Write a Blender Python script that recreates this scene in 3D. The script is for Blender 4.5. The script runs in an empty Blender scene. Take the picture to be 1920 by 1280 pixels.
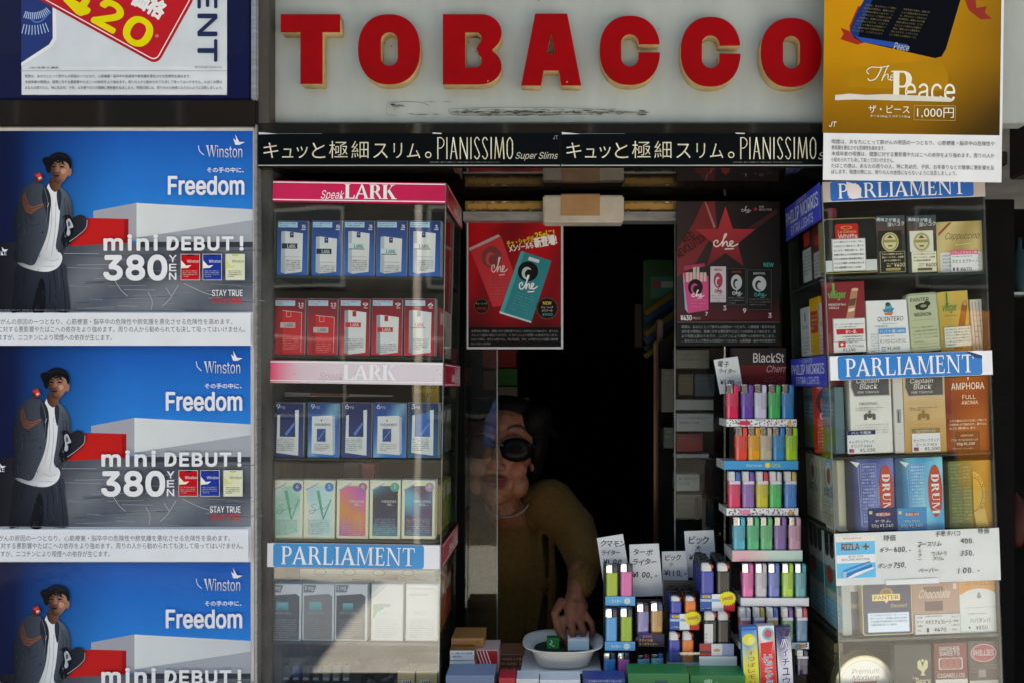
import bpy, bmesh, math, random, os
from mathutils import Vector, Matrix, Euler
random.seed(7)
SC = bpy.context.scene
COL = SC.collection
R = math.radians

# ---------------------------------------------------------------- camera, sky, sun, exposure
F = 1400.0          # focal length in photo pixels (1920 wide)
D = 1.68            # camera to the plane of the shop front (y = 0)
ZC = 1.60           # eye height
VX, VY = 1050.0, 720.0

cam = bpy.data.cameras.new('camera')
cam_o = bpy.data.objects.new('camera', cam)
COL.objects.link(cam_o)
cam_o.location = (0, -D, ZC)
cam_o.rotation_euler = (R(90), 0, 0)
cam.sensor_width = 36
cam.lens = 36 * F / 1920
cam.shift_x = -(VX - 960) / 1920
cam.shift_y = (VY - 640) / 1920
cam.clip_start = 0.05
cam.clip_end = 2000
cam.dof.use_dof = True
cam.dof.focus_distance = D
cam.dof.aperture_fstop = 3.2
SC.camera = cam_o

SUN_EL, SUN_AZ = R(62), R(2)      # the sun stands behind the shop, the front is in shade
world = bpy.data.worlds.new('World')
SC.world = world
world.use_nodes = True
wn = world.node_tree
wn.nodes.clear()
sky = wn.nodes.new('ShaderNodeTexSky')
sky.sky_type = 'NISHITA'
sky.sun_disc = False
sky.sun_elevation = SUN_EL
sky.sun_rotation = SUN_AZ
bg = wn.nodes.new('ShaderNodeBackground')
bg.inputs['Strength'].default_value = 0.13
wo = wn.nodes.new('ShaderNodeOutputWorld')
wn.links.new(sky.outputs[0], bg.inputs[0])
wn.links.new(bg.outputs[0], wo.inputs[0])

sl = bpy.data.lights.new('sun', 'SUN')
sl.energy = 4.8
sl.angle = R(0.5)
sl.color = (1, .95, .87)
so = bpy.data.objects.new('sun', sl)
COL.objects.link(so)
sun_dir = Vector((math.sin(SUN_AZ) * math.cos(SUN_EL), math.cos(SUN_AZ) * math.cos(SUN_EL), math.sin(SUN_EL)))
so.rotation_euler = sun_dir.to_track_quat('Z', 'Y').to_euler()
so.location = (0, 5, 8)

SC.view_settings.view_transform = 'Standard'
SC.view_settings.look = 'None'
SC.view_settings.gamma = 1
SC.view_settings.exposure = 1.70
try:
    SC.view_settings.use_white_balance = True      # the camera was balanced for open shade
    SC.view_settings.white_balance_temperature = 8600
    SC.view_settings.white_balance_tint = 8
except Exception:
    pass
SC.render.engine = 'CYCLES'
SC.cycles.use_denoising = True
try:
    SC.cycles.denoiser = 'OPENIMAGEDENOISE'
    SC.cycles.denoising_input_passes = 'RGB_ALBEDO_NORMAL'
    SC.cycles.denoising_prefilter = 'ACCURATE'
except Exception:
    pass
SC.cycles.max_bounces = 10
SC.cycles.transparent_max_bounces = 24
SC.cycles.caustics_reflective = False
SC.cycles.caustics_refractive = False
SC.cycles.sample_clamp_indirect = 6


# ---------------------------------------------------------------- helpers
def W(px, py, Y=0.0):
    k = (D + Y) / F
    return Vector(((px - VX) * k, Y, ZC + (VY - py) * k))


def K(Y):
    return (D + Y) / F


def lin(v):
    return v / 12.92 if v <= 0.04045 else ((v + .055) / 1.055) ** 2.4


GAIN = [1.12]


def c(h, g=None):
    g = g or GAIN[0]
    h = h.lstrip('#')
    if len(h) == 3:
        h = ''.join(x * 2 for x in h)
    return tuple(min(.86, lin(int(h[i:i + 2], 16) / 255) * g) for i in (0, 2, 4))


def mixc(a, b, t):
    t = max(0, min(1, t))
    return tuple(a[i] + (b[i] - a[i]) * t for i in range(3))


def link(o, parent=None):
    COL.objects.link(o)
    if parent is not None:
        o.parent = parent
    return o


def tag(o, label, cat, group=None, kind=None):
    if label:
        o['label'] = label
    if cat:
        o['category'] = cat
    if group:
        o['group'] = group
    if kind:
        o['kind'] = kind
    return o


def empty(name, loc, label=None, cat=None, group=None, ang=0, rz=0):
    o = bpy.data.objects.new(name, None)
    o.empty_display_size = .02
    o.location = loc
    o.rotation_euler = (0, ang, rz)
    COL.objects.link(o)
    tag(o, label, cat, group)
    return o


# ---------------------------------------------------------------- materials
MATS = {}


def new_mat(name):
    m = bpy.data.materials.new(name)
    m.use_nodes = True
    nt = m.node_tree
    nt.nodes.clear()
    out = nt.nodes.new('ShaderNodeOutputMaterial')
    b = nt.nodes.new('ShaderNodeBsdfPrincipled')
    nt.links.new(b.outputs[0], out.inputs[0])
    MATS[name] = m
    return m, nt, b, out


def print_mat(name, rough, wear=.08, scale=14, bump=0, bscale=30, coat=0, metallic=0, spec=.5):
    """printed sheets and cartons: the print itself is the colour attribute, with faint wear"""
    m, nt, b, out = new_mat(name)
    at = nt.nodes.new('ShaderNodeVertexColor')
    at.layer_name = 'ink'
    tc = nt.nodes.new('ShaderNodeTexCoord')
    nz = nt.nodes.new('ShaderNodeTexNoise')
    nz.inputs['Scale'].default_value = scale
    nz.inputs['Detail'].default_value = 6
    nt.links.new(tc.outputs['Object'], nz.inputs['Vector'])
    mr = nt.nodes.new('ShaderNodeMapRange')
    mr.inputs['From Min'].default_value = .3
    mr.inputs['From Max'].default_value = .7
    mr.inputs['To Min'].default_value = 1 - wear
    mr.inputs['To Max'].default_value = 1 + wear * .5
    nt.links.new(nz.outputs[0], mr.inputs[0])
    mx = nt.nodes.new('ShaderNodeMix')
    mx.data_type = 'RGBA'
    mx.blend_type = 'MULTIPLY'
    mx.inputs[0].default_value = 1
    nt.links.new(at.outputs[0], mx.inputs[6])
    nt.links.new(mr.outputs[0], mx.inputs[7])
    nt.links.new(mx.outputs[2], b.inputs['Base Color'])
    b.inputs['Roughness'].default_value = rough
    b.inputs['Metallic'].default_value = metallic
    b.inputs['Coat Weight'].default_value = coat
    b.inputs['Coat Roughness'].default_value = .08
    b.inputs['Specular IOR Level'].default_value = spec
    if bump:
        n2 = nt.nodes.new('ShaderNodeTexNoise')
        n2.inputs['Scale'].default_value = bscale
        n2.inputs['Detail'].default_value = 3
        n2.inputs['Distortion'].default_value = .6
        nt.links.new(tc.outputs['Object'], n2.inputs['Vector'])
        bp = nt.nodes.new('ShaderNodeBump')
        bp.inputs['Strength'].default_value = bump
        bp.inputs['Distance'].default_value = .004
        nt.links.new(n2.outputs[0], bp.inputs['Height'])
        nt.links.new(bp.outputs[0], b.inputs['Normal'])
        nt.links.new(bp.outputs[0], b.inputs['Coat Normal'])
    return m


def plain_mat(name, col, rough=.6, metallic=0, n1=None, scale=12, bump=0, bscale=40, stretch=None, coat=0, spec=.5):
    m, nt, b, out = new_mat(name)
    b.inputs['Roughness'].default_value = rough
    b.inputs['Metallic'].default_value = metallic
    b.inputs['Coat Weight'].default_value = coat
    b.inputs['Specular IOR Level'].default_value = spec
    tc = nt.nodes.new('ShaderNodeTexCoord')
    mp = nt.nodes.new('ShaderNodeMapping')
    if stretch:
        mp.inputs['Scale'].default_value = stretch
    nt.links.new(tc.outputs['Object'], mp.inputs[0])
    nz = nt.nodes.new('ShaderNodeTexNoise')
    nz.inputs['Scale'].default_value = scale
    nz.inputs['Detail'].default_value = 8
    nz.inputs['Roughness'].default_value = .65
    nt.links.new(mp.outputs[0], nz.inputs['Vector'])
    cr = nt.nodes.new('ShaderNodeValToRGB')
    cr.color_ramp.elements[0].position = .35
    cr.color_ramp.elements[1].position = .65
    cr.color_ramp.elements[0].color = (*(n1 or tuple(v * .8 for v in col)), 1)
    cr.color_ramp.elements[1].color = (*col, 1)
    nt.links.new(nz.outputs[0], cr.inputs[0])
    nt.links.new(cr.outputs[0], b.inputs['Base Color'])
    if bump:
        n2 = nt.nodes.new('ShaderNodeTexNoise')
        n2.inputs['Scale'].default_value = bscale
        n2.inputs['Detail'].default_value = 5
        nt.links.new(mp.outputs[0], n2.inputs['Vector'])
        bp = nt.nodes.new('ShaderNodeBump')
        bp.inputs['Strength'].default_value = bump
        bp.inputs['Distance'].default_value = .005
        nt.links.new(n2.outputs[0], bp.inputs['Height'])
        nt.links.new(bp.outputs[0], b.inputs['Normal'])
    return m


def glass_mat(name, tint=(1, 1, 1), ior=1.5, boost=1.7, haze=0.0, wave=0.0, dirt=.0):
    """a thin pane: passes light straight through, mirrors by its Fresnel share, with a film of dust"""
    m = bpy.data.materials.new(name)
    m.use_nodes = True
    nt = m.node_tree
    nt.nodes.clear()
    out = nt.nodes.new('ShaderNodeOutputMaterial')
    tr = nt.nodes.new('ShaderNodeBsdfTransparent')
    tr.inputs[0].default_value = (*tint, 1)
    gl = nt.nodes.new('ShaderNodeBsdfGlossy')
    gl.inputs['Roughness'].default_value = 0.005
    lw = nt.nodes.new('ShaderNodeLayerWeight')       # Schlick's curve, the same from both sides of the pane
    lw.inputs[0].default_value = .5
    pw = nt.nodes.new('ShaderNodeMath')
    pw.operation = 'POWER'
    pw.inputs[1].default_value = 5
    nt.links.new(lw.outputs['Facing'], pw.inputs[0])
    fr = nt.nodes.new('ShaderNodeMath')
    fr.operation = 'MULTIPLY_ADD'
    f0 = ((ior - 1) / (ior + 1)) ** 2
    fr.inputs[1].default_value = 1 - f0
    fr.inputs[2].default_value = f0
    nt.links.new(pw.outputs[0], fr.inputs[0])
    mu = nt.nodes.new('ShaderNodeMath')
    mu.operation = 'MULTIPLY'
    mu.use_clamp = True
    mu.inputs[1].default_value = boost
    mx = nt.nodes.new('ShaderNodeMixShader')
    nt.links.new(fr.outputs[0], mu.inputs[0])
    nt.links.new(mu.outputs[0], mx.inputs[0])
    nt.links.new(tr.outputs[0], mx.inputs[1])
    nt.links.new(gl.outputs[0], mx.inputs[2])
    tc = nt.nodes.new('ShaderNodeTexCoord')
    if wave:
        n2 = nt.nodes.new('ShaderNodeTexNoise')
        n2.inputs['Scale'].default_value = 5
        n2.inputs['Detail'].default_value = 1
        nt.links.new(tc.outputs['Object'], n2.inputs['Vector'])
        bp = nt.nodes.new('ShaderNodeBump')
        bp.inputs['Strength'].default_value = wave
        bp.inputs['Distance'].default_value = .01
        nt.links.new(n2.outputs[0], bp.inputs['Height'])
        nt.links.new(bp.outputs[0], gl.inputs['Normal'])
    last = mx
    if dirt:
        df = nt.nodes.new('ShaderNodeBsdfDiffuse')
        df.inputs[0].default_value = (.5, .48, .45, 1)
        nz = nt.nodes.new('ShaderNodeTexNoise')
        nz.inputs['Scale'].default_value = 9
        nz.inputs['Detail'].default_value = 8
        nt.links.new(tc.outputs['Object'], nz.inputs['Vector'])
        mr = nt.nodes.new('ShaderNodeMapRange')
        mr.inputs['From Min'].default_value = .4
        mr.inputs['From Max'].default_value = .8
        mr.inputs['To Min'].default_value = 0
        mr.inputs['To Max'].default_value = dirt
        nt.links.new(nz.outputs[0], mr.inputs[0])
        m2 = nt.nodes.new('ShaderNodeMixShader')
        nt.links.new(mr.outputs[0], m2.inputs[0])
        nt.links.new(mx.outputs[0], m2.inputs[1])
        nt.links.new(df.outputs[0], m2.inputs[2])
        last = m2
    nt.links.new(last.outputs[0], out.inputs[0])
    MATS[name] = m
    return m


print_mat('paper', .6, spec=.25)
print_mat('gloss', .3, wear=.06, coat=.12, bump=.05, bscale=9, spec=.2)
print_mat('wrapped', .35, wear=.06, coat=.16, bump=.22, bscale=26, spec=.15)
print_mat('print_matte', .55, wear=.06, spec=.06)
print_mat('poster_film', .45, wear=.05, coat=.10, bump=.35, bscale=7, spec=.06)
print_mat('carton', .4, wear=.05, spec=.35)
print_mat('tin', .28, wear=.05, metallic=.25)
print_mat('plastic', .22, wear=.04, coat=.3)
print_mat('skin', .55, wear=.3, scale=55, bump=.2, bscale=160, spec=.25)
glass_mat('case_glass', (.97, .985, .975), ior=1.68, boost=1.0, wave=.05, dirt=.02)
glass_mat('clear_glass', (.97, .985, .975), ior=1.5, boost=.75, wave=.05, dirt=.02)
glass_mat('window_glass', (.93, .96, .95), boost=.75, wave=.03, dirt=.02)
glass_mat('clear_plastic', (.93, .95, .96), boost=2.2, wave=.5, dirt=.34)
plain_mat('aluminium', (.42, .43, .43), .42, .7, n1=(.28, .28, .27), scale=20, stretch=(1, 1, 6))
plain_mat('chrome', (.75, .75, .74), .16, 1.0, n1=(.6, .6, .6))
plain_mat('black_metal', (.012, .012, .013), .35, 0, n1=(.006, .006, .006), scale=30)
plain_mat('gloss_black', (.008, .007, .006), .06, 0, n1=(.012, .009, .008), scale=6, coat=.3, spec=.3, bump=.06, bscale=10)
plain_mat('navy_board', (.003, .005, .06), .35, 0, n1=(.002, .003, .03), scale=4, coat=.06, spec=.15)
plain_mat('dark_stone', (.02, .02, .018), .35, 0, n1=(.10, .10, .09), scale=14, bump=.3, bscale=25, stretch=(1, 1, .35))
plain_mat('brown_post', (.095, .080, .062), .7, 0, n1=(.05, .042, .034), scale=9, bump=.25, bscale=60, stretch=(1, 1, .2))
plain_mat('render_wall', (.32, .30, .28), .9, 0, n1=(.22, .21, .20), scale=6, bump=.3, bscale=80)
plain_mat('sign_white', (.415, .45, .425), .4, 0, n1=(.34, .37, .35), scale=3.5, bump=.03, bscale=20, spec=.25, stretch=(2.2, 1, .7))
plain_mat('red_paint', (.38, .002, .004), .45, 0, n1=(.26, .002, .004), scale=7, bump=.05, bscale=60, spec=.08)
_nt = MATS['red_paint'].node_tree              # small chips where the cream shows through the red
_b = next(n for n in _nt.nodes if n.type == 'BSDF_PRINCIPLED')
_old = _b.inputs['Base Color'].links[0].from_socket
_tc = _nt.nodes.new('ShaderNodeTexCoord')
_nz = _nt.nodes.new('ShaderNodeTexNoise')
_nz.inputs['Scale'].default_value = 46
_nz.inputs['Detail'].default_value = 4
_nt.links.new(_tc.outputs['Object'], _nz.inputs['Vector'])
_mr = _nt.nodes.new('ShaderNodeMapRange')
_mr.inputs['From Min'].default_value = .725
_mr.inputs['From Max'].default_value = .745
_nt.links.new(_nz.outputs[0], _mr.inputs[0])
_mx = _nt.nodes.new('ShaderNodeMix')
_mx.data_type = 'RGBA'
_mx.inputs[7].default_value = (.45, .30, .18, 1)
_nt.links.new(_mr.outputs[0], _mx.inputs[0])
_nt.links.new(_old, _mx.inputs[6])
_nt.links.new(_mx.outputs[2], _b.inputs['Base Color'])
plain_mat('cream_side', (.60, .42, .20), .7, 0, n1=(.44, .29, .13), scale=22, spec=.2)
plain_mat('case_frame', (.05, .05, .048), .5, 0, spec=.3)
plain_mat('shelf_glass', (.035, .05, .04), .12, 0, n1=(.025, .036, .03), spec=.4)
plain_mat('shelf_edge', (.22, .24, .22), .15, 0, n1=(.16, .18, .16))
plain_mat('case_back', (.020, .026, .021), .6, 0, n1=(.012, .016, .012), scale=5, spec=.2)
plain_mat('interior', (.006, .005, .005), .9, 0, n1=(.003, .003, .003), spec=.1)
plain_mat('wood', (.06, .033, .016), .45, 0, n1=(.055, .03, .014), scale=4, stretch=(1, 14, 14), bump=.1)
plain_mat('rust', (.26, .17, .06), .8, 0, n1=(.16, .09, .03), scale=45, bump=.5, bscale=90)
plain_mat('cream_box', (.55, .50, .43), .6, 0, n1=(.40, .36, .30), scale=11, bump=.15, bscale=30)
plain_mat('tape', (.42, .24, .12), .3, 0, n1=(.36, .20, .10), scale=25, bump=.2, bscale=40)
plain_mat('white_plastic', (.72, .70, .66), .3, 0, n1=(.62, .60, .56), scale=10, coat=.2)
plain_mat('sweater', (.105, .052, .003), .95, 0, n1=(.07, .034, .002), scale=90, bump=.9, bscale=170)
plain_mat('hair', (.004, .003, .003), .6, 0, n1=(.002, .002, .002), scale=30, bump=.5, bscale=60, stretch=(7, 1, 1), spec=.06)
plain_mat('lens', (.003, .003, .003), .22, 0, n1=(.003, .003, .003), spec=.05)
plain_mat('copper', (.20, .11, .07), .4, .9)
plain_mat('asphalt', (.10, .10, .10), .9, 0, n1=(.075, .075, .075), scale=60, bump=.3, bscale=200)
plain_mat('paving', (.68, .70, .72), .9, 0, n1=(.56, .58, .60), scale=5, bump=.2, bscale=60)
plain_mat('paint_line', (.75, .75, .73), .7)
plain_mat('brick', (.022, .018, .016), .85, 0, n1=(.014, .012, .010), scale=7)
plain_mat('dark_pane', (.02, .025, .03), .08, 0)
plain_mat('shirt_blue', (.07, .15, .50), .9, 0, n1=(.03, .07, .30), scale=14, stretch=(2, 1, 1))
plain_mat('trousers', (.03, .03, .04), .9)
plain_mat('dark_card', (.04, .035, .03), .7)


# ---------------------------------------------------------------- mesh helpers
def mesh_obj(name, bm, mat, parent=None, smooth=False, loc=None):
    me = bpy.data.meshes.new(name)
    bm.to_mesh(me)
    bm.free()
    for mm in (mat if isinstance(mat, (list, tuple)) else [mat]):
        me.materials.append(MATS[mm])
    if smooth:
        for p in me.polygons:
            p.use_smooth = True
    o = bpy.data.objects.new(name, me)
    link(o, parent)
    if loc is not None:
        o.location = loc
    return o


def bm_box(bm, x0, x1, y0, y1, z0, z1, bev=0.0, mi=0):
    vs = [bm.verts.new(p) for p in ((x0, y0, z0), (x1, y0, z0), (x1, y1, z0), (x0, y1, z0),
                                    (x0, y0, z1), (x1, y0, z1), (x1, y1, z1), (x0, y1, z1))]
    fs = [bm.faces.new([vs[i] for i in q]) for q in
          ((0, 3, 2, 1), (4, 5, 6, 7), (0, 1, 5, 4), (1, 2, 6, 5), (2, 3, 7, 6), (3, 0, 4, 7))]
    for f in fs:
        f.material_index = mi
    if bev:
        es = list({e for f in fs for e in f.edges})
        bmesh.ops.bevel(bm, geom=es, offset=bev, segments=2, affect='EDGES', clamp_overlap=True)


def box(name, mat, x0, x1, y0, y1, z0, z1, parent=None, bev=.002, loc=None):
    bm = bmesh.new()
    bm_box(bm, x0, x1, y0, y1, z0, z1, bev)
    return mesh_obj(name, bm, mat, parent, loc=loc)


def pxbox(name, mat, x0, y0, x1, y1, Y, depth, parent=None, bev=.002, base=None):
    """box whose front face, at depth Y, covers photo pixels x0..x1, y0..y1; local to base (world point)"""
    a = W(x0, y1, Y)
    b = W(x1, y0, Y)
    o = base or Vector((0, 0, 0))
    return box(name, mat, a.x - o.x, b.x - o.x, Y - o.y, Y + depth - o.y, a.z - o.z, b.z - o.z, parent, bev)


def tube(bm, pts, rads, seg=14, cap=True):
    """tapered tube through points, closed with rounded ends"""
    rings = []
    n = len(pts)
    pts = [Vector(p) for p in pts]
    for i in range(n):
        t = (pts[min(i + 1, n - 1)] - pts[max(i - 1, 0)]).normalized()
        a = Vector((0, 0, 1)) if abs(t.z) < .9 else Vector((1, 0, 0))
        u = t.cross(a).normalized()
        v = t.cross(u).normalized()
        if i == 0 and cap:
            for s in (0.98, .75, .4):
                rr = rads[0] * math.sqrt(1 - s * s)
                rings.append((pts[0] - t * rads[0] * s, u, v, rr))
        rings.append((pts[i], u, v, rads[i]))
        if i == n - 1 and cap:
            for s in (.4, .75, .98):
                rr = rads[-1] * math.sqrt(1 - s * s)
                rings.append((pts[-1] + t * rads[-1] * s, u, v, rr))
    prev = None
    first = None
    for p, u, v, r in rings:
        ring = [bm.verts.new(p + (u * math.cos(2 * math.pi * j / seg) + v * math.sin(2 * math.pi * j / seg)) * r)
                for j in range(seg)]
        if prev:
            for j in range(seg):
                bm.faces.new((prev[j], prev[(j + 1) % seg], ring[(j + 1) % seg], ring[j]))
        else:
            first = ring
        prev = ring
    bm.faces.new(list(reversed(first)))
    bm.faces.new(prev)


def ellipsoid(bm, c0, r, rot=None, seg=18, rings=10):
    m = Matrix.Translation(Vector(c0)) @ (rot.to_matrix().to_4x4() if rot else Matrix.Identity(4)) @ Matrix.Diagonal((*r, 1))
    bmesh.ops.create_uvsphere(bm, u_segments=seg, v_segments=rings, radius=1, matrix=m)


def remesh_obj(name, bm, mat, voxel, smooth_it, parent=None, loc=None):
    """fuse overlapping volumes into one continuous surface"""
    me = bpy.data.meshes.new(name + '_raw')
    bmesh.ops.recalc_face_normals(bm, faces=bm.faces)
    bm.to_mesh(me)
    bm.free()
    t = bpy.data.objects.new('raw', me)
    COL.objects.link(t)
    md = t.modifiers.new('r', 'REMESH')
    md.mode = 'VOXEL'
    md.voxel_size = voxel
    ms = t.modifiers.new('s', 'SMOOTH')
    ms.factor = .5
    ms.iterations = smooth_it
    dg = bpy.context.evaluated_depsgraph_get()
    dg.update()
    m2 = bpy.data.meshes.new_from_object(t.evaluated_get(dg))
    bpy.data.objects.remove(t)
    m2.materials.clear()
    m2.materials.append(MATS[mat])
    for p in m2.polygons:
        p.use_smooth = True
    o = bpy.data.objects.new(name, m2)
    link(o, parent)
    if loc is not None:
        o.location = loc
    return o


# ---------------------------------------------------------------- lettering
FONTS = {}


def font(code):
    if code == 'b':
        return None
    if code not in FONTS:
        f = None
        try:
            f = bpy.data.fonts.load(os.path.join(bpy.utils.system_resource('DATAFILES'), 'fonts', 'Inter.woff2'), check_existing=True)
        except Exception:
            f = None
        FONTS[code] = f
    return FONTS[code]


TCACHE = {}
LEVELS = {}


def tri_hit(a, b):
    for p, q_ in ((a, b), (b, a)):
        for i in range(3):
            ex, ey = p[(i + 1) % 3][0] - p[i][0], p[(i + 1) % 3][1] - p[i][1]
            pa = [-ey * u[0] + ex * u[1] for u in p]
            pb = [-ey * u[0] + ex * u[1] for u in q_]
            if max(pa) <= min(pb) or max(pb) <= min(pa):
                return False
    return True


def glyphs(s, code='i', off=0.0, gap=1.0):
    key = (s, code, off, gap)
    if key in TCACHE:
        return TCACHE[key]
    if any(ord(ch) > 0x2000 for ch in s):
        code = 'b'
    cu = bpy.data.curves.new('t', 'FONT')
    cu.body = s
    f = font(code)
    if f:
        cu.font = f
    cu.resolution_u = 3
    cu.offset = off
    cu.space_character = gap
    o = bpy.data.objects.new('t', cu)
    me = bpy.data.meshes.new_from_object(o)
    vs = [(v.co.x, v.co.y) for v in me.vertices]
    fs = [tuple(p.vertices) for p in me.polygons]
    bpy.data.objects.remove(o)
    bpy.data.curves.remove(cu)
    bpy.data.meshes.remove(me)
    xs = [v[0] for v in vs]
    ys = [v[1] for v in vs]
    lv = [0] * len(vs)
    if code != 'b':
        # this face builds letters from overlapping strokes: lift each piece that crosses an earlier one by a hair
        v2, f2, lv, seen = [], [], [], []
        for f_ in fs:
            for i in range(1, len(f_) - 1):
                t_ = [vs[f_[0]], vs[f_[i]], vs[f_[i + 1]]]
                gx, gy = sum(p[0] for p in t_) / 3, sum(p[1] for p in t_) / 3
                sh_ = [(gx + (p[0] - gx) * .97, gy + (p[1] - gy) * .97) for p in t_]
                bb = (min(p[0] for p in sh_), min(p[1] for p in sh_), max(p[0] for p in sh_), max(p[1] for p in sh_))
                used = set()
                for b2, t2, l2 in seen:
                    if l2 not in used and bb[0] < b2[2] and b2[0] < bb[2] and bb[1] < b2[3] and b2[1] < bb[3] and tri_hit(sh_, t2):
                        used.add(l2)
                l_ = 0
                while l_ in used:
                    l_ += 1
                seen.append((bb, sh_, l_))
                f2.append((len(v2), len(v2) + 1, len(v2) + 2))
                v2 += t_
                lv += [l_] * 3
        vs, fs = v2, f2
    LEVELS[(tuple(vs[:3]), len(vs))] = lv
    r = (vs, fs, min(xs), min(ys), max(xs), max(ys))
    TCACHE[key] = r
    return r


def arc(cx, cy, rx, ry, a0, a1, n=14):
    return [(cx + rx * math.cos(R(a0 + (a1 - a0) * i / n)), cy + ry * math.sin(R(a0 + (a1 - a0) * i / n))) for i in range(n + 1)]


def bowl(x, y0, y1, w, t, e):
    """half ring to the right of x between y0 and y1 (y up); t thick stroke, e thin stroke"""
    cy, ry = (y0 + y1) / 2, (y1 - y0) / 2
    return [(x, y1)] + arc(x + w * .35, cy, w * .65, ry, 90, -90) + [(x, y0), (x, y0 + e)] + \
        arc(x + w * .35, cy, w * .65 - t, ry - e, -90, 90) + [(x, y1 - e)]


def q(x0, y0, x1, y1):
    return [(x0, y0), (x1, y0), (x1, y1), (x0, y1)]


def serif_letter(ch, T=.17, t=.065, s=.05, o=.07):
    """roman capitals built from stems, hairlines, bowls and serifs; cap height 1, returns polygons and width"""
    def stem(x, th=T, both=True, l=o, r=o):
        return [q(x, 0, x + th, 1), q(x - l, 0, x + th + r, s), q(x - l, 1 - s, x + th + r, 1)]
    if ch == 'I':
        return stem(o), T + 2 * o
    if ch == 'L':
        return stem(o) + [q(o, 0, .62, t), [(.62, 0), (.66, .27), (.62, .27), (.55, t)]], .66
    if ch == 'P':
        return stem(o) + [bowl(o + T * .8, .44, 1, .46, T, t)], .62
    if ch == 'R':
        return stem(o) + [bowl(o + T * .8, .46, 1, .44, T, t), [(.36, .49), (.54, .49), (.80, .03), (.86, 0), (.66, 0)]], .82
    if ch == 'A':
        return [[(.0, 0), (.40, 1), (.46, 1), (.46, .90), (.11, 0)][:5], [(.36, 1), (.48, 1), (.84, 0), (.63, 0)],
                q(.20, .30, .66, .30 + t), q(-.05, 0, .18, s), q(.55, 0, .92, s)], .88
    if ch == 'M':
        return [q(.07, 0, .07 + t * 1.2, 1), [(.07, 1), (.25, 1), (.55, .15), (.50, 0)], [(.50, 0), (.56, .12), (.86, 1), (.80, 1)],
                q(.82, 0, .82 + T, 1), q(0, 0, .22, s), q(.74, 0, 1.07, s), q(0, 1 - s, .2, 1), q(.82, 1 - s, 1.07, 1)], 1.07
    if ch == 'E':
        return stem(o) + [q(o, 0, .56, t), q(o, 1 - t, .54, 1), q(o + T, .49, .44, .49 + t),
                          [(.56, 0), (.60, .25), (.56, .25), (.50, t)], [(.54, 1), (.56, .78), (.52, .78), (.48, 1 - t)],
                          q(.42, .40, .455, .65)], .62
    if ch == 'N':
        return [q(.09, 0, .09 + t, 1), [(.03, 1), (.24, 1), (.82, 0), (.74, 0)], q(.75, 0, .75 + t, 1), q(0, 0, .25, s),
                q(.66, 1 - s, .92, 1), q(0, 1 - s, .2, 1)], .92
    if ch == 'T':
        return [q(.30, 0, .30 + T, 1), q(.20, 0, .57, s), q(.02, 1 - t, .75, 1), [(.0, .74), (.035, .74), (.09, 1 - t), (.02, 1)],
                [(.77, .74), (.735, .74), (.68, 1 - t), (.75, 1)]], .77
    if ch == 'K':
        return stem(o) + [[(o + T, .42), (.62, 1), (.71, 1), (.30, .47)], [(.32, .56), (.46, .68), (.86, 0), (.64, 0)],
                          q(.50, 1 - s, .80, 1), q(.57, 0, .93, s)], .90
    if ch == 'W':
        return [[(.04, 1), (.23, 1), (.44, .0), (.36, 0)], [(.36, 0), (.42, .1), (.62, 1), (.56, 1)], [(.50, 1), (.68, 1), (.88, 0), (.80, 0)],
                [(.80, 0), (.86, .1), (1.08, 1), (1.02, 1)], q(0, 1 - s, .3, 1), q(.46, 1 - s, .74, 1), q(.95, 1 - s, 1.14, 1)], 1.12
    if ch == 'O':
        return [[*arc(.42, .5, .42, .51, 0, 180, 18), *arc(.42, .5, .27, .46, 180, 0, 18)],
                [*arc(.42, .5, .42, .51, 180, 360, 18), *arc(.42, .5, .27, .46, 360, 180, 18)]], .84
    if ch == 'S':
        return [stroke_poly(arc(.30, .74, .22, .22, 30, 230, 10) + arc(.30, .26, .24, .24, 60, -150, 12), .11)], .6
    if ch == 'H':
        return stem(o) + stem(.60) + [q(o, .47, .7, .47 + t)], .85
    return [], .35


def stroke_poly(pts, w):
    """outline of a pen stroke of even width through 2D points"""
    L, Rr = [], []
    n = len(pts)
    for i in range(n):
        a = pts[max(0, i - 1)]
        b = pts[min(n - 1, i + 1)]
        dx, dy = b[0] - a[0], b[1] - a[1]
        l = math.hypot(dx, dy) or 1
        nx, ny = -dy / l * w / 2, dx / l * w / 2
        L.append((pts[i][0] + nx, pts[i][1] + ny))
        Rr.append((pts[i][0] - nx, pts[i][1] - ny))
    return L + Rr[::-1]


def smooth_path(pts, n=5):
    out = []
    m = len(pts)
    for i in range(m - 1):
        p0, p1, p2, p3 = pts[max(0, i - 1)], pts[i], pts[i + 1], pts[min(m - 1, i + 2)]
        for j in range(n):
            t = j / n
            out.append(tuple(.5 * (2 * p1[d] + (p2[d] - p0[d]) * t + (2 * p0[d] - 5 * p1[d] + 4 * p2[d] - p3[d]) * t * t +
                                   (3 * p1[d] - p0[d] - 3 * p2[d] + p3[d]) * t ** 3) for d in (0, 1)))
    out.append(pts[-1])
    return out


CHE = [[(0, .30), (.04, .48), (-.06, .52), (-.16, .36), (-.12, .10), (.02, .06), (.18, .28), (.36, .78), (.44, 1.0), (.36, 1.0), (.28, .5), (.24, .04)],
       [(.25, .08), (.36, .38), (.46, .42), (.46, .16), (.52, .06), (.62, .18), (.72, .34), (.72, .46), (.62, .44), (.58, .22), (.66, .06), (.80, .10), (.98, .26)]]


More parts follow.
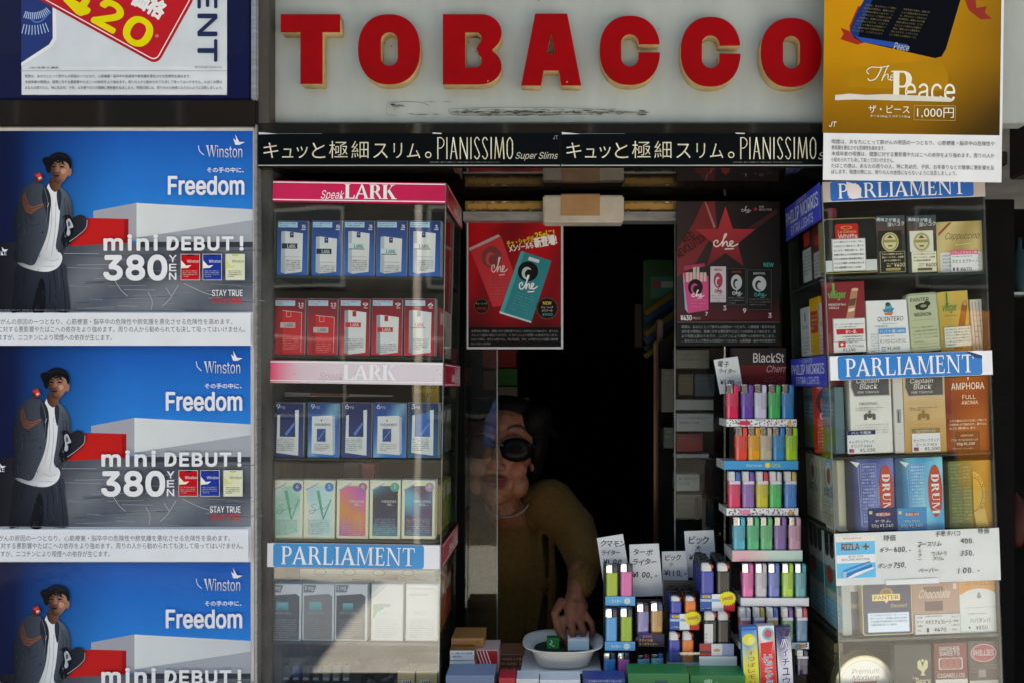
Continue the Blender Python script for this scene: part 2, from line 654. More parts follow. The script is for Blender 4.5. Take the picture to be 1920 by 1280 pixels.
class Art:
    """a printed thing: photo pixel coordinates at depth Y, pivot (ox, oy); each call lays ink a hair above the last"""
    STEP = 2e-5

    def __init__(s, ox, oy, Y, k=None):
        s.ox, s.oy, s.Y, s.k = ox, oy, Y, k or K(Y)
        s.v, s.f, s.col, s.lay = [], [], [], 0

    def _add(s, pts, faces, col, lv=None):
        b = len(s.v)
        for n_, (x, yv) in enumerate(pts):
            s.v.append(((x - s.ox) * s.k, -(s.lay + (lv[n_] if lv else 0)) * s.STEP, (s.oy - yv) * s.k))
            s.col.append(col(x, yv) if callable(col) else col)
        for f in faces:
            s.f.append(tuple(b + i for i in f))
        if lv:
            s.lay += max(lv)

    def poly(s, pts, col):
        s.lay += 1
        a = sum(pts[i][0] * pts[(i + 1) % len(pts)][1] - pts[(i + 1) % len(pts)][0] * pts[i][1] for i in range(len(pts)))
        if a > 0:
            pts = pts[::-1]
        s._add(pts, [tuple(range(len(pts)))], col)
        return s

    def blob(s, pts, col, n=4):
        """closed outline rounded through its points"""
        m = len(pts)
        out = []
        for i in range(m):
            p0, p1, p2, p3 = pts[i - 1], pts[i], pts[(i + 1) % m], pts[(i + 2) % m]
            for j in range(n):
                t = j / n
                out.append(tuple(.5 * (2 * p1[d] + (p2[d] - p0[d]) * t + (2 * p0[d] - 5 * p1[d] + 4 * p2[d] - p3[d]) * t * t +
                                       (3 * p1[d] - p0[d] - 3 * p2[d] + p3[d]) * t ** 3) for d in (0, 1)))
        return s.poly(out, col)

    def rect(s, x0, y0, x1, y1, col):
        return s.poly([(x0, y0), (x1, y0), (x1, y1), (x0, y1)], col)

    def frame(s, x0, y0, x1, y1, w, col):
        s.rect(x0, y0, x1, y0 + w, col).rect(x0, y1 - w, x1, y1, col)
        return s.rect(x0, y0, x0 + w, y1, col).rect(x1 - w, y0, x1, y1, col)

    def rrect(s, x0, y0, x1, y1, r, col):
        return s.poly(rr(x0, y0, x1, y1, r), col)

    def grid(s, x0, y0, x1, y1, nx, ny, col):
        s.lay += 1
        pts = [(x0 + (x1 - x0) * i / nx, y0 + (y1 - y0) * j / ny) for j in range(ny + 1) for i in range(nx + 1)]
        w = nx + 1
        s._add(pts, [(j * w + i, (j + 1) * w + i, (j + 1) * w + i + 1, j * w + i + 1) for j in range(ny) for i in range(nx)], col)
        return s

    def ell(s, cx, cy, rx, ry, col, a0=0, a1=360, n=26):
        return s.poly([(cx + rx * math.cos(R(a0 + (a1 - a0) * i / n)), cy + ry * math.sin(R(a0 + (a1 - a0) * i / n)))
                       for i in range(n if a1 - a0 == 360 else n + 1)], col)

    def line(s, pts, w, col):
        return s.poly(stroke_poly(pts, w), col)

    def curve(s, pts, w, col):
        p = smooth_path(pts)
        s.lay += 1
        for i in range(len(p) - 1):     # quads, so that loops of the pen may cross themselves
            o = stroke_poly([p[i], p[i + 1]], w)
            s.lay += .25
            s._add(o[::-1], [(0, 1, 2, 3)], col)
        return s

    def text(s, st, x0, y0, x1, y1, col, off=0.0, sh=0.0, rot=0, code='i', gap=1.0):
        """set st so that its ink fills the box; x1 None keeps the natural width; off > 0 thickens the strokes"""
        if off > .003:
            w = off * (y1 - y0) * 1.5
            for i in range(8 if off > .015 else 4):
                a = math.pi * 2 * i / (8 if off > .015 else 4) + .4
                dx, dy = w * math.cos(a), w * math.sin(a)
                s._text(st, x0 + w + dx, y0 + w + dy, None if x1 is None else x1 - w + dx, y1 - w + dy, col, 0, sh, rot, code, gap)
            return s
        return s._text(st, x0, y0, x1, y1, col, min(off, 0), sh, rot, code, gap)

    def _text(s, st, x0, y0, x1, y1, col, off=0.0, sh=0.0, rot=0, code='i', gap=1.0):
        vs, fs, ax, ay, bx, by = glyphs(st, code, off, gap)
        sy = (y1 - y0) / max(1e-6, by - ay)
        if x1 is None:
            x1 = x0 + (bx - ax) * sy
        sx = (x1 - x0) / max(1e-6, bx - ax)
        cx, cy = (x0 + x1) / 2, (y0 + y1) / 2
        cs, sn = math.cos(R(rot)), math.sin(R(rot))
        s.lay += 1
        pts = []
        for (x, y) in vs:
            X = x0 + (x - ax) * sx + sh * (y - ay) * sy
            Yv = y1 - (y - ay) * sy
            dx, dy = X - cx, Yv - cy
            pts.append((cx + dx * cs - dy * sn, cy + dx * sn + dy * cs))
        s._add(pts, fs, col, LEVELS.get((tuple(vs[:3]), len(vs))))
        return s

    def serif(s, st, x0, y0, x1, y1, col, gap=.09, sh=0, T=.17):
        pos = 0
        todo = []
        for ch in st:
            if ch == ' ':
                pos += .3
                continue
            ps, w = serif_letter(ch, T)
            todo.append((pos, ps))
            pos += w + gap
        w = pos - gap
        for p0, ps in todo:
            for p in ps:
                s.poly([(x0 + (p0 + a + sh * b) / w * (x1 - x0), y1 - b * (y1 - y0)) for a, b in p], col)
        return s

    def lines(s, texts, x0, y0, x1, pitch, h, col, off=0):
        for i, t in enumerate(texts):
            full = x1 - x0
            vs, fs, ax, ay, bx, by = glyphs(t, 'b', off)
            wd = full if i == 0 else None
            if i == 0:
                s.sc = full / (bx - ax)
            w = min(full, (bx - ax) * s.sc)
            s.text(t, x0, y0 + i * pitch, x0 + w, y0 + i * pitch + h, col, off, code='b')
        return s

    def scribble(s, x0, y0, x1, rows, pitch, col, h=None, seed=1):
        """rows of real small print"""
        rnd = random.Random(seed)
        for i in range(rows):
            t = WARN[rnd.randrange(len(WARN))]
            n = max(6, int((x1 - x0) / (h or pitch * .62)))
            a = rnd.randrange(max(1, len(t) - n))
            tt = t[a:a + n]
            e = x1 if i < rows - 1 else x0 + (x1 - x0) * rnd.uniform(.4, .9)
            s.text(tt, x0, y0 + i * pitch, e, y0 + i * pitch + (h or pitch * .62), col, .01, code='b')
        return s

    def hand(s, st, x0, y0, h, adv, col, seed=3, off=.008, sl=0, w=.95):
        """handwritten marker: every stroke group set by itself, a little uneven"""
        rnd = random.Random(seed)
        x = x0
        for ch in st:
            if ch == ' ':
                x += adv * .5
                continue
            vs, fs, ax, ay, bx, by = glyphs(ch, 'b', off)
            hh = h * (by - ay) / .80
            ww = h * (bx - ax) / .80 * w
            yy = y0 + h * (.83 - by) / .80 + rnd.uniform(-.06, .06) * h
            s.text(ch, x, yy, x + ww, yy + hh, col, off, sh=rnd.uniform(.02, .2), rot=rnd.uniform(-7, 5), code='b')
            x += max(ww * 1.12, adv * .7) if adv else ww * 1.2
            y0 += sl
        return s

    def che(s, x0, y0, x1, y1, col, w):
        """the handwritten word on the packs"""
        for st in CHE:
            s.curve([(x0 + (a + .16) / 1.14 * (x1 - x0), y1 - b * (y1 - y0)) for a, b in st], w, col)
        s.line([(x0 + (x1 - x0) * .45, y1 + (y1 - y0) * .16), (x0 + (x1 - x0) * .82, y1 + (y1 - y0) * .12)], w * .9, col)
        return s

    def slab(s, x0, y0, x1, y1, depth, col, side=None, r=0, bev=.0012):
        """the solid behind the print: rounded outline, front arris eased"""
        o = rr(x0, y0, x1, y1, r) if r else [(x0, y0), (x0, y1), (x1, y1), (x1, y0)]
        return s.solid(o, depth, col, side, bev)

    def solid(s, o, depth, col, side=None, bev=.0012):
        side = side or col
        a = sum(o[i][0] * o[(i + 1) % len(o)][1] - o[(i + 1) % len(o)][0] * o[i][1] for i in range(len(o)))
        if a > 0:
            o = o[::-1]
        cx = sum(p[0] for p in o) / len(o)
        cy = sum(p[1] for p in o) / len(o)
        wx = max(abs(p[0] - cx) for p in o)
        wy = max(abs(p[1] - cy) for p in o)
        b = min(bev, depth * .4)
        fx, fy = 1 - b / s.k / wx, 1 - b / s.k / wy
        n = len(o)
        bs = len(s.v)
        for (y, kx, ky, cc) in ((0, fx, fy, col), (0, fx, fy, side), (b, 1, 1, side), (depth, 1, 1, side)):
            for p in o:
                s.v.append(((cx + (p[0] - cx) * kx - s.ox) * s.k, y, (s.oy - cy - (p[1] - cy) * ky) * s.k))
                s.col.append(cc(p[0], p[1]) if callable(cc) else cc)
        s.f.append(tuple(range(bs, bs + n)))
        for l in (1, 2):
            for i in range(n):
                j = (i + 1) % n
                s.f.append((bs + l * n + j, bs + l * n + i, bs + (l + 1) * n + i, bs + (l + 1) * n + j))
        s.f.append(tuple(reversed(range(bs + 3 * n, bs + 4 * n))))
        return s

    def build(s, name, mat='paper', parent=None, ang=0, rz=0, rx=0, local=None):
        me = bpy.data.meshes.new(name)
        me.from_pydata(s.v, [], s.f)
        ca = me.color_attributes.new('ink', 'FLOAT_COLOR', 'POINT')
        ca.data.foreach_set('color', [x for cc in s.col for x in (cc[0], cc[1], cc[2], 1.0)])
        me.materials.append(MATS[mat])
        o = bpy.data.objects.new(name, me)
        link(o, parent)
        if parent is None:
            o.location = W(s.ox, s.oy, s.Y)
            o.rotation_euler = Euler((rx, 0, 0)).to_matrix().to_4x4().to_euler()
            o.rotation_euler = (Matrix.Rotation(rz, 4, 'Z') @ Matrix.Rotation(ang, 4, 'Y') @ Matrix.Rotation(rx, 4, 'X')).to_euler()
        elif local is not None:
            o.location = local
        return o


def rr(x0, y0, x1, y1, r, n=5):
    r = min(r, (x1 - x0) / 2 - .01, (y1 - y0) / 2 - .01)
    p = []
    for cx, cy, a in ((x1 - r, y0 + r, -90), (x1 - r, y1 - r, 0), (x0 + r, y1 - r, 90), (x0 + r, y0 + r, 180)):
        p += arc(cx, cy, r, r, a, a + 90, n)
    return p[::-1]


WARN = ['喫煙は、あなたにとって肺がんの原因の一つとなり、心筋梗塞・脳卒中の危険性や肺気腫を悪化させる危険性を高めます。',
        '未成年者の喫煙は、健康に対する悪影響やたばこへの依存をより強めます。周りの人から勧められても決して吸ってはいけません。',
        '人により程度は異なりますが、ニコチンにより喫煙への依存が生じます。',
        'たばこの煙は、あなたの周りの人、特に乳幼児、子供、お年寄りなどの健康に悪影響を及ぼします。喫煙の際には、周りの人の迷惑にならないように注意しましょう。']
WHITE = c('e2e4e4')
INK = c('26282b')
# ---------------------------------------------------------------- ground, street, shop building
def sheet(name, mat, x0, x1, y0, y1, z):
    bm = bmesh.new()
    bm.faces.new([bm.verts.new(p) for p in ((x0, y0, z), (x1, y0, z), (x1, y1, z), (x0, y1, z))])
    o = mesh_obj(name, bm, mat)
    o['kind'] = 'structure'
    return o


sheet('ground', 'asphalt', -300, 300, -300, 300, -.13)
sheet('road', 'asphalt', -60, 60, -11.0, -5.2, -.126)
o = box('pavement', 'paving', -60, 60, -5.2, 6, -.13, 0, bev=.01)
o['kind'] = 'structure'
o = box('far_pavement', 'asphalt', -60, 60, -14, -11.0, -.13, 0, bev=.01)
o['kind'] = 'structure'

SOF = W(0, 314, 0).z          # underside of the fascia
CT = .902                     # counter top

shop = empty('shop_building', (0, 0, 0), 'narrow old kiosk front with dark post, counter and deep serving window', 'building')
# unseen tall wing and low roof, shaped to cut the pavement's patch of sun
box('tall_wing', 'render_wall', -7, -1.29, .06, 8, 2.9, 8.5, shop, .01)
box('lower_wing', 'dark_card', -7, -.70, .055, 8, 0, 2.9, shop, .004)
box('right_wing', 'render_wall', .985, 7, .12, 8, 2.455, 3.4, shop, .01)
box('right_lintel', 'dark_card', 1.19, 7, .16, .30, 2.14, 2.454, shop, .004)
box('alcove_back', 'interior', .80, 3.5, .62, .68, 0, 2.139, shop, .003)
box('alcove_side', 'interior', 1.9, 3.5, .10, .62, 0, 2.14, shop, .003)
box('upper_wall', 'render_wall', -.70, .984, .06, .5, 2.62, 3.35, shop, .01)
box('roof', 'render_wall', -1.289, .984, .5, 6, 3.1, 3.35, shop, .01)
box('added_eave', 'dark_card', -1.6, 1.25, -.42, .058, 3.02, 3.10, shop, .01)  # unseen overhang, added to darken the top of the front
# serving room: dark walls, floor, ceiling
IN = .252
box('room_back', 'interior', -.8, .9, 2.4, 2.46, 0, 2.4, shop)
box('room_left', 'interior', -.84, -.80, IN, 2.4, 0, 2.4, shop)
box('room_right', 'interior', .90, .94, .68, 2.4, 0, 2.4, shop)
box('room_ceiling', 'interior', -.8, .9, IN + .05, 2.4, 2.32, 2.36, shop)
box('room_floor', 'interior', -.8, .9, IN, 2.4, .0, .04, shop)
# post between the posters and the sign, mottled jamb below it
pxbox('post', 'brown_post', 483, -160, 506, 234, -.02, .08, shop)
pxbox('jamb', 'dark_stone', 481, 314, 511, 1700, -.004, .30, shop)
pxbox('fascia_board', 'gloss_black', 481, 231, 1542, 315, -.022, .045, shop)
pxbox('fascia_end', 'gloss_black', 1542, 231, 1880, 318, -.012, .10, shop)
a = W(511, 0, 0)
b = W(1880, 0, 0)
box('soffit', 'gloss_black', a.x, b.x, -.02, .26, SOF + .0005, SOF + .03, shop, .002)
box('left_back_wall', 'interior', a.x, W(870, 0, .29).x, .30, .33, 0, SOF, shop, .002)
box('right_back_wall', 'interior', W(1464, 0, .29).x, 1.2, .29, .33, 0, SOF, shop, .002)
# counter
box('counter_top', 'wood', W(511, 0, 0).x, W(1545, 0, 0).x, -.13, .55, CT - .03, CT, shop, .004)
box('counter_front', 'dark_card', -.645, .585, -.10, -.07, 0, CT - .03, shop, .004)

# serving window: head rail, track, hanging jamb
win = empty('serving_window', W(1065, 415, .25), 'old sliding serving window under peeled yellow and grey metal track', 'window')
B0 = win.location.copy()
pxbox('head_board', 'rust', 872, 377, 1440, 397, .236, .03, win, .001, B0)
pxbox('track', 'aluminium', 868, 397, 1445, 404, .222, .05, win, .001, B0)
pxbox('track', 'aluminium', 868, 405, 1445, 414, .230, .045, win, .001, B0)
# peeling paint along the head board: ragged tan and white flakes
rnd = random.Random(5)
ar = Art(1065, 415, .2355)
for (x0, x1) in ((877, 912), (914, 1012), (1172, 1262)):
    p, qn = [], 14
    for i in range(qn + 1):
        p.append((x0 + (x1 - x0) * i / qn, 381 + rnd.uniform(-1, 2.5)))
    for i in range(qn, -1, -1):
        p.append((x0 + (x1 - x0) * i / qn, 393 + rnd.uniform(-2.5, 1)))
    ar.poly(p, c('a98446', 1.1))
for i in range(40):
    x = rnd.uniform(876, 1262)
    y = rnd.choice((379.5, 394.5)) + rnd.uniform(-1, 1)
    ar.poly([(x, y), (x + rnd.uniform(3, 12), y - 1), (x + rnd.uniform(4, 9), y + 1.6)], c(rnd.choice(('c9bfa8', '6d5636', '3a2f22', 'd8d2c2'))))
f = ar.build('peeling_paint', 'paper', win)
f.location = W(1065, 415, .2355) - B0
for nm, x0, x1, y1 in (('sliding_pane', 872, 932, 1215), ('fixed_pane', 1266, 1466, 1290)):
    a = W(x0, y1, .262)
    b = W(x1, 414, .262)
    o = box(nm, 'window_glass', a.x - B0.x, b.x - B0.x, .262 - B0.y, .265 - B0.y, a.z - B0.z, b.z - B0.z, win, 0)
pxbox('pane_edge', 'shelf_edge', 931.3, 414, 933.2, 1215, .261, .005, win, 0, B0)
pxbox('pane_edge', 'shelf_edge', 1264.5, 414, 1266.5, 1290, .261, .005, win, 0, B0)
pxbox('copper_rod', 'copper', 1226, 640, 1232, 1075, .45, .01, win, .003, B0)
pxbox('inner_stile', 'wood', 1232, 600, 1243, 1290, .44, .03, win, .002, B0)

# cream shutter box with a strip of tape, fixed over the rail
sb = empty('shutter_box', W(1094, 417, .20), 'cream cardboard box strapped over window track with brown tape', 'box')
S0 = sb.location.copy()
pxbox('carton_body', 'cream_box', 1018, 366, 1170, 417, .185, .05, sb, .004, S0)
pxbox('tape_strip', 'tape', 1050, 363.5, 1127, 407, .1825, .056, sb, .003, S0)

# ---------------------------------------------------------------- left side panels behind the posters
pb = empty('poster_board', W(235, 190, -.02), 'deep blue board with aluminium edge behind price poster', 'board')
P0 = pb.location.copy()
pxbox('panel', 'navy_board', -260, -160, 470, 187, -.022, .07, pb, .003, P0)
pxbox('edge_trim', 'aluminium', 470, -160, 483, 188, -.028, .08, pb, .003, P0)
dbm = box('fascia_strip', 'gloss_black', W(-260, 0, -.03).x, W(481, 0, -.03).x, -.03, .05, W(0, 237, -.03).z, W(0, 187.5, -.03).z, None, .003)
dbm.data.transform(Matrix.Translation(-W(110, 237, -.03)))
dbm.location = W(110, 237, -.03)
tag(dbm, 'glossy black strip between upper poster board and blue posters', 'strip')
pp = empty('advert_board', W(235, 1300, -.012), 'pale panel with thin metal edge carrying three blue posters', 'board')
P1 = pp.location.copy()
pxbox('panel', 'white_plastic', -260, 237.5, 478, 1700, -.02, .065, pp, .002, P1)
pxbox('edge_trim', 'aluminium', 478, 233, 482, 1700, -.028, .07, pp, .001, P1)
pxbox('top_trim', 'aluminium', -260, 233, 477.5, 237, -.026, .06, pp, .001, P1)

# ---------------------------------------------------------------- across the street (seen in the panes)
ob = empty('opposite_building', (0, -14, 0), 'dark brick building across the street mirrored in the panes', 'building')
box('wall', 'brick', -14, 14, -6, 0, -.0, 8.5, ob, .01)
for i in range(8):
    for j in range(3):
        w_ = box('window', 'aluminium', -13 + i * 3.4, -11.3 + i * 3.4, .001, .05, .9 + j * 2.7, 2.6 + j * 2.7, ob, .01)
        box('pane', 'dark_pane', -12.93 + i * 3.4, -11.37 + i * 3.4, .052, .056, .97 + j * 2.7, 2.53 + j * 2.7, w_, .001)
# ---------------------------------------------------------------- lettered sign
sg = empty('shop_sign', W(1025, 232, .02), 'long white sign board with big red block letters', 'sign')
G0 = sg.location.copy()
pxbox('sign_panel', 'sign_white', 506, -160, 1930, 231, .012, .04, sg, .002, G0)


def letter_outline(ch, x0, y0, x1, y1):
    """contours of the fat block letters, in photo pixels"""
    w, h = x1 - x0, y1 - y0
    cx, cy = (x0 + x1) / 2, (y0 + y1) / 2

    def sup(rx, ry, n, a0=0, a1=360, m=44):
        o = []
        for i in range(m + (0 if a1 - a0 == 360 else 1)):
            t = R(a0 + (a1 - a0) * i / m)
            ct, st = math.cos(t), math.sin(t)
            o.append((cx + rx * math.copysign(abs(ct) ** (2 / n), ct), cy + ry * math.copysign(abs(st) ** (2 / n), st)))
        return o

    def stad(xa, ya, xb, yb):
        r = (xb - xa) / 2
        return arc((xa + xb) / 2, ya + r, r, r, 180, 360, 14) + arc((xa + xb) / 2, yb - r, r, r, 0, 180, 14)
    if ch == 'T':
        return [[(x0, y0), (x1, y0), (x1, y0 + 32), (cx + 22, y0 + 32), (cx + 22, y1), (cx - 18, y1), (cx - 18, y0 + 32), (x0, y0 + 32)]]
    if ch == 'O':
        return [sup(w / 2, h / 2, 2.25), stad(cx - 16, y0 + 32, cx + 17, y1 - 33)]
    if ch == 'B':
        out = [(x0, y0), (x0 + w * .66, y0)] + arc(x0 + w * .66, y0 + h * .265, w * .34, h * .265, -90, 50, 12) + \
              [(x0 + w * .83, y0 + h * .50)] + arc(x0 + w * .64, y0 + h * .745, w * .36, h * .255, -52, 90, 12) + [(x0, y1)]
        i0, i1, j0, j1 = x0 + w * .375, x0 + w * .66, y0 + h * .25, y0 + h * .765
        inn = [(i0, j0), (i1 - 8, j0)] + arc(i1 - 9, j0 + 12, 10, 12, -90, 60, 8) + [(i1 - 9, (j0 + j1) / 2 - 2)] + \
              arc(i1 - 9, j1 - 13, 10, 13, -60, 90, 8) + [(i0, j1)]
        return [out, inn]
    if ch == 'A':
        return [[(x0 + 26, y0), (x1 - 26, y0), (x1, y1), (x1 - 36, y1), (x1 - 41, y1 - 28), (x0 + 41, y1 - 28), (x0 + 36, y1), (x0, y1)],
                [(cx, y0 + 31), (cx + 8, y0 + 75), (cx - 8, y0 + 75)]]
    if ch == 'C':
        # outer skin clockwise from the upper lip round to the lower lip, then back along the counter
        ga, gb = y0 + h * .405, y0 + h * .535
        o = [p for p in sup(w / 2, h / 2, 2.25, -170, 190, 120)]
        o = [p for p in o if not (p[0] > cx + 5 and ga < p[1] < gb)]
        up = [p for p in o if p[0] > cx + 5 and p[1] <= ga]
        lo = [p for p in o if p[0] > cx + 5 and p[1] >= gb]
        le = [p for p in o if p[0] <= cx + 5]
        key = lambda p: math.atan2(p[1] - cy, p[0] - cx)
        up = sorted(up, key=key, reverse=True)
        lo = sorted(lo, key=key, reverse=True)
        le = sorted(le, key=lambda p: -(math.atan2(p[1] - cy, p[0] - cx) % (2 * math.pi)))
        le = sorted(le, key=lambda p: (math.atan2(p[1] - cy, p[0] - cx) % (2 * math.pi)), reverse=True)
        xa, xb, ya, yb = cx - 17, cx + 17, y0 + 33, y1 - 33
        r = (xb - xa) / 2
        inner = [(xb, gb)] + arc(cx, yb - r, r, r, 0, 180, 14) + arc(cx, ya + r, r, r, 180, 360, 14) + [(xb, ga)]
        outer = sorted(up, key=key, reverse=True)          # from the lip up to the crown
        outer = [(x1 - 1.5, ga)] + sorted([p for p in o if p[1] <= ga and p[0] > cx + 5], key=key, reverse=True)
        # walk: upper lip -> crown -> left side -> foot -> lower lip
        up_w = sorted([p for p in o if p[0] > cx + 5 and p[1] <= ga], key=lambda p: p[0], reverse=True)
        lo_w = sorted([p for p in o if p[0] > cx + 5 and p[1] >= gb], key=lambda p: p[0])
        le_w = sorted([p for p in o if p[0] <= cx + 5], key=lambda p: (math.atan2(p[1] - cy, p[0] - cx) % (2 * math.pi)), reverse=True)
        return [[(x1 - 1.5, ga)] + up_w + le_w + lo_w + [(x1 - 1, gb)] + inner]


def block_letter(ch, rect):
    x0, y0, x1, y1 = rect
    Yf = -.018
    k = K(Yf)
    cxp, cyp = (x0 + x1) / 2, y1
    base = W(cxp, cyp, Yf)
    conts = letter_outline(ch, *rect)

    def make(name, mat, yf, depth, bev, grow=0):
        cu = bpy.data.curves.new(name, 'CURVE')
        cu.dimensions = '2D'
        cu.fill_mode = 'BOTH'
        cu.extrude = depth / 2
        cu.bevel_depth = bev
        cu.bevel_resolution = 1
        cu.offset = grow
        for pts in conts:
            sp = cu.splines.new('POLY')
            sp.points.add(len(pts) - 1)
            for i, p in enumerate(pts):
                sp.points[i].co = ((p[0] - cxp) * k, (cyp - p[1]) * k, 0, 1)
            sp.use_cyclic_u = True
        t = bpy.data.objects.new('t', cu)
        me = bpy.data.meshes.new_from_object(t)
        bpy.data.objects.remove(t)
        me.transform(Matrix.Translation((0, depth / 2 + bev, 0)) @ Matrix.Rotation(R(90), 4, 'X'))
        me.materials.clear()
        me.materials.append(MATS[mat])
        o = bpy.data.objects.new(name, me)
        return o, yf
    body, _ = make('letter', 'cream_side', 0, .025, .0005)
    link(body, sg)
    body.location = base + Vector((0, .003, 0)) - G0
    face, _ = make('letter_face', 'red_paint', 0, .0024, .0007)
    link(face, body)
    face.location = (0, -.0045, 0)
    return body


for ch, rc in zip('TOBACCO', ((527, 28, 637, 157), (672, 28, 787, 158), (831, 28, 940, 158), (978, 27, 1089, 160),
                              (1125, 31, 1237, 159), (1277, 33, 1388, 162), (1427, 35, 1540, 163))):
    block_letter(ch, rc)

# torn remains of an old label along the foot of the sign
rnd = random.Random(11)
ar = Art(1000, 215, .0115)
for (x0, x1, y, h, n) in ((840, 1200, 211.5, 1.6, 150), (840, 1215, 212, 6.5, 80), (860, 1160, 207, 2, 30), (726, 830, 193, 1.2, 10), (728, 760, 203, 7, 10), (760, 830, 217, 2, 14), (880, 1040, 218, 3, 30)):
    for i in range(n):
        x = rnd.uniform(x0, x1)
        w = rnd.uniform(3, 24)
        yy = y + rnd.gauss(0, h * .28)
        ar.poly([(x, yy), (x + w * .4, yy - rnd.uniform(.2, h * .25)), (x + w, yy + rnd.uniform(-.4, .4)), (x + w * .6, yy + rnd.uniform(.3, h * .3))],
                c(rnd.choice(('3c3d30', '4a4a3a', '6c6b5c', '8d8c80', '2c2d24')), 1))
ar.curve([(842, 209), (860, 206), (960, 204), (1060, 205), (1120, 208), (1180, 213)], .9, c('6a6a5e'))
ar.curve([(842, 209), (850, 217), (900, 219), (1010, 218), (1100, 217)], .9, c('5c5c50'))
ar.curve([(728, 194), (727, 216), (745, 219)], .8, c('7a7a6e'))
ar.curve([(730, 196), (760, 193), (790, 195), (805, 200)], .8, c('55564c'))
for (x, y) in ((880, 82), (893, 100), (1234, 58), (1010, 5), (1342, 1), (1138, 152), (722, 84), (735, 90)):
    ar.ell(x, y, 1.2, 1.0, c('4a4a44'))
o = ar.build('old_label_scraps', 'paper', sg)
o.location = W(1000, 215, .0115) - G0
o['kind'] = 'stuff'


# ---------------------------------------------------------------- long strips under the sign
def slim_strip(x0, x1, label, full):
    ar = Art((x0 + x1) / 2, 312, -.0285)
    gold = lambda x, y: mixc(c('e9e2cf'), c('b9aa86'), ((y * .13 + x * .03) % 1))
    ar.slab(x0, 250, x1, 312, .004, c('060a0c'), c('101214'))
    X = lambda v: v + x0 - 484
    ar.rect(x0, 309.6, x1, 311.4, c('a9aaa6'))
    ar.rect(x0, 250.5, x0 + 120, 251.5, c('5d6264'))
    for ch, a, b, y0, y1 in (('キ', 494, 522, 268, 297), ('ュ', 529, 550, 279, 296), ('ッ', 556, 577, 275, 297), ('と', 585, 610, 268, 297),
                             ('極', 617, 652, 265, 297), ('細', 659, 691, 265, 297), ('ス', 700, 727, 270, 297), ('リ', 738, 754, 269, 297),
                             ('ム', 763, 788, 270, 297)):
        ar.text(ch, X(a), y0, X(b), y1, gold, -.006)
    ar.ell(X(803), 291, 6, 6, gold)
    ar.ell(X(803), 291, 4, 4, c('060a0c'))
    x = 820
    for ch, w in zip('PIANISSIMO', (12, 4, 14, 15, 4, 11, 11, 4, 19, 12)):
        xa, xb, t = X(x), X(x + w), 2.1
        if ch == 'I':
            ar.line([(xa + 2, 258), (xa + 2, 299)], t, gold)
        elif ch == 'P':
            ar.line([(xa + 1, 258), (xa + 1, 299)], t, gold)
            ar.curve([(xa + 1, 259), (xa + 7, 259), (xb, 264), (xb, 272), (xa + 7, 278), (xa + 1, 278)], 1.7, gold)
        elif ch == 'A':
            ar.line([(xa + 1, 299), (xa + 6, 258)], 1.7, gold).line([(xa + 6, 258), (xb - 1, 299)], 2.4, gold).line([(xa + 3, 285), (xb - 3, 285)], 1.4, gold)
        elif ch == 'N':
            ar.line([(xa + 1, 258), (xa + 1, 299)], t, gold).line([(xa + 1, 258), (xb - 1, 299)], 2.2, gold).line([(xb - 1, 258), (xb - 1, 299)], t, gold)
        elif ch == 'M':
            ar.line([(xa + 1, 299), (xa + 3, 258)], 1.8, gold).line([(xa + 3, 258), (xa + 9.5, 297)], 2.2, gold)
            ar.line([(xa + 9.5, 297), (xb - 3, 258)], 1.7, gold).line([(xb - 3, 258), (xb - 1, 299)], 2.2, gold)
        elif ch == 'S':
            ar.curve([(xb - 1, 264), (xb - 4, 259), (xa + 4, 259), (xa + 1, 266), (xa + 4, 275), (xb - 4, 282), (xb - 1, 291), (xb - 4, 298), (xa + 4, 298), (xa + .5, 293)], 1.9, gold)
        else:
            ar.curve([(xa + 6, 258.5), (xa + 1.5, 266), (xa + 1, 279), (xa + 1.5, 291), (xa + 6, 298.5), (xb - 1.5, 291), (xb - 1, 279), (xb - 1.5, 266), (xa + 6, 258.5)], 1.9, gold)
        x += w + 4.0
    if full:
        ar.text('Super Slims', X(965), 286, X(1043), 302, c('b9b4a6'), 0, sh=.3)
        ar.text('JT', X(1037), 255, X(1046), 262, c('8f9290'))
    else:
        ar.text('Su', X(965), 286, X(985), 300, c('b9b4a6'), 0, sh=.3)
    ar.scribble(X(806), 303.5, X(1040), 1, 4, c('6a6c66'), 3, seed=int(x0))
    # wrinkled tape corners
    ar.poly([(x0 + 1, 248.5), (x0 + 14, 249.5), (x0 + 36, 252), (x0 + 2, 253)], c('c3c7c6'))
    ar.poly([(x1 - 240, 249.5), (x1 - 222, 250.2), (x1 - 222, 252.2), (x1 - 238, 251.6)], c('c3c7c6'))
    o = ar.build('banner', 'print_matte')
    tag(o, label, 'banner', 'black slim cigarette banners')
    return o


slim_strip(484, 1050, 'black banner with gold lettering, left of the two, ending in small script words', True)
slim_strip(1052, 1618, 'black banner with gold lettering running in behind the golden poster', False)


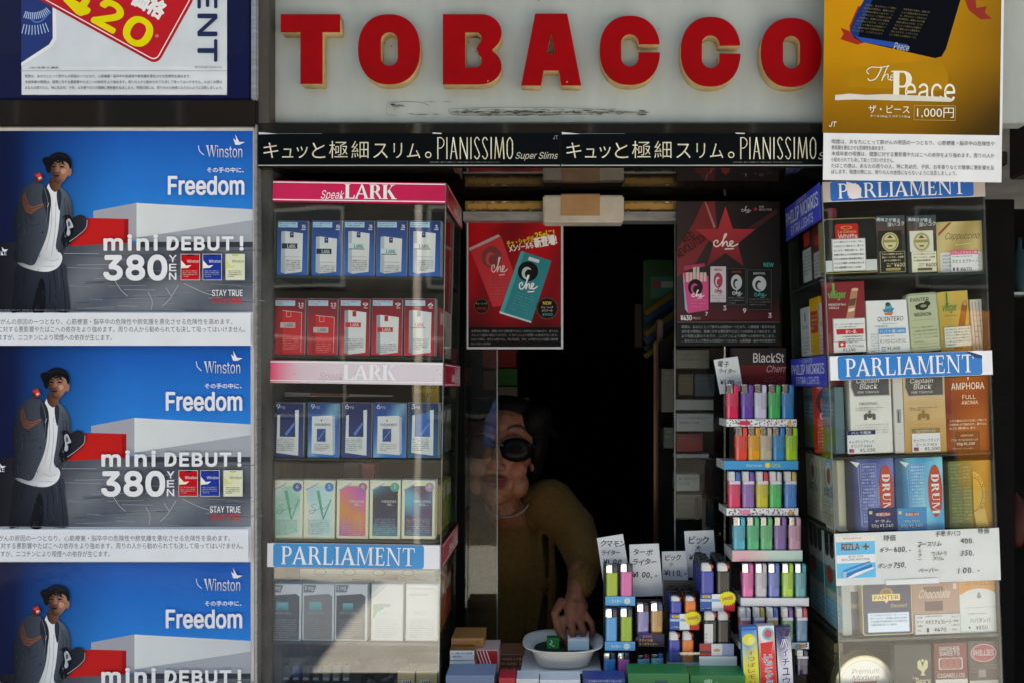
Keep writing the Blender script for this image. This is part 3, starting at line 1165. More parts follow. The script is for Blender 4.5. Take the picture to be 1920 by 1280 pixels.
# ---------------------------------------------------------------- price poster, top left
ar = Art(232, 178, -.0245)
ar.slab(40, -150, 425, 178, .002, c('d5d9dc', 1.1))
ar.rect(40, -150, 425, 125, c('ccd2d6'))
ar.poly([(40, -150), (102, -150), (102, 72), (94, 84), (40, 118)], c('16306f'))
ar.poly([(97, -150), (103, -150), (106, 74), (98, 88), (40, 124), (40, 118), (92, 84), (99, 72)], c('e8ecef'))
for rad, w in ((62, 18), (38, 13)):
    for i in range(26):
        a = R(4 + i * 4.6)
        p = [(40 + (rad - 0) * math.cos(a) + 22, -14 + rad * math.sin(a)), (40 + (rad + w) * math.cos(a) + 22, -14 + (rad + w) * math.sin(a))]
        if max(p[0][0], p[1][0]) < 97 and min(p[0][0], p[1][0]) > 41:
            ar.line(p, 1.6, c('aac2e6'))
ar.curve([(58, 35), (66, 42), (78, 40), (94, 24)], 3, c('3f6fc0'))
# the red price plate, tilted
cs, sn = math.cos(R(29)), math.sin(R(29))


def tl(u, v, ox=216, oy=22):
    return (ox + u * cs - v * sn, oy + u * sn + v * cs)


def plate(m, r):
    return [tl(u, v) for u, v in rr(-165 + m, -100 + m, 118 - m, 50 - m, r)]


ar.poly(plate(0, 16), c('b3101c'))
ar.poly(plate(5, 12), c('ecd9d9'))
ar.poly(plate(7, 11), c('bf0d1a'))


def ttext(ar, s, u0, v0, u1, v1, col, off=0):
    vs, fs, ax, ay, bx, by = glyphs(s, 'i', 0)
    w = off * (v1 - v0) * 1.5
    u0, v0, u1, v1 = u0 + w, v0 + w, u1 - w, v1 - w
    for i in range(8):
        ar.lay += 1
        dx, dy = w * math.cos(i * .785), w * math.sin(i * .785)
        ar._add([tl(dx + u0 + (x - ax) / (bx - ax) * (u1 - u0), dy + v1 - (y - ay) / (by - ay) * (v1 - v0)) for x, y in vs], fs, col, LEVELS.get((tuple(vs[:3]), len(vs))))


ttext(ar, '420', -98, -16, 84, 40, c('f0d512'), .035)
ttext(ar, '価格', 15, -62, 83, -25, c('eeeeee'), .03)
ttext(ar, '※', 88, -1, 95, 6, c('e08a8a'))
# vertical wordmark reading down
for ch, y0, y1 in (('E', -30, 16), ('N', 28, 68), ('T', 76, 116)):
    vs, fs, ax, ay, bx, by = glyphs(ch, 'i', 0)
    for dx, dy in ((0, 0), (1.2, 0), (-1.2, 0), (0, 1.2), (0, -1.2)):
        ar.lay += 1
        ar._add([(dx + 372 + (y - ay) / (by - ay) * 35, dy + y0 + (x - ax) / (bx - ax) * (y1 - y0)) for x, y in vs], fs, c('17244f'), LEVELS.get((tuple(vs[:3]), len(vs))))
ar.scribble(57, 126, 178, 1, 6, c('555555'), 4, seed=2)
ar.text('©2018 BAT Brands Inc.', 366, 125, 418, 129, c('666666'))
ar.rect(40, 133.5, 425, 134.5, c('9aa0a2'))
for i, (t, e) in enumerate(((WARN[0], 358), (WARN[1] + 'たばこの煙は', 417), (WARN[3][7:], 418))):
    ar.text(t, 48, 141 + i * 10.8, e, 147 + i * 10.8, INK, 0)
o = ar.build('poster', 'paper')
tag(o, 'white price poster with tilted red and yellow 420 plate on blue board', 'poster')


# ---------------------------------------------------------------- the blue posters
def skate_poster():
    ar = Art(180, 648, -.0215)
    L, T, Rr, B = -120, 246, 474, 585
    ar.slab(L, T, Rr, 648, .0015, c('dfe1e3'))

    def sky_ink(x, y):
        t = max(0, min(1, (x - 25) / 195))
        v = (y - 246) / 230
        return mixc(c('051a48'), mixc(c('0054ac'), c('0f8ee0'), v), t)
    ar.grid(L, T, Rr, B, 22, 12, sky_ink)
    ar.grid(L, T, 60, B, 12, 8, lambda x, y: mixc(c('071238'), sky_ink(x, y) if y < 455 else c('14161f'), (x - 5 - (y - 246) * .05) / 50))

    def ground_ink(x, y):
        v = (y - 460) / 125
        t = max(0, min(1, (x - 20) / 150))
        return mixc(c('14161f'), mixc(c('565c68'), c('7b8088'), .5 + .5 * math.sin(x * .031 + v * 6)), t * (.75 + .25 * v))
    ar.grid(L, 455, Rr, B, 24, 8, ground_ink)
    ar.poly([(175, 396), (256, 381), (256, 452), (175, 452)], c('a0a0a6'))
    ar.poly([(256, 381), (Rr, 393), (Rr, 456), (256, 456)], lambda x, y: mixc(c('d3d6d4'), c('c0c4c8'), (x - 256) / 218))
    ar.poly([(256, 446), (Rr, 413), (Rr, 458), (256, 458)], c('9fa3aa'))
    ar.rect(256, 454, Rr, 464, c('3b4049'))
    ar.poly([(134, 408), (241, 411), (241, 456), (126, 462)], c('c4201f'))
    ar.poly([(233, 412), (241, 411), (241, 455), (233, 455)], c('9b1819'))
    rnd = random.Random(4)
    for i in range(60):
        x, y = rnd.uniform(120, 455), rnd.uniform(470, 582)
        w = rnd.uniform(15, 70)
        ar.line([(x, y), (x + w, y + rnd.uniform(-3, 3))], rnd.uniform(.4, 1.1), c(rnd.choice(('8b9099', '454a55', '9aa0a8'))))
    for p in ([(215, 525), (228, 545), (240, 556)], [(278, 548), (286, 565), (284, 582)], [(335, 535), (320, 560), (305, 575)],
              [(312, 540), (322, 556)], [(345, 532), (385, 550), (410, 556)]):
        ar.curve(p, 1.1, c('b4b8be'))
    def S(h, l=22, w=62):
        return lambda x, y: mixc(mixc(c('0a0d18'), c(h), .12), c(h), (x - l) / w)
    # the skater: legs, jacket, shirt, hands, head, cap, board
    D0 = c('070914')

    def G(h0, h1, x0, x1, y0=0, y1=0):
        """printed shading: h0 at the left and top, h1 at the right and foot"""
        return lambda x, y: mixc(mixc(D0, c(h0), .25), c(h1), max(0, min(1, (x - x0) / (x1 - x0))) * (1 - .55 * (max(0, min(1, (y - y0) / (y1 - y0))) if y1 else 0)))
    # trousers, their creases
    ar.blob([(34, 497), (80, 500), (120, 494), (126, 525), (131, 560), (130, 585), (100, 585), (76, 585), (40, 585), (22, 585), (27, 545)], G('1a1f2b', '343b48', 24, 120, 500, 600))
    ar.blob([(78, 522), (86, 540), (84, 585), (62, 585), (68, 550)], c('0d1019'))
    for p in ([(100, 506), (106, 540), (104, 582)], [(116, 500), (121, 540), (124, 580)], [(48, 510), (44, 545), (40, 580)], [(92, 515), (95, 550), (92, 580)]):
        ar.curve(p, 1.4, c('151a24'))
    for p in ([(110, 506), (114, 540)], [(88, 512), (98, 508), (112, 504)]):
        ar.curve(p, 1.0, c('454d5b'))
    # shirt
    ar.blob([(90, 350), (100, 356), (110, 358), (114, 400), (112, 440), (109, 466), (118, 482), (112, 500), (92, 510), (62, 507), (34, 494), (40, 470), (70, 440)], G('9aa0a6', 'e2e4e4', 30, 90))
    for p in ([(96, 372), (98, 420), (88, 470)], [(106, 380), (105, 430), (98, 480)], [(84, 484), (98, 490), (112, 486)], [(60, 496), (84, 500), (104, 500)]):
        ar.curve(p, 1.1, c('a9adb3'))
    # jacket: far sleeve and body, lapel, near side
    ar.blob([(56, 347), (72, 344), (86, 350), (93, 364), (95, 400), (90, 440), (76, 476), (64, 498), (44, 494), (28, 487), (34, 440), (32, 400), (40, 362)], G('1c222c', '49505b', 28, 96))
    ar.blob([(84, 349), (94, 362), (97, 384), (91, 420), (87, 396), (80, 372)], c('232831'))
    ar.curve([(84, 352), (91, 380), (89, 418)], 1.0, c('6a727e'))
    ar.curve([(76, 420), (66, 424), (60, 423)], 1.0, c('20252d'))
    ar.ell(81, 437, 1.6, 1.6, c('0c0e12'))
    ar.blob([(110, 353), (124, 360), (134, 376), (138, 402), (133, 432), (124, 462), (112, 474), (106, 462), (111, 430), (114, 390)], lambda x, y: mixc(c('5a616c'), c('20242c'), (y - 350) / 130 + (x - 122) / 50))
    ar.blob([(110, 353), (117, 366), (113, 396), (108, 372)], c('2a2f38'))
    for p in ([(128, 384), (131, 410), (126, 440)], [(122, 372), (124, 400), (119, 430)]):
        ar.curve(p, 1.2, c('2a2f38'))
    # raised forearm in its sleeve, and the open hand
    ar.blob([(34, 384), (44, 378), (58, 392), (68, 404), (62, 418), (46, 424), (36, 436), (28, 420)], G('10141c', '363d48', 26, 70))
    ar.curve([(42, 388), (54, 402), (62, 412)], 1.2, c('10131a'))
    ar.blob([(44, 372), (48, 364), (53, 374), (56, 384), (66, 388), (80, 383), (83, 386), (70, 395), (60, 402), (50, 398), (45, 386)], lambda x, y: mixc(c('4c2c22'), c('8a5a46'), (x - 42) / 40))
    for p in ([(56, 392), (68, 391), (80, 386)], [(54, 396), (64, 397)], [(48, 372), (51, 384)]):
        ar.curve(p, .9, c('3a2018'))
    # skateboard under the other arm
    ar.blob([(116, 452), (126, 424), (140, 409), (152, 404), (162, 408), (166, 420), (158, 436), (142, 449), (126, 464)], lambda x, y: mixc(c('0d0f14'), c('2a2d36'), (x - 120) / 46))
    ar.curve([(165, 414), (163, 428), (150, 441), (132, 454)], 1.2, c('9fa4ab'))
    ar.blob([(121, 408), (132, 405), (140, 424), (134, 446), (120, 448), (125, 428)], c('0c0e12'))
    ar.blob([(126, 415), (132, 411), (137, 420), (139, 427), (132, 430), (134, 439), (126, 445), (128, 430)], c('b0b5ba'))
    ar.blob([(129, 418), (133, 417), (134, 424), (130, 426)], c('5a5f66'))
    ar.ell(124.5, 444, 4.6, 3.2, c('17171a')).ell(124.5, 444, 2, 1.4, c('6a6a6e'))
    ar.ell(123, 408, 4.2, 3, c('17171a'))
    # neck and head
    ar.blob([(97, 334), (106, 340), (117, 338), (115, 352), (106, 361), (98, 356), (94, 346)], lambda x, y: mixc(c('3c231b'), c('7a5040'), (x - 94) / 22))
    ar.blob([(99, 304), (108, 297), (122, 297), (132, 304), (134, 316), (130, 328), (123, 339), (115, 346), (107, 344), (101, 334), (97, 320)], lambda x, y: mixc(c('472a20'), c('b5826a'), (x - 96) / 34 - max(0, (y - 328) / 50)))
    ar.blob([(130, 318), (135, 317), (136, 326), (131, 332)], c('a5715a'))
    ar.blob([(109, 309), (112, 312), (113, 322), (108, 324), (105, 322), (108, 316)], lambda x, y: mixc(c('6e4636'), c('a9765f'), (x - 104) / 9))
    ar.curve([(104, 324), (108, 325.5), (113, 323.5)], 1.0, c('3c221a'))
    ar.blob([(101, 330), (107, 327.5), (114, 329.5), (112, 333), (106, 334), (102, 332)], c('59322a'))
    ar.blob([(102, 330.6), (107, 330), (112, 331), (107, 332.4)], c('240f0c'))
    ar.curve([(101, 326.5), (107, 325.6), (114, 327)], .8, c('3c261e'))
    ar.blob([(99, 314), (102, 312.4), (107, 314), (102, 315.6)], c('1a100d')).blob([(113, 314), (118, 312.4), (123, 314.4), (118, 315.8)], c('1a100d'))
    ar.curve([(98, 310.5), (103, 308.6), (108, 310.6)], 1.3, c('1a110e')).curve([(112, 310.4), (118, 308.4), (125, 311)], 1.3, c('1a110e'))
    ar.curve([(104, 340), (110, 342.5), (117, 340)], 1.0, c('4a2e24'))
    # curls under the cap, the cap turned back
    ar.blob([(88, 318), (90, 302), (99, 291), (112, 287), (125, 290), (134, 299), (136, 312), (133, 318), (129, 308), (118, 303), (106, 303), (100, 308), (97, 322), (92, 326)], c('0c0e14'))
    ar.blob([(82, 300), (90, 296), (98, 300), (97, 312), (91, 318), (85, 310)], c('07090f'))
    ar.curve([(98, 297), (112, 291), (128, 297)], 1.0, c('23262e'))
    rn2 = random.Random(12)
    for i in range(26):
        ar.ell(rn2.uniform(90, 132), rn2.uniform(300, 308), 2.2, 2.0, c('0a0b10'), n=8)
    # cloth grain: many faint creases over jacket, shirt and trousers
    for (xa, xb, ya, yb, h0, h1, n) in ((36, 92, 360, 490, '20252e', '5f6773', 46), (112, 136, 366, 460, '181c23', '565d68', 18), (94, 112, 366, 500, 'b4b8bc', 'f0f0f0', 12), (32, 126, 505, 580, '10131b', '3a4250', 40)):
        for i in range(n):
            x, y = rn2.uniform(xa, xb), rn2.uniform(ya, yb)
            if ya == 360 and x + (y - 360) * .18 > 100:
                continue
            l_ = rn2.uniform(5, 16)
            d_ = rn2.uniform(-4, 4)
            ar.line([(x, y), (x + d_ * .4, y + l_ * .5), (x + d_, y + l_)], rn2.uniform(.5, 1.1), mixc(c(h0), c(h1), max(0, min(1, (x - 25) / 110 + rn2.uniform(-.25, .2)))))
    for i in range(20):
        x, y = rn2.uniform(99, 106), rn2.uniform(318, 342)
        ar.line([(x, y), (x + rn2.uniform(1, 4), y + rn2.uniform(1, 4))], .7, c('3f261d'))
    ar.blob([(118, 320), (126, 319), (128, 325), (121, 329)], c('c08d74'))
    # small red pack held up behind the shoulder
    ar.poly([(69, 329), (79, 325), (85, 338), (75, 343)], c('a8281c')).poly([(72, 331), (79, 328), (80, 331), (74, 334)], c('d84a34'))
    ar.poly([(75, 335), (81, 333), (82, 337), (77, 339)], c('e0b8a4'))
    ar.blob([(68, 338), (73, 334), (76, 342), (72, 347)], c('4a2a20'))
    # lettering
    wh = c('e8ebee')
    ar.curve([(375, 275), (377, 285), (385, 293)], 1.6, c('c9d3e2'))
    silver = lambda x, y: mixc(c('f2f2ee'), c('a9b0b8'), (y - 274) / 24)
    ar.serif('W', 389, 275, 409, 297, silver, T=.22)
    ar.text('inston', 410, 275, 457, 298, silver, .0)
    ar.poly([(440, 262), (448, 268), (462, 269), (452, 274), (444, 274)], c('e4e8ee'))
    ar.poly([(444, 255), (451, 268), (446, 270)], c('e4e8ee'))
    ar.text('その手の中に、', 391, 316, 460, 326, wh, .012)
    ar.text('Freedom', 318, 332, 461, 368, wh, .022)
    ar.text('mini', 198, 441, 300, 472, wh, .035, gap=1.15)
    ar.text('DEBUT', 316, 445, 441, 472, wh, .035, gap=1.1)
    ar.text('!', 452, 444, 460, 472, wh, .035)
    ar.text('380', 198, 479, 318, 528, wh, .035)
    for i, ch in enumerate('YEN'):
        ar.text(ch, 321, 480 + i * 16.5, 335, 493.5 + i * 16.5, wh, .02)
    for x, a, b, t in ((343, 'c1121c', 'd8433c', 'f3e7e3'), (384, '16348f', '2c4fb4', 'e7ebf3'), (427, 'd4d6b4', 'e2e3d2', '3a3c38')):
        ar.rect(x, 478, x + 36, 527, c('c5c9cc'))
        ar.rect(x + 1, 479, x + 35, 526, c(a))
        ar.rect(x + 12, 479, x + 24, 482, c('20222a') if x < 420 else c('b6c832'))
        ar.poly([(x + 1, 490), (x + 10, 500), (x + 20, 499), (x + 14, 504), (x + 1, 505)], c('e9e3d6') if x < 420 else c('c9cf86'))
        ar.text('Winston', x + 12, 489, x + 34, 494.5, c(t))
        ar.frame(x + 3, 508, x + 33, 524, .6, c(b))
        ar.scribble(x + 4, 509, x + 31, 4, 3.4, c(t, .7), 2, seed=x)
    ar.text('STAY TRUE', 402, 545, 459, 557, wh, .01)
    ar.text('STAY FREE', 402, 560, 459, 571, c('d3231f'), .01)
    ar.text('CLARKE', -16, 473, 20, 481, c('d7dbe4'))
    ar.poly([(11, 465), (15, 470), (23, 470), (17, 474), (12, 473)], c('d7dbe4'))
    ar.scribble(-100, 582, 360, 1, 3, c('8a8f99'), 2, seed=9)
    # warning strip
    ar.rect(L, 588, Rr, 648, c('dcdee1'))
    ar.text('なたにとって肺がんの原因の一つとなり、心筋梗塞・脳卒中の危険性や肺気腫を悪化させる危険性を高めます。', -62, 599, 440, 610, INK, -.002)
    ar.text('の喫煙は、健康に対する悪影響やたばこへの依存をより強めます。周りの人から勧められても決して吸ってはいけません。', -64, 613, 464, 624, INK, -.002)
    ar.text('により程度は異なりますが、ニコチンにより喫煙への依存が生じます。', -82, 628, 216, 639, INK, -.002)
    o = ar.build('poster', 'poster_film')
    return o


sp = skate_poster()
tag(sp, 'blue skater poster, topmost of three, below the black strip', 'poster', 'blue skater posters down the left wall')
for dy, dx, lb in ((401.5, -4, 'blue skater poster, middle of the three stacked on the left wall'),
                   (807.5, -4, 'blue skater poster, lowest of three, cut by the bottom of the view')):
    o = sp.copy()
    link(o)
    o.location = W(180 + dx, 648 + dy, -.0215)
    o['label'] = lb


# ---------------------------------------------------------------- golden poster, top right
ar = Art(1710, 340, -.062)
ar.slab(1543, -150, 1878, 340, .0015, c('d9dadb'))


def gold_ink(x, y):
    u = (x - 1540) / 335
    v = max(0, y) / 252
    base = mixc(c('c4891a'), c('a87214'), v)
    return mixc(base, c('3c2c0c'), max(0, (u - .5) * 1.5) * .8 + max(0, v - .45) * 1.0)


ar.grid(1541, -150, 1873, 252, 14, 16, gold_ink)
ar.poly([(1588, 52), (1604, 14), (1624, 12), (1622, 20), (1606, 28), (1600, 52), (1596, 70), (1622, 80), (1604, 86), (1572, 76), (1578, 66), (1572, 54), (1592, 62)], c('9c2a1c'))
ar.poly([(1803, -40), (1822, -40), (1826, 14), (1846, 10), (1842, 22), (1856, 34), (1834, 35), (1812, 18), (1804, -2)], c('8d2f26'))
ar.poly([(1580, 138), (1610, 128), (1760, 110), (1774, 138), (1776, 170), (1590, 165)], c('a87818'))
ar.poly([(1616, 0), (1600, 30), (1589, 58), (1596, 72), (1610, 80), (1750, 109), (1762, 106), (1770, 92), (1796, 0), (1796, -150), (1660, -150)], c('04070e'))
ar.poly([(1616, 0), (1600, 30), (1589, 58), (1596, 72), (1606, 70), (1608, 56), (1640, -20)], c('12306a'))
ar.poly([(1598, 70), (1698, 84), (1702, 96), (1612, 80)], c('1d4a9c'))
ar.text('Peace', 1672, 82, 1700, 95, c('b9b39a'), 0, sh=.2, rot=8)
for i in range(9):
    for j, (u0, u1) in enumerate(((0, 58), (68, 118))):
        xx, yy = 1618 - i * 3.2 + u0 * .99 + (j * 4), 12 + i * 6.0 + u0 * .10
        ar.text(WARN[(i + j) % 3][i:i + 13], xx, yy, xx + (u1 - u0), yy + 3.6, c('8f8358', .8), -.005, rot=6)
# lettering
lt = c('e6dfca')
ar.curve([(1626, 141), (1622, 135), (1630, 128), (1646, 128), (1664, 125)], 1.6, lt)
ar.curve([(1650, 128), (1645, 140), (1638, 150), (1628, 153), (1624, 149)], 2.0, lt)
ar.curve([(1662, 124), (1656, 138), (1650, 153), (1656, 143), (1662, 141), (1662, 150), (1667, 151)], 1.6, lt)
ar.curve([(1668, 147), (1675, 144), (1673, 140), (1667, 145), (1668, 152), (1677, 149)], 1.5, lt)
ar.serif('P', 1668, 134, 1703, 190, lt, T=.2)
ar.text('eace', 1694, 157, 1788, 190, lt, 0)
ar.poly([(1563, 181), (1590, 178), (1620, 180), (1660, 178), (1774, 182), (1787, 187), (1780, 191), (1700, 190), (1600, 189), (1563, 191)], c('cfcabb'))
ar.text('ザ・ピース', 1626, 199, 1703, 214, lt, .004)
ar.text('1,000円', 1717, 202, 1786, 222, lt, .0)
ar.frame(1711, 198, 1789, 226, .7, c('c9b071'))
ar.text('タール10mg ニコチン1.0mg', 1629, 217, 1704, 222.5, lt)
ar.text('JT', 1552, 231, 1565, 241, lt, .01, sh=.2)
for i, t in enumerate((WARN[0][:37], WARN[0][37:], WARN[1][:39], WARN[1][39:], WARN[3][:40], WARN[3][40:])):
    x1 = 1863 if i % 2 == 0 else (1658, 1675, 1793)[i // 2]
    ar.text(t, 1558, 264 + i * 11.3, x1, 272.5 + i * 11.3, INK, -.004)
o = ar.build('poster', 'print_matte', ang=R(.8))
tag(o, 'golden poster with dark blue tin and white warning strip, top right', 'poster')
# the thread it hangs from, at its right edge
o = pxbox('hanging_rail', 'aluminium', 1873, -150, 1877, 250, -.055, .008, None, .001)
o.data.transform(Matrix.Translation(-W(1875, 250, -.05)))
o.location = W(1875, 250, -.05)
tag(o, 'thin pale rail along the right edge of golden poster', 'rail')
GAIN[0] = 1.3
# ---------------------------------------------------------------- left display case
def shelf_z(y, Y=.012):
    return W(0, y, Y).z


def make_case(name, label, cx, yb, x0, x1, ytop, ang, shelves, Yf, depth, side, top_open=False):
    """glass fronted cabinet; pixel numbers at the front plane, upright before the lean"""
    e = empty(name, W(cx, yb, Yf), label, 'display case', 'glass display cases beside the window', ang)
    b = e.location.copy()
    k = K(Yf)
    X0, X1 = (x0 - cx) * k, (x1 - cx) * k
    H = (yb - ytop) * k
    th = .004
    box('back_panel', 'case_back', X0, X1, depth - .006, depth, .001, H - .002, e)
    box('top_panel', 'case_frame', X0, X1, .004, depth - .0062, H - .008, H, e)
    box('base_panel', 'case_frame', X0, X1, .004, depth - .0062, .0, .006, e)
    gm = 'case_glass' if side > 0 else 'clear_glass'
    box('front_glass', gm, X0, X1, 0, .003, .006, H - .001, e, 0)
    if side > 0:
        box('side_glass', 'clear_glass', X1 - .003, X1, .0035, depth - .0065, .0065, H - .0085, e, 0)
        box('side_panel', 'case_frame', X0, X0 + .003, .0035, depth - .0065, .0065, H - .0085, e, 0)
        box('corner_strip', 'shelf_edge', X1, X1 + .0015, -.0008, .005, .0, H, e, 0)
    else:
        box('side_glass', 'clear_glass', X0, X0 + .003, .0035, depth - .0065, .0065, H - .0085, e, 0)
        box('side_panel', 'case_frame', X1 - .003, X1, .0035, depth - .0065, .0065, H - .0085, e, 0)
        box('corner_strip', 'shelf_edge', X0 - .0015, X0, -.0008, .005, .0, H, e, 0)
    for y in shelves:
        z = W(0, y, Yf + .012).z - b.z
        box('shelf', 'shelf_glass', X0 + .0035, X1 - .0035, .0045, depth - .007, z - .0065, z - .0005, e, .0008)
    return e


LC = make_case('display_case', 'tall glass display case of cigarette cards, left of the window', 661, 1301, 500, 822, 341, R(.8),
               (519, 667, 858, 1010, 1201), 0, .262, 1)
LB = LC.location.copy()


def on_case(ar, name, e, mat='gloss', side=0, X=0, Y=None, rot=None):
    """a sign stuck on a cabinet"""
    o = ar.build(name, mat, e)
    o.location = Vector((X, 0, 0)) if side else Vector(((ar.ox - 0) * 0, 0, 0))
    return o


def front_sign(e, cx, yb, Yf, draw, mat='gloss'):
    ar = Art(cx, yb, Yf)
    draw(ar)
    o = ar.build('header_sign', mat, e)
    o.location = (0, -.0045, 0)
    return o


def side_sign(e, X, yb, k, draw, rz, y0, mat='gloss'):
    """drawn in front-plane pixels: u runs along the depth of the cabinet"""
    ar = Art(0, yb, 0, k)
    draw(ar)
    o = ar.build('side_sign', mat, e)
    o.location = (X, y0, 0)
    o.rotation_euler = (0, 0, rz)
    return o


crim = lambda x, y: mixc(c('c22350'), c('b31b46'), (x - 500) / 320)


def head1(ar):
    ar.slab(500, 342, 822, 382, .004, c('b9204a'), c('7c1634'))
    ar.rect(500, 342.5, 822, 380, crim)
    ar.rect(500, 344, 822, 346, c('e6dfe2')).rect(500, 376.5, 822, 378.5, c('e6dfe2'))
    ar.text('Speak', 588, 359, 630, 379, c('e4dcd8'), 0, sh=.25)
    ar.serif('LARK', 634, 347, 731, 374, c('ece6e2'), gap=.02, T=.22)


def head2(ar):
    fade = lambda x, y: mixc(c('cf3f66'), c('c2b9bd'), min(1, (x - 500) / 55) * .8 + min(1, (x - 500) / 180) * .2)
    ar.slab(500, 677, 822, 719, .004, c('d9d4d6'), c('b9b4b6'))
    ar.grid(500, 677, 822, 718, 26, 2, fade)
    ar.rect(500, 679, 822, 680.6, c('e4e2e2')).rect(500, 713.5, 822, 715, c('e4e2e2'))
    ar.text('Speak', 589, 697, 634, 716, c('a99da2'), 0, sh=.25)
    ar.serif('LARK', 636, 683, 736, 711, c('e6e2e3', 1.4), gap=.02, T=.22)
    for (x, y) in ((545, 702), (812, 690), (818, 699), (806, 707), (700, 688)):
        ar.ell(x, y, 1, .8, c('8c8088'))


def parl(ar, x0, y0, x1, y1, bx0, bx1, side=c('d3d2d6'), blue=c('2a83b9')):
    ar.slab(x0, y0, x1, y1, .004, side, c('a9a8aa'))
    ar.rrect(bx0, y0 + 1, bx1, y1 - 1, 5, blue)
    h = y1 - y0
    ar.serif('PARLIAMENT', bx0 + .055 * (bx1 - bx0), y0 + .13 * h, bx1 - .06 * (bx1 - bx0), y1 - .14 * h, c('e6dcdc'), gap=.10, T=.15)


front_sign(LC, 661, 1301, 0, head1)
front_sign(LC, 661, 1301, 0, head2)
front_sign(LC, 661, 1301, 0, lambda ar: parl(ar, 498, 1018, 822, 1064, 510, 792))
XR = (822 - 661) * K(0)


def sideband(y0, y1):
    def f(ar):
        ar.slab(3, y0, 214, y1, .003, c('8f1430'), c('5c0f22'))
        ar.rect(3, y0 + 3, 214, y0 + 4.5, c('d8c8cb')).rect(3, y1 - 4.5, 214, y1 - 3, c('d8c8cb'))
        ar.text('Speak', 84, y0 + 18, 128, y1 - 6, c('dccfd0'), .004, sh=.25)
        ar.serif('LARK', 132, y0 + 7, 206, y1 - 7, c('e0d6d6'), gap=.02, T=.22)
    return f


for (y0, y1) in ((342, 386), (677, 722), (1018, 1062)):
    side_sign(LC, XR + .0046, 1301, K(0), sideband(y0, y1), R(90), .001)

YL = .012


def card_item(x0, y0, x1, y1, bg, depth, draw, label, name='cigarette_card', cat='pack card', group=None, Y=YL, ang=R(.8), mat='carton', rim=c('7f868a'), r=0):
    ar = Art((x0 + x1) / 2, y1, Y)
    ar.slab(x0, y0, x1, y1, depth, rim if rim else bg(x0, y0) if callable(bg) else bg, rim or None, r)
    if rim:
        if callable(bg):
            ar.grid(x0 + 1, y0 + 1, x1 - 1, y1 - 1, 6, 9, bg)
        else:
            ar.rrect(x0 + 1, y0 + 1, x1 - 1, y1 - 1, max(.5, r - 1), bg)
    elif callable(bg):
        ar.grid(x0 + .5, y0 + .5, x1 - .5, y1 - .5, 6, 9, bg)
    if draw:
        draw(ar)
    o = ar.build(name, mat, None, ang)
    tag(o, label, cat, group)
    return o


G1 = 'cigarette cards in the left case'
ordn = ('first', 'second', 'third', 'fourth', 'fifth')


def drawn_pack(ar, x0, y0, x1, y1, body, side, persp=.04):
    h = y1 - y0
    ar.poly([(x0, y0 + 1), (x0 + 7, y0), (x0 + 8, y1), (x0, y1 - 3)], side)
    ar.poly([(x0 + 7, y0), (x1, y0 + 4), (x1 - 1, y1 - 4), (x0 + 8, y1)], body)


for i, (a, b, mg, tall) in enumerate(((518.6, 577, '5', 1), (583.6, 641, '5', 0), (644, 702, '3', 1), (704.7, 763, '3', 0), (766, 826, '1', 1))):
    def d(ar, a=a, b=b, i=i, mg=mg, tall=tall):
        ar.grid(a + 1, 415, b - 1, 519, 5, 8, lambda x, y: mixc(c('11306e'), c('1c62b4'), (y - 415) / 104))
        ar.rect(a + 2, 417, a + 38, 427, c('9cc4de'))
        ar.scribble(a + 4, 418.5, a + 35, 2, 4, c('2a4a70'), 2.4, seed=i)
        ar.text(mg, b - 12, 422, b - 5, 428.5, c('e8eef2'), .02)
        ar.rect(b - 13, 430, b - 5, 431.5, c('c9d6e2'))
        t = 434 if tall else 444
        drawn_pack(ar, a + 8, t, b - 10, 514, c('dfe4e6'), c('a9b4bd'))
        ar.rect(a + 24, t + 2, a + 31, t + 12, c('17305c'))
        ar.ell(a + 27.5, t + 6, 1.5, 1.5, c('8aa2c4'))
        if i < 2:
            ar.rect(a + 9, t + 23, b - 20, t + 33, c('13223c'))
            ar.serif('LARK', a + 19, t + 25, b - 23, t + 31.5, c('e4e6e8'), gap=.02)
        else:
            ar.rect(a + 9, t + 23, b - 20, t + 33, c('b9d3d8' if i != 4 else 'dfe4e6'))
            ar.serif('LARK', a + 19, t + 25, b - 22, t + 31.5, c('1a2a40'), gap=.02)
            ar.rect(a + 10, t + 33, b - 19, t + 34.3, c('22324a'))
        ar.rect(a + 14, t + 48, b - 15, t + 48.6, c('777f86'))
        ar.scribble(a + 17, t + 54, b - 14, 6 if tall else 5, 3.6, c('5a6066'), 2.3, seed=i + 20)
    card_item(a, 414, b, 519, c('174f9a'), .03, d,
              f'blue card with {"tall" if tall else "short"} white packet and number {mg}, {ordn[i]} from left in top row', group=G1)

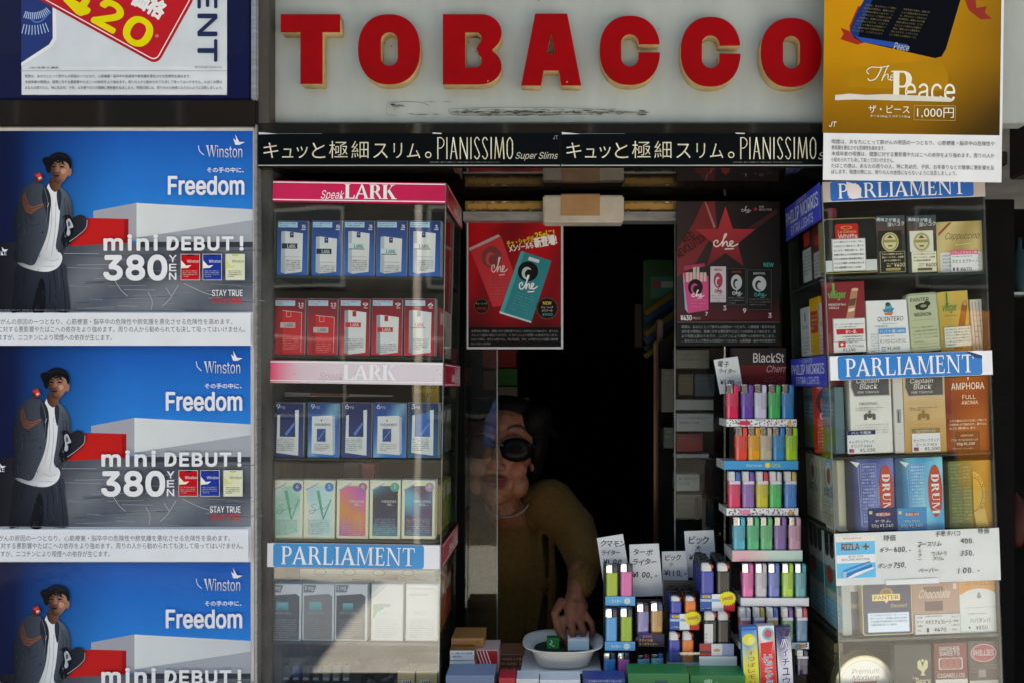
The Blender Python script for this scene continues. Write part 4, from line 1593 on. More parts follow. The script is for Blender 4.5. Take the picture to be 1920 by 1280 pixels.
for i, (a, b, mg, tall) in enumerate(((513, 572, '12', 1), (575, 633, '12', 0), (636, 693, '9', 1), (696, 754, '9', 0), (757, 815, '6', 1))):
    def d(ar, a=a, b=b, i=i, mg=mg, tall=tall):
        ar.grid(a + 1, 561, b - 1, 666, 5, 8, lambda x, y: mixc(c('6d0f22'), c('c0283a'), (y - 561) / 105))
        ar.rect(a + 2, 564, a + 39, 574, c('a9c0d2'))
        ar.scribble(a + 4, 565.5, a + 35, 2, 4, c('38404e'), 2.4, seed=i + 7)
        ar.text(mg, b - 14, 568, b - 4, 575, c('e8eef2'), .02)
        ar.rect(b - 12, 577, b - 5, 578.5, c('d9c0c4'))
        t = 582 if tall else 591
        red = i < 2
        drawn_pack(ar, a + 9, t, b - 7, 664, c('c8202c') if red else c('dfe0e2'), c('a0141f') if red else c('8f959c'))
        if red:
            ar.line([(a + 16, t + 1), (b - 7, t + 4)], .9, c('e8b8b4')).line([(b - 7, t + 4), (b - 8, 660)], .9, c('e8b8b4'))
            ar.frame(a + 23, t + 2, a + 32, t + 13, .8, c('e6a9a6'))
        else:
            ar.rect(a + 24, t + 2, a + 31, t + 12, c('b71c2c') if i < 4 else c('9aa0a4'))
        by = t + 23
        if red:
            ar.rect(a + 12, by, a + 40, by + 10, c('b4b2ae'))
            ar.serif('LARK', a + 20, by + 2, a + 37, by + 8, c('4a4a4a'), gap=.02)
        elif i < 4:
            ar.rect(a + 11, by, a + 40, by + 9, c('c3262c'))
            ar.serif('LARK', a + 20, by + 1.5, a + 37, by + 7.5, c('efe4df'), gap=.02)
        else:
            ar.serif('LARK', a + 20, by + 1, a + 37, by + 8, c('b3202a'), gap=.02)
            ar.rect(a + 11, by + 9.5, a + 40, by + 10.6, c('b3202a'))
        ar.scribble(a + 17, t + 53, b - 12, 6 if tall else 5, 3.5, c('6a6266') if not red else c('d88a88'), 2.2, seed=i + 40)
    card_item(a, 560, b, 667, c('8d1626'), .03, d,
              f'red card with {"tall" if tall else "short"} {"red" if i < 2 else "white"} packet and number {mg}, {ordn[i]} from left in second row', group=G1)

for i, (a, b, mg) in enumerate(((511, 569, '9'), (576, 636, '9'), (640, 697, '6'), (699, 761, '6'), (764, 822, '3'))):
    def d(ar, a=a, b=b, i=i, mg=mg):
        def ink(x, y):
            u, v = (x - a) / 58, (y - 755) / 103
            if i in (1, 3):
                beam = max(0, 1 - abs((u + v * .9) - .95) * 3)
                return mixc(mixc(c('123a7c'), c('2b77c4'), v), c('8ac8f2'), beam * .6)
            return mixc(c('1c2550'), c('35447e'), v) if i != 4 else mixc(c('122a4e'), c('1c5c86'), v)
        ar.grid(a + 1, 756, b - 1, 857, 8, 12, ink)
        ar.text(mg, a + 6, 757, a + 13, 766, c('cdd6e6'))
        ar.text('mg', a + 14, 761, a + 22, 766, c('a9b6cc'))
        if i in (1, 3):
            ar.poly([(a + 8, 780), (b - 14, 778), (b - 12, 852), (a + 8, 849)], c('d7dce2'))
            ar.poly([(b - 14, 778), (b - 9, 781), (b - 8, 849), (b - 12, 852)], c('a5b0c0'))
            ar.serif('PARLIAMENT', a + 13, 793, b - 17, 797.5, c('3b4560'), gap=.06)
            ar.poly([(a + 24, 786), (a + 28, 786), (a + 26, 790)], c('6a748a'))
            ar.rect(a + 18, 803, a + 34, 827, c('2a4a88'))
            ar.line([(a + 20, 824), (a + 26, 815), (a + 32, 806)], .8, c('9db6de'))
            ar.scribble(a + 13, 831, b - 18, 4, 3.6, c('6b7280'), 2.1, seed=i)
        else:
            ar.poly([(a + 8, 778), (a + 13, 777), (a + 13, 818), (b - 16, 818), (b - 17, 768), (b - 10, 767), (b - 10, 853), (a + 7, 848)], c('cdd3da'))
            ar.poly([(a + 14, 778), (b - 17, 770), (b - 16, 818), (a + 13, 818)], ink if i != 4 else c('1e63a8'))
            ar.poly([(a + 22, 812), (b - 18, 790), (b - 18, 796), (a + 26, 816)], c('4f7fc4'))
            ar.scribble(a + 9, 821, b - 18, 7, 3.5, c('565e6a'), 2.2, seed=i + 3)
    card_item(a, 754, b, 858, c('223a70'), .03, d,
              f'dark blue card with {"closed white" if i in (1, 3) else "open blue"} packet, {ordn[i]} from left in third row', group=G1)

row4 = (('508', '567'), ('568', '627'), ('630', '690'), ('692', '750'), ('752', '815'))
nm4 = ('pale mint card with green V shape and violet dot', 'pale blue card with green V shape and blue dot', 'pink and orange watercolour card with mauve dot',
       'deep teal and violet card with green dot', 'blue and plum watercolour card with mauve dot')
for i, (a, b) in enumerate(row4):
    a, b = float(a), float(b)

    def d(ar, a=a, b=b, i=i):
        ar.rect(a + 1, 901, b - 1, 1008, c('d9dbb0') if i < 5 else WHITE)
        rnd = random.Random(i * 5 + 1)
        blobs = [(rnd.uniform(a, b), rnd.uniform(910, 1008), rnd.uniform(12, 30)) for _ in range(7)]
        pal = (('cfe2dc', 'a5d2c2', '88c0b0'), ('d6e6ea', 'b4d6e0', '9cc6d2'), ('e86a86', 'ef8440', 'b85aa8'), ('2a7c94', '1c2450', '12182c'), ('2f7fa6', '4a3a5e', '5aa9c2'))[i]

        def ink(x, y):
            col = c(pal[0])
            for j, (bx, by, br) in enumerate(blobs):
                w = max(0, 1 - math.hypot(x - bx, y - by) / (br * 1.6))
                col = mixc(col, c(pal[1 + j % 2]), min(1, w * 1.3))
            return col
        ar.grid(a + 6, 910, b - 5, 1004, 16, 26, ink)
        ar.poly([(a + 2, 912), (a + 2, 920), (a + 34, 903), (a + 20, 903)], c('e3e4da'))
        ar.line([(a + 4, 918), (a + 28, 905)], 2, c('9aa09a'))
        dot = ('4a5aa0', '2f7cc0', 'a56a8e', '3f9c8a', 'a58aa4')[i]
        ar.ell(b - 11, 912, 8.5, 8.5, c(dot))
        ar.text('1' if i % 2 else '6', b - 13.5, 907, b - 8.5, 914, c('e6e8ee'))
        if i < 2:
            g = c('3f9c7c')
            ar.poly([(a + 24, 920), (a + 30, 918), (a + 39, 972), (a + 36, 973)], g)
            ar.poly([(a + 36, 973), (a + 39, 972), (a + 53, 935), (a + 51, 934)], g)
            ar.curve([(a + 24, 944), (a + 15, 947), (a + 23, 955), (a + 15, 962), (a + 12, 956), (a + 26, 955), (a + 32, 950), (a + 38, 953), (a + 47, 944)], 1, c('4e8a80'))
            ar.scribble(a + 10, 973, b - 10, 8, 3.6, c('6e8e90'), 2.2, seed=i)
            ar.rect(a + 7, 936, b - 6, 936.6, c('9cb8b4'))
        else:
            lc = c('f2dcd8') if i == 2 else c('c9d2de')
            ar.text('VIRGINIA', a + 22, 937, b - 8, 941, lc)
            ar.text('S.', a + 33, 943, b - 13, 947, lc)
            ar.scribble(a + 10, 971, b - 9, 9, 3.5, mixc(lc, ink(a + 30, 980), .45), 2.1, seed=i)
    card_item(a, 899, b, 1010, c('d4d6c8'), .03, d, f'{nm4[i]}, {ordn[i]} from left in fourth row', group=G1, rim=c('c4c4ba'))

for i, (a, b) in enumerate(((504, 563.5), (566, 625), (627, 687), (695, 754.5), (760, 820))):
    def d(ar, a=a, b=b, i=i):
        if i < 3:
            g = ('4e5058', '7c7a7c', '4c4c52')[i]
            ar.rect(a + 1.5, 1096, b - 1.5, 1199, c('c2c4cc'))
            ar.poly([(a + 3, 1116), (b - 10, 1112), (b - 3, 1117), (b - 3, 1198), (a + 3, 1198)], c(g, 1.25))
            ar.poly([(a + 2, 1096), (a + 26, 1096), (a + 21, 1110), (a + 2, 1110)], c('6d747c'))
            ar.text(('5', '8', '1')[i] + ' mg', a + 4, 1098, a + 20, 1107, c('dfe2e6'), .004)
            ar.rect(a + 13, 1127, a + 36, 1143, c('4f8c9c') if i == 0 else c('7f9c9a') if i == 1 else c('4a4a50'))
            ar.grid(a + 15, 1130, a + 34, 1146, 4, 3, lambda x, y: mixc(c('58b0b8'), c(g, 1.25), (y - 1130) / 16))
            ar.text('MENTHOL', a + 10, 1146, a + 42, 1151, c('8e98a0'))
            ar.scribble(a + 8, 1160, b - 8, 9, 4, c('9a9aa0'), 2, seed=i)
        else:
            ar.rect(a + 1.5, 1096, b - 1.5, 1199, c('dcdedf'))
            if i == 3:
                ar.poly([(a + 2, 1117), (a + 26, 1096), (a + 31, 1096), (a + 2, 1121)], c('b6babd'))
                ar.poly([(a + 4, 1132), (a + 24, 1132), (a + 24, 1140), (a + 12, 1146), (a + 6, 1158), (a + 4, 1158)], c('8fb59a'))
                ar.rect(a + 12, 1131, a + 36, 1137, c('aeb0b0'))
            else:
                ar.rect(a + 6, 1102, b - 8, 1104, c('b9bcc0'))
                ar.rect(a + 6, 1112, b - 18, 1116, c('b4c6c6'))
            ar.text('NEO', a + 16, 1145, a + 38, 1152, c('c2c6c8'))
            ar.scribble(a + 8, 1160, b - 8, 9, 4, c('b4b8ba'), 2, seed=i)
    card_item(a, 1094, b, 1201, c('b9bcc2'), .03, d,
              f'{("charcoal card with blue patch", "pale grey card with grey packet", "dark grey card with teal patch", "white card with green corner block", "plain white card with faint print")[i]}, {ordn[i]} from left in fifth row',
              group=G1, rim=c('cfd1d6'))

# papers pushed in behind the third and fifth rows
ar = Art(792, 757, .075)
ar.slab(776, 716, 822, 760, .012, c('a08432'), c('7a6426'))
ar.text('VIRGINIA', 779, 722, 819, 728, c('2f2a1c'))
ar.text('GOLD', 779, 736, 806, 743, c('2f2a1c'))
tag(ar.build('tobacco_pouch', 'carton', None, R(.8)), 'mustard yellow pouch standing behind the third row of cards', 'pouch')
ar = Art(586, 742, .07)
ar.solid([(512, 741), (520, 735), (735, 738), (736, 741), (520, 744)], .01, c('b9bcc0'))
ar.poly([(582, 735.5), (655, 737), (655, 741), (582, 741)], c('b2532a'))
tag(ar.build('pen_rod', 'plastic', None, R(.8)), 'thin pale rod with orange grip lying above the third row', 'rod')
ar = Art(690, 900, .085)
ar.slab(645, 866, 680, 899, .03, c('55504c'), c('3c3836'))
ar.slab(672, 868, 702, 899, .045, c('c86a72'), c('8c4048'))
tag(ar.build('small_carton', 'carton', None, R(.8)), 'small pink and grey carton behind the watercolour card row', 'carton')
ar = Art(660, 1090, .06)
ar.slab(562, 1066, 815, 1092, .05, c('c4cbc8'), c('8d9490'))
for i in range(4):
    ar.ell(600 + i * 55, 1072, 12, 6, c('8f9a9a'))
    ar.ell(600 + i * 55, 1072, 10.5, 4.6, c('c9d0cd'))
ar.poly([(566, 1086), (700, 1084), (745, 1079), (800, 1084), (812, 1087), (812, 1090), (566, 1090)], c('b98a3a'))
ar.poly([(660, 1084), (745, 1080), (748, 1087), (662, 1089)], c('9c3a28'))
tag(ar.build('patterned_carton', 'carton', None, R(.8)), 'flat carton with ring pattern under the blue header of the left case', 'carton')

# foot of the case: translucent blister tray of lighters, crumpled bag, two cream cartons
tr = empty('blister_tray', W(590, 1301, .05), 'translucent ribbed tray of capped bottles at the foot of the left case', 'tray')
T0 = tr.location.copy()
bm = bmesh.new()
o0 = rr(-86, -70, 86, 0, 22)
k = K(.05)
prev = None
for (y, s_) in ((0, .94), (.004, 1), (.05, 1)):
    ring = [bm.verts.new((px * s_ * k, y, -py * k * (1 if s_ == 1 else .985))) for px, py in o0]
    if prev:
        for i in range(len(ring)):
            bm.faces.new((prev[i], prev[(i + 1) % len(ring)], ring[(i + 1) % len(ring)], ring[i]))
    else:
        bm.faces.new(ring)
    prev = ring
mesh_obj('tray_shell', bm, 'clear_plastic', tr, False)
for i in range(7):
    x = (-58 + i * 19) * k
    col = ('6a7a72', '3f6fb4', '5a625e', '4a4f52', '8a8f8c', '8a8f8c', '6f7574')[i]
    ar = Art(0, 0, 0, k)
    ar.slab(-6.5, -50, 6.5, 0, .016, c(col, 1.6), c(col, 1.6), 5)
    ar.rrect(-5.5, -28, 5.5, -22, 2, c('d9dcdf'))
    b_ = ar.build('bottle', 'plastic', tr)
    b_.location = (x, .012, .0)
    bm = bmesh.new()
    tube(bm, [(0, .008, .051 * 1.0), (0, .008, .062)], [.006, .005], 10)
    mesh_obj('bottle_cap', bm, 'black_metal', b_, True)
bm = bmesh.new()
bmesh.ops.create_grid(bm, x_segments=16, y_segments=20, size=.5)
rnd = random.Random(3)
for v in bm.verts:
    u, w = v.co.x, v.co.y
    v.co = Vector((u * .085 * (1.25 - abs(w) * .6 + .3 * w), rnd.uniform(-.006, .006) + .015 * math.sin(u * 14 + w * 5) * .5, (w + .5) * .082))
o = mesh_obj('plastic_bag', bm, 'clear_plastic', None, False)
o.location = W(725, 1300, .045)
tag(o, 'crumpled clear plastic bag between tray and cream cartons', 'bag')
for i, (x0, x1) in enumerate(((745, 778), (780, 820))):
    ar = Art((x0 + x1) / 2, 1301, .02)
    ar.slab(x0, 1258, x1, 1300, .05, c('c9b48c'), c('a8946c'))
    ar.rect(x0 + 8, 1274, x0 + 24, 1298, c('dfe0dc'))
    for j in range(4):
        ar.line([(x0 + 9 + j * 4, 1297), (x0 + 13 + j * 4, 1276)], 2, c('1c1c1c'))
    tag(ar.build('small_carton', 'carton'), f'small cream carton with striped label, {"left" if i == 0 else "right"} of the pair at the case foot', 'carton')

# packs standing along the right side of the case, seen through its side glass
def side_item(px, y0, y1, w, Xpx, Yc, col, draw, label, rz, depth=.02, name='cigarette_pack', cat='pack', group=None, mat='carton', ang=0):
    """carton turned to face sideways: Xpx pixel position at the front plane, Yc its near end"""
    k = K(0)
    ar = Art(0, y1, 0, k)
    ar.slab(0, y0, w, y1, depth, col(0, y0) if callable(col) else col)
    if draw:
        draw(ar)
    o = ar.build(name, mat, None, 0)
    o.location = Vector(((Xpx - VX) * k, Yc, ZC + (VY - y1) * k))
    o.rotation_euler = (Matrix.Rotation(ang, 4, 'Y') @ Matrix.Rotation(rz, 4, 'Z')).to_euler()
    tag(o, label, cat, group)
    return o


for (y1, cols, row) in ((667, ('8c1f2c', 'b4a8a0'), 'second'), (858, ('3a4a5c', '5c5a58'), 'third'), (1010, ('8f7a1c', '5e7a2c'), 'fourth'), (1201, ('b4632c', '9c2f24'), 'fifth')):
    for j, cc in enumerate(cols):
        def d(ar, y1=y1, cc=cc, j=j):
            ar.rect(6, y1 - 86, 60, y1 - 62, c('c9c4ba', .8))
            ar.scribble(8, y1 - 40, 58, 4, 6, c('d8d2c8', .6), 3.4, seed=j + y1)
        side_item(0, y1 - 95, y1, 66, 818, .055 + j * .095, c(cc), d,
                  f'{"nearer" if j == 0 else "farther"} carton facing sideways at right end of {row} row, left case', R(90), group='sideways cartons in the left case')
# ---------------------------------------------------------------- right display case
A2 = R(-2.1)
YR = -.012                      # its front stands a little proud of the wall line
RC = make_case('display_case', 'tall glass display case of tins and pouches, right of the window', 1730, 1301, 1577, 1882, 341, A2,
               (514, 661, 850, 995, 1190), YR - .012, .262, -1)
YI = YR + .002


def r_sign(draw, mat='gloss'):
    ar = Art(1730, 1301, YR - .012)
    draw(ar)
    o = ar.build('header_sign', mat, RC)
    o.location = (0, -.0045, 0)
    return o


def parl_top(ar):
    parl(ar, 1577, 336, 1880, 374, 1590, 1858, c('a79a92'), c('1f5fa8'))
    ar.poly([(1620, 338), (1642, 344), (1648, 352), (1646, 369), (1630, 371), (1622, 364)], c('d8ccd2'))


def parl_mid(ar):
    parl(ar, 1577, 661, 1882, 707, 1592, 1862, c('d0d1d4'), c('2272b2'))
    ar.poly([(1833, 662), (1862, 664), (1862, 676), (1846, 672)], c('16406c'))
    ar.poly([(1836, 661), (1862, 661), (1862, 670)], c('dadadc'))


r_sign(parl_top)
r_sign(parl_mid)
# turned-in side of this case carries blue signs
XL = (1577 - 1730) * K(YR)


def pm_band(y0, y1):
    def f(ar):
        ar.slab(3, y0, 214, y1, .003, c('3340ae'), c('232c78'))
        ar.text('LIGHTS', 80, y0 + 2, 140, y0 + 10, c('a9b4e2'))
        ar.serif('PHILIP MORRIS', 12, y0 + 12, 204, y0 + (y1 - y0) * .58, c('c3cdf0'), gap=.05, T=.15) if False else \
            ar.text('PHILIP MORRIS', 10, y0 + 13, 206, y0 + (y1 - y0) * .58, c('c3cdf0'), .004)
        ar.text('EXTRA LIGHTS', 40, y0 + (y1 - y0) * .66, 176, y1 - 5, c('c3cdf0'))
    return f


for (y0, y1) in ((342, 412), (664, 722)):
    side_sign(RC, XL - .0046, 1301, K(YR), pm_band(y0, y1), R(-90), .001 + 217 * K(YR))

G2 = 'tins and packs in the right case'


def item(x0, y0, x1, y1, depth, col, draw, label, name='cigar_tin', cat='tin', r=0, mat='tin', rim=None, ang=A2, Y=None, side=None):
    ar = Art((x0 + x1) / 2, y1, YI if Y is None else Y)
    if rim:
        ar.slab(x0, y0, x1, y1, depth, rim, rim, r)
        ar.rrect(x0 + 2.2, y0 + 2.2, x1 - 2.2, y1 - 2.2, max(.5, r - 1.5), col)
    else:
        ar.slab(x0, y0, x1, y1, depth, col if not callable(col) else col(x0, y0), side, r)
        if callable(col):
            ar.grid(x0 + .6, y0 + .6, x1 - .6, y1 - .6, 8, 10, col)
    if draw:
        draw(ar)
    o = ar.build(name, mat, None, ang)
    tag(o, label, cat, G2)
    return o


def price_label(parent, x0, y0, x1, y1, draw, Y=None, dy=-.0022, bgc=None):
    ar = Art((x0 + x1) / 2, y1, YI if Y is None else Y)
    ar.slab(x0, y0, x1, y1, .0012, bgc or c('dfe0e0'))
    draw(ar)
    o = ar.build('price_label', 'paper', parent)
    p = W((x0 + x1) / 2, y1, ar.Y) - parent.location
    p = Matrix.Rotation(-parent.rotation_euler[1], 3, 'Y') @ p
    o.location = p + Vector((0, dy, 0))
    return o


# row one
def d(ar):
    ar.rrect(1569, 420, 1612, 452, 4, c('c3141a'))
    ar.ell(1590, 427, 11, 3.4, c('d8923a')).ell(1590, 427, 8, 2.2, c('b4301c'))
    ar.text('La Corona', 1574, 432, 1608, 437, c('e6c78a'))
    ar.text('Whiffs', 1574, 439, 1610, 447, c('efe6dc'), .01)
    ar.rect(1549, 488, 1645, 509, c('ced2d4'))


t = item(1546, 409, 1648, 513, .03, c('0b100e'), d, 'large black tin with gold rim and red badge, leftmost on the top shelf', r=7, rim=c('8f8a58'))
price_label(t, 1561, 448, 1624, 509, lambda ar: (ar.frame(1561.5, 448.5, 1623.5, 508.5, .6, c('444444')), ar.scribble(1564, 452, 1620, 7, 8, c('4a4c4e'), 4, seed=3)))
for i, x in enumerate((1645, 1704)):
    def d(ar, i=i, x=x):
        ar.grid(x + 1, 405, x + 54, 440, 6, 5, lambda a, b: mixc(c('2a3f4c'), c('54392a'), (b - 405) / 30 + .2 * math.sin(a * .4)))
        ar.text('美味さが香る', x + 2, 409, x + 46, 416, c('cfe0e8'), .006, rot=4)
        ar.text('深いコク', x + 22, 417, x + 54, 425, c('cfe0e8'), .006, rot=-3)
        body = c('15130f') if i == 0 else c('c9c8bc')
        ar.rect(x + 4, 433, x + 48, 472, body)
        ar.ell(x + 26, 454, 16, 18, c('b9ae7c')).ell(x + 26, 454, 14, 16, c('8a8050')).ell(x + 26, 454, 12, 14, c('c2b88c'))
        ar.rect(x + 13, 450, x + 39, 455, c('8c8254')).rect(x + 22, 460, x + 30, 463, c('5e5634'))
        ar.poly([(x + 20, 447), (x + 26, 441), (x + 32, 447)], c('4a4226'))
        lab = c('1a1814') if i == 0 else c('d6d0b8')
        ink = c('cfc6a4') if i == 0 else c('3a3426')
        ar.rect(x + 6, 472, x + 53, 511, lab)
        ar.frame(x + 6, 472, x + 53, 511, .8, c('a9a07a'))
        ar.scribble(x + 10, 475, x + 50, 3, 6, ink, 3.6, seed=i)
        ar.text('¥400', x + 32, 494, x + 52, 501, ink, .006)
        ar.scribble(x + 18, 494, x + 30, 2, 4, ink, 2.4, seed=i + 4)
        ar.rrect(x + 16, 503, x + 44, 508, 2, c('9c8c4c') if i == 0 else c('5c5030'))
    item(x, 404, x + 55, 513, .025, c('2c302e'), d, f'{"dark" if i == 0 else "pale"} wrapped pack with round gold crest, {"second" if i == 0 else "third"} on the top shelf',
         'cigarette_pack', 'pack', mat='carton')


def d(ar):
    ar.poly([(1762, 436), (1782, 417), (1788, 417), (1762, 442)], c('9c4a2a'))
    ar.text('Cappuccino', 1772, 436, 1836, 452, c('3a3022'), -.004, sh=.35)
    ar.line([(1792, 460), (1822, 457)], .8, c('d8cfa8'))
    ar.rrect(1764, 473, 1842, 510, 4, c('d4dade'))
    ar.scribble(1768, 477, 1838, 5, 6.4, c('4a7a9c'), 4, seed=8)


t = item(1758, 415, 1848, 513, .025, lambda x, y: mixc(c('a98f56'), c('d3bd84'), .5 + .5 * math.sin(x * .09 + y * .04)), d,
         'gold tin with flowing black script and pink topped price label', r=6)
price_label(t, 1783, 470, 1834, 512, lambda ar: (ar.rect(1783, 470, 1834, 478, c('d6557a')), ar.text('リラックスなひと時', 1785, 471.5, 1832, 476.8, c('f2e0e4')),
            ar.scribble(1786, 480, 1831, 1, 4, INK, 2.6, seed=1), ar.text('ネオス カプチーノ', 1785, 487, 1832, 494, INK, .005),
            ar.rect(1786, 502, 1789.5, 508, c('28407c')), ar.rect(1793, 502, 1796.5, 508, c('b4303a')), ar.text('¥470', 1800, 502, 1821, 508.5, INK, .006)))

# row two
def d(ar):
    ar.text('villiger', 1556, 545, 1590, 563, c('3f9c4a'), .012)
    ar.rect(1565, 531, 1569, 552, c('3f9c4a'))
    ar.text('PREMIUM No.6', 1557, 569, 1589, 573, c('e0d4cc'), .006)
    ar.text('VANILLA', 1557, 575, 1576, 579, c('e0d4cc'), .006)
    ar.poly([(1600, 545), (1613, 541), (1603, 600), (1588, 600)], c('a9765a'))
    ar.ell(1607, 544, 6.5, 3, c('c9a08a'))
    ar.poly([(1596, 562), (1609, 560), (1606, 573), (1594, 575)], c('5c3a2a'))
    ar.poly([(1594, 580), (1606, 578), (1604, 584), (1593, 586)], c('d8c4a8'))


t = item(1550, 528, 1625, 661, .02, c('7a1722'), d, 'dark red carton with green lettering and tilted cigar, leftmost on the second shelf', 'cigar_carton', 'carton', mat='carton')
price_label(t, 1563, 597, 1624, 660, lambda ar: (ar.frame(1563.5, 597.5, 1623.5, 640, .7, c('333333')), ar.scribble(1567, 607, 1620, 2, 5, INK, 2.6, seed=5), ar.rect(1569, 617, 1620, 627, c('b8202a')),
            ar.text('香り一服。', 1586, 619, 1607, 625.5, c('f0dede'), .006), ar.scribble(1580, 630, 1618, 3, 5, INK, 2.8, seed=6), ar.rect(1572, 640, 1585, 650, c('d01c26')),
            ar.rect(1577.3, 642, 1579.7, 648, c('f4f4f4')), ar.rect(1575.5, 643.9, 1581.5, 646.1, c('f4f4f4')), ar.text('プレミアム No.6', 1589, 646, 1619, 650.5, INK, .004),
            ar.text('¥1,150', 1580, 652, 1603, 658.5, INK, .006)))


def d(ar):
    ar.ell(1669, 578, 7, 9, c('49a0b4')).ell(1668, 571, 5, 4, c('2f4f44')).poly([(1658, 580), (1680, 578), (1676, 586), (1660, 586)], c('2f7c9c'))
    ar.poly([(1660, 587), (1678, 586), (1674, 592), (1662, 591)], c('c06a34'))
    ar.text('QUINTERO', 1647, 594, 1695, 603, c('2c3038'), .006, sh=.12)
    ar.line([(1656, 607), (1684, 607)], .6, c('6a6c70'))
    ar.scribble(1642, 610, 1697, 1, 5, c('4a78a4'), 3, seed=4)
    ar.scribble(1634, 625, 1648, 7, 5, c('8a8c90'), 2.4, seed=14)


t = item(1627, 563, 1711, 661, .025, c('dfe1e4'), d, 'white carton with small blue and orange picture, beside dark red carton', 'cigar_carton', 'carton', mat='carton')
price_label(t, 1648, 615, 1699, 660, lambda ar: (ar.rect(1648, 616, 1699, 626, c('2a86be')), ar.text('ハバナ産100%', 1650, 618, 1697, 624.5, c('e8f0f4'), .006),
            ar.scribble(1652, 629, 1695, 1, 4, INK, 2.4, seed=9), ar.text('キンテロ ミニシガリロ', 1650, 635, 1697, 643, INK, .004), ar.rect(1652, 649, 1661, 657, c('7a8cb4')),
            ar.rect(1652, 651, 1661, 652.5, c('e4e4e4')), ar.rect(1652, 654, 1661, 655.5, c('e4e4e4')), ar.text('¥1,600', 1663, 649, 1687, 656, INK, .006)))


def d(ar):
    ar.frame(1709, 552, 1764, 650, .8, c('6e7a62'))
    ar.text('PANTER', 1714, 558, 1749, 565, c('23281f'), .012)
    ar.ell(1736, 575, 11, 7, c('2a2c26')).ell(1745, 570, 6, 5, c('2a2c26')).poly([(1722, 572), (1730, 570), (1730, 580), (1724, 580)], c('2a2c26'))
    ar.ell(1738, 574, 6, 3, c('8a9478'))
    ar.text('MIGNON', 1720, 586, 1751, 593, c('23281f'), .008)
    ar.scribble(1714, 612, 1760, 5, 6.5, c('7a8470'), 3, seed=2)
    ar.line([(1714, 600), (1760, 600)], .5, c('8a947c')).line([(1714, 644), (1760, 644)], .5, c('8a947c'))


item(1706, 549, 1768, 659, .02, c('b3bd9e'), d, 'pale green rounded tin with black animal emblem, leaning on second shelf', r=9, rim=c('9aa488'), ang=R(-4.5), mat='tin')


def d(ar):
    ar.text('villiger', 1772, 568, 1800, 587, c('2f7c3c'), .012)
    ar.rect(1780, 548, 1783.5, 576, c('2f7c3c'))
    ar.text('PREMIUM No.3', 1776, 590, 1800, 593.5, c('7a6a34'))
    ar.poly([(1810, 569), (1818, 565), (1820, 570), (1806, 654), (1790, 654)], c('8c5430'))
    ar.ell(1815, 570, 4.6, 5, c('b98a5c'))


t = item(1764, 546, 1822, 659, .02, lambda x, y: mixc(c('c9ad58'), c('a88a3c'), (y - 546) / 113), d,
         'yellow gold rounded tin with cigar picture, rightmost tin on second shelf', r=9, ang=R(-4), mat='tin')
price_label(t, 1771, 612, 1822, 650, lambda ar: (ar.frame(1771.3, 612.3, 1821.7, 649.7, .7, c('333333')), ar.scribble(1774, 616, 1819, 6, 5.5, c('5a5a52'), 3, seed=21)), bgc=c('c9c9bd'))


def d(ar):
    for i in range(4):
        ar.line([(1828 + i * 6, 566), (1831 + i * 6.4, 655)], 1.2, c('9c6a6a') if i % 2 == 0 else c('8c8a84'))
    ar.scribble(1830, 590, 1850, 5, 10, c('a98a88'), 3, seed=6)


item(1824, 561, 1853, 660, .04, c('d4d0c4'), d, 'narrow cream carton with pink lines at the right end of the second shelf', 'cigar_carton', 'carton', mat='carton', ang=R(-3.4), Y=YI + .012)

# row three: pouches
def stand_in_portrait(ar, x0, y0, x1, y1, dark, light):
    """a plain rounded blot with a paler oval, no likeness"""
    w, h = x1 - x0, y1 - y0
    ar.ell(x0 + w * .5, y0 + h * .48, w * .48, h * .48, dark)
    ar.ell(x0 + w * .45, y0 + h * .56, w * .24, h * .30, light)
    ar.ell(x0 + w * .55, y0 + h * .60, w * .20, h * .22, dark)


def d(ar):
    ar.rect(1536, 720, 1573, 727, c('e0a9a0'))
    stand_in_portrait(ar, 1533, 728, 1570, 778, c('3c2a22'), c('c8452c'))
    ar.che(1541, 762, 1583, 784, c('efe6e0'), 2.2)
    ar.scribble(1534, 794, 1588, 9, 6, c('eab4a4'), 3.6, seed=2)


item(1536, 710, 1596, 848, .03, c('cf3420'), d, 'red tobacco pouch with white handwriting at left end of the third shelf', 'tobacco_pouch', 'pouch', mat='wrapped', Y=YI + .085)


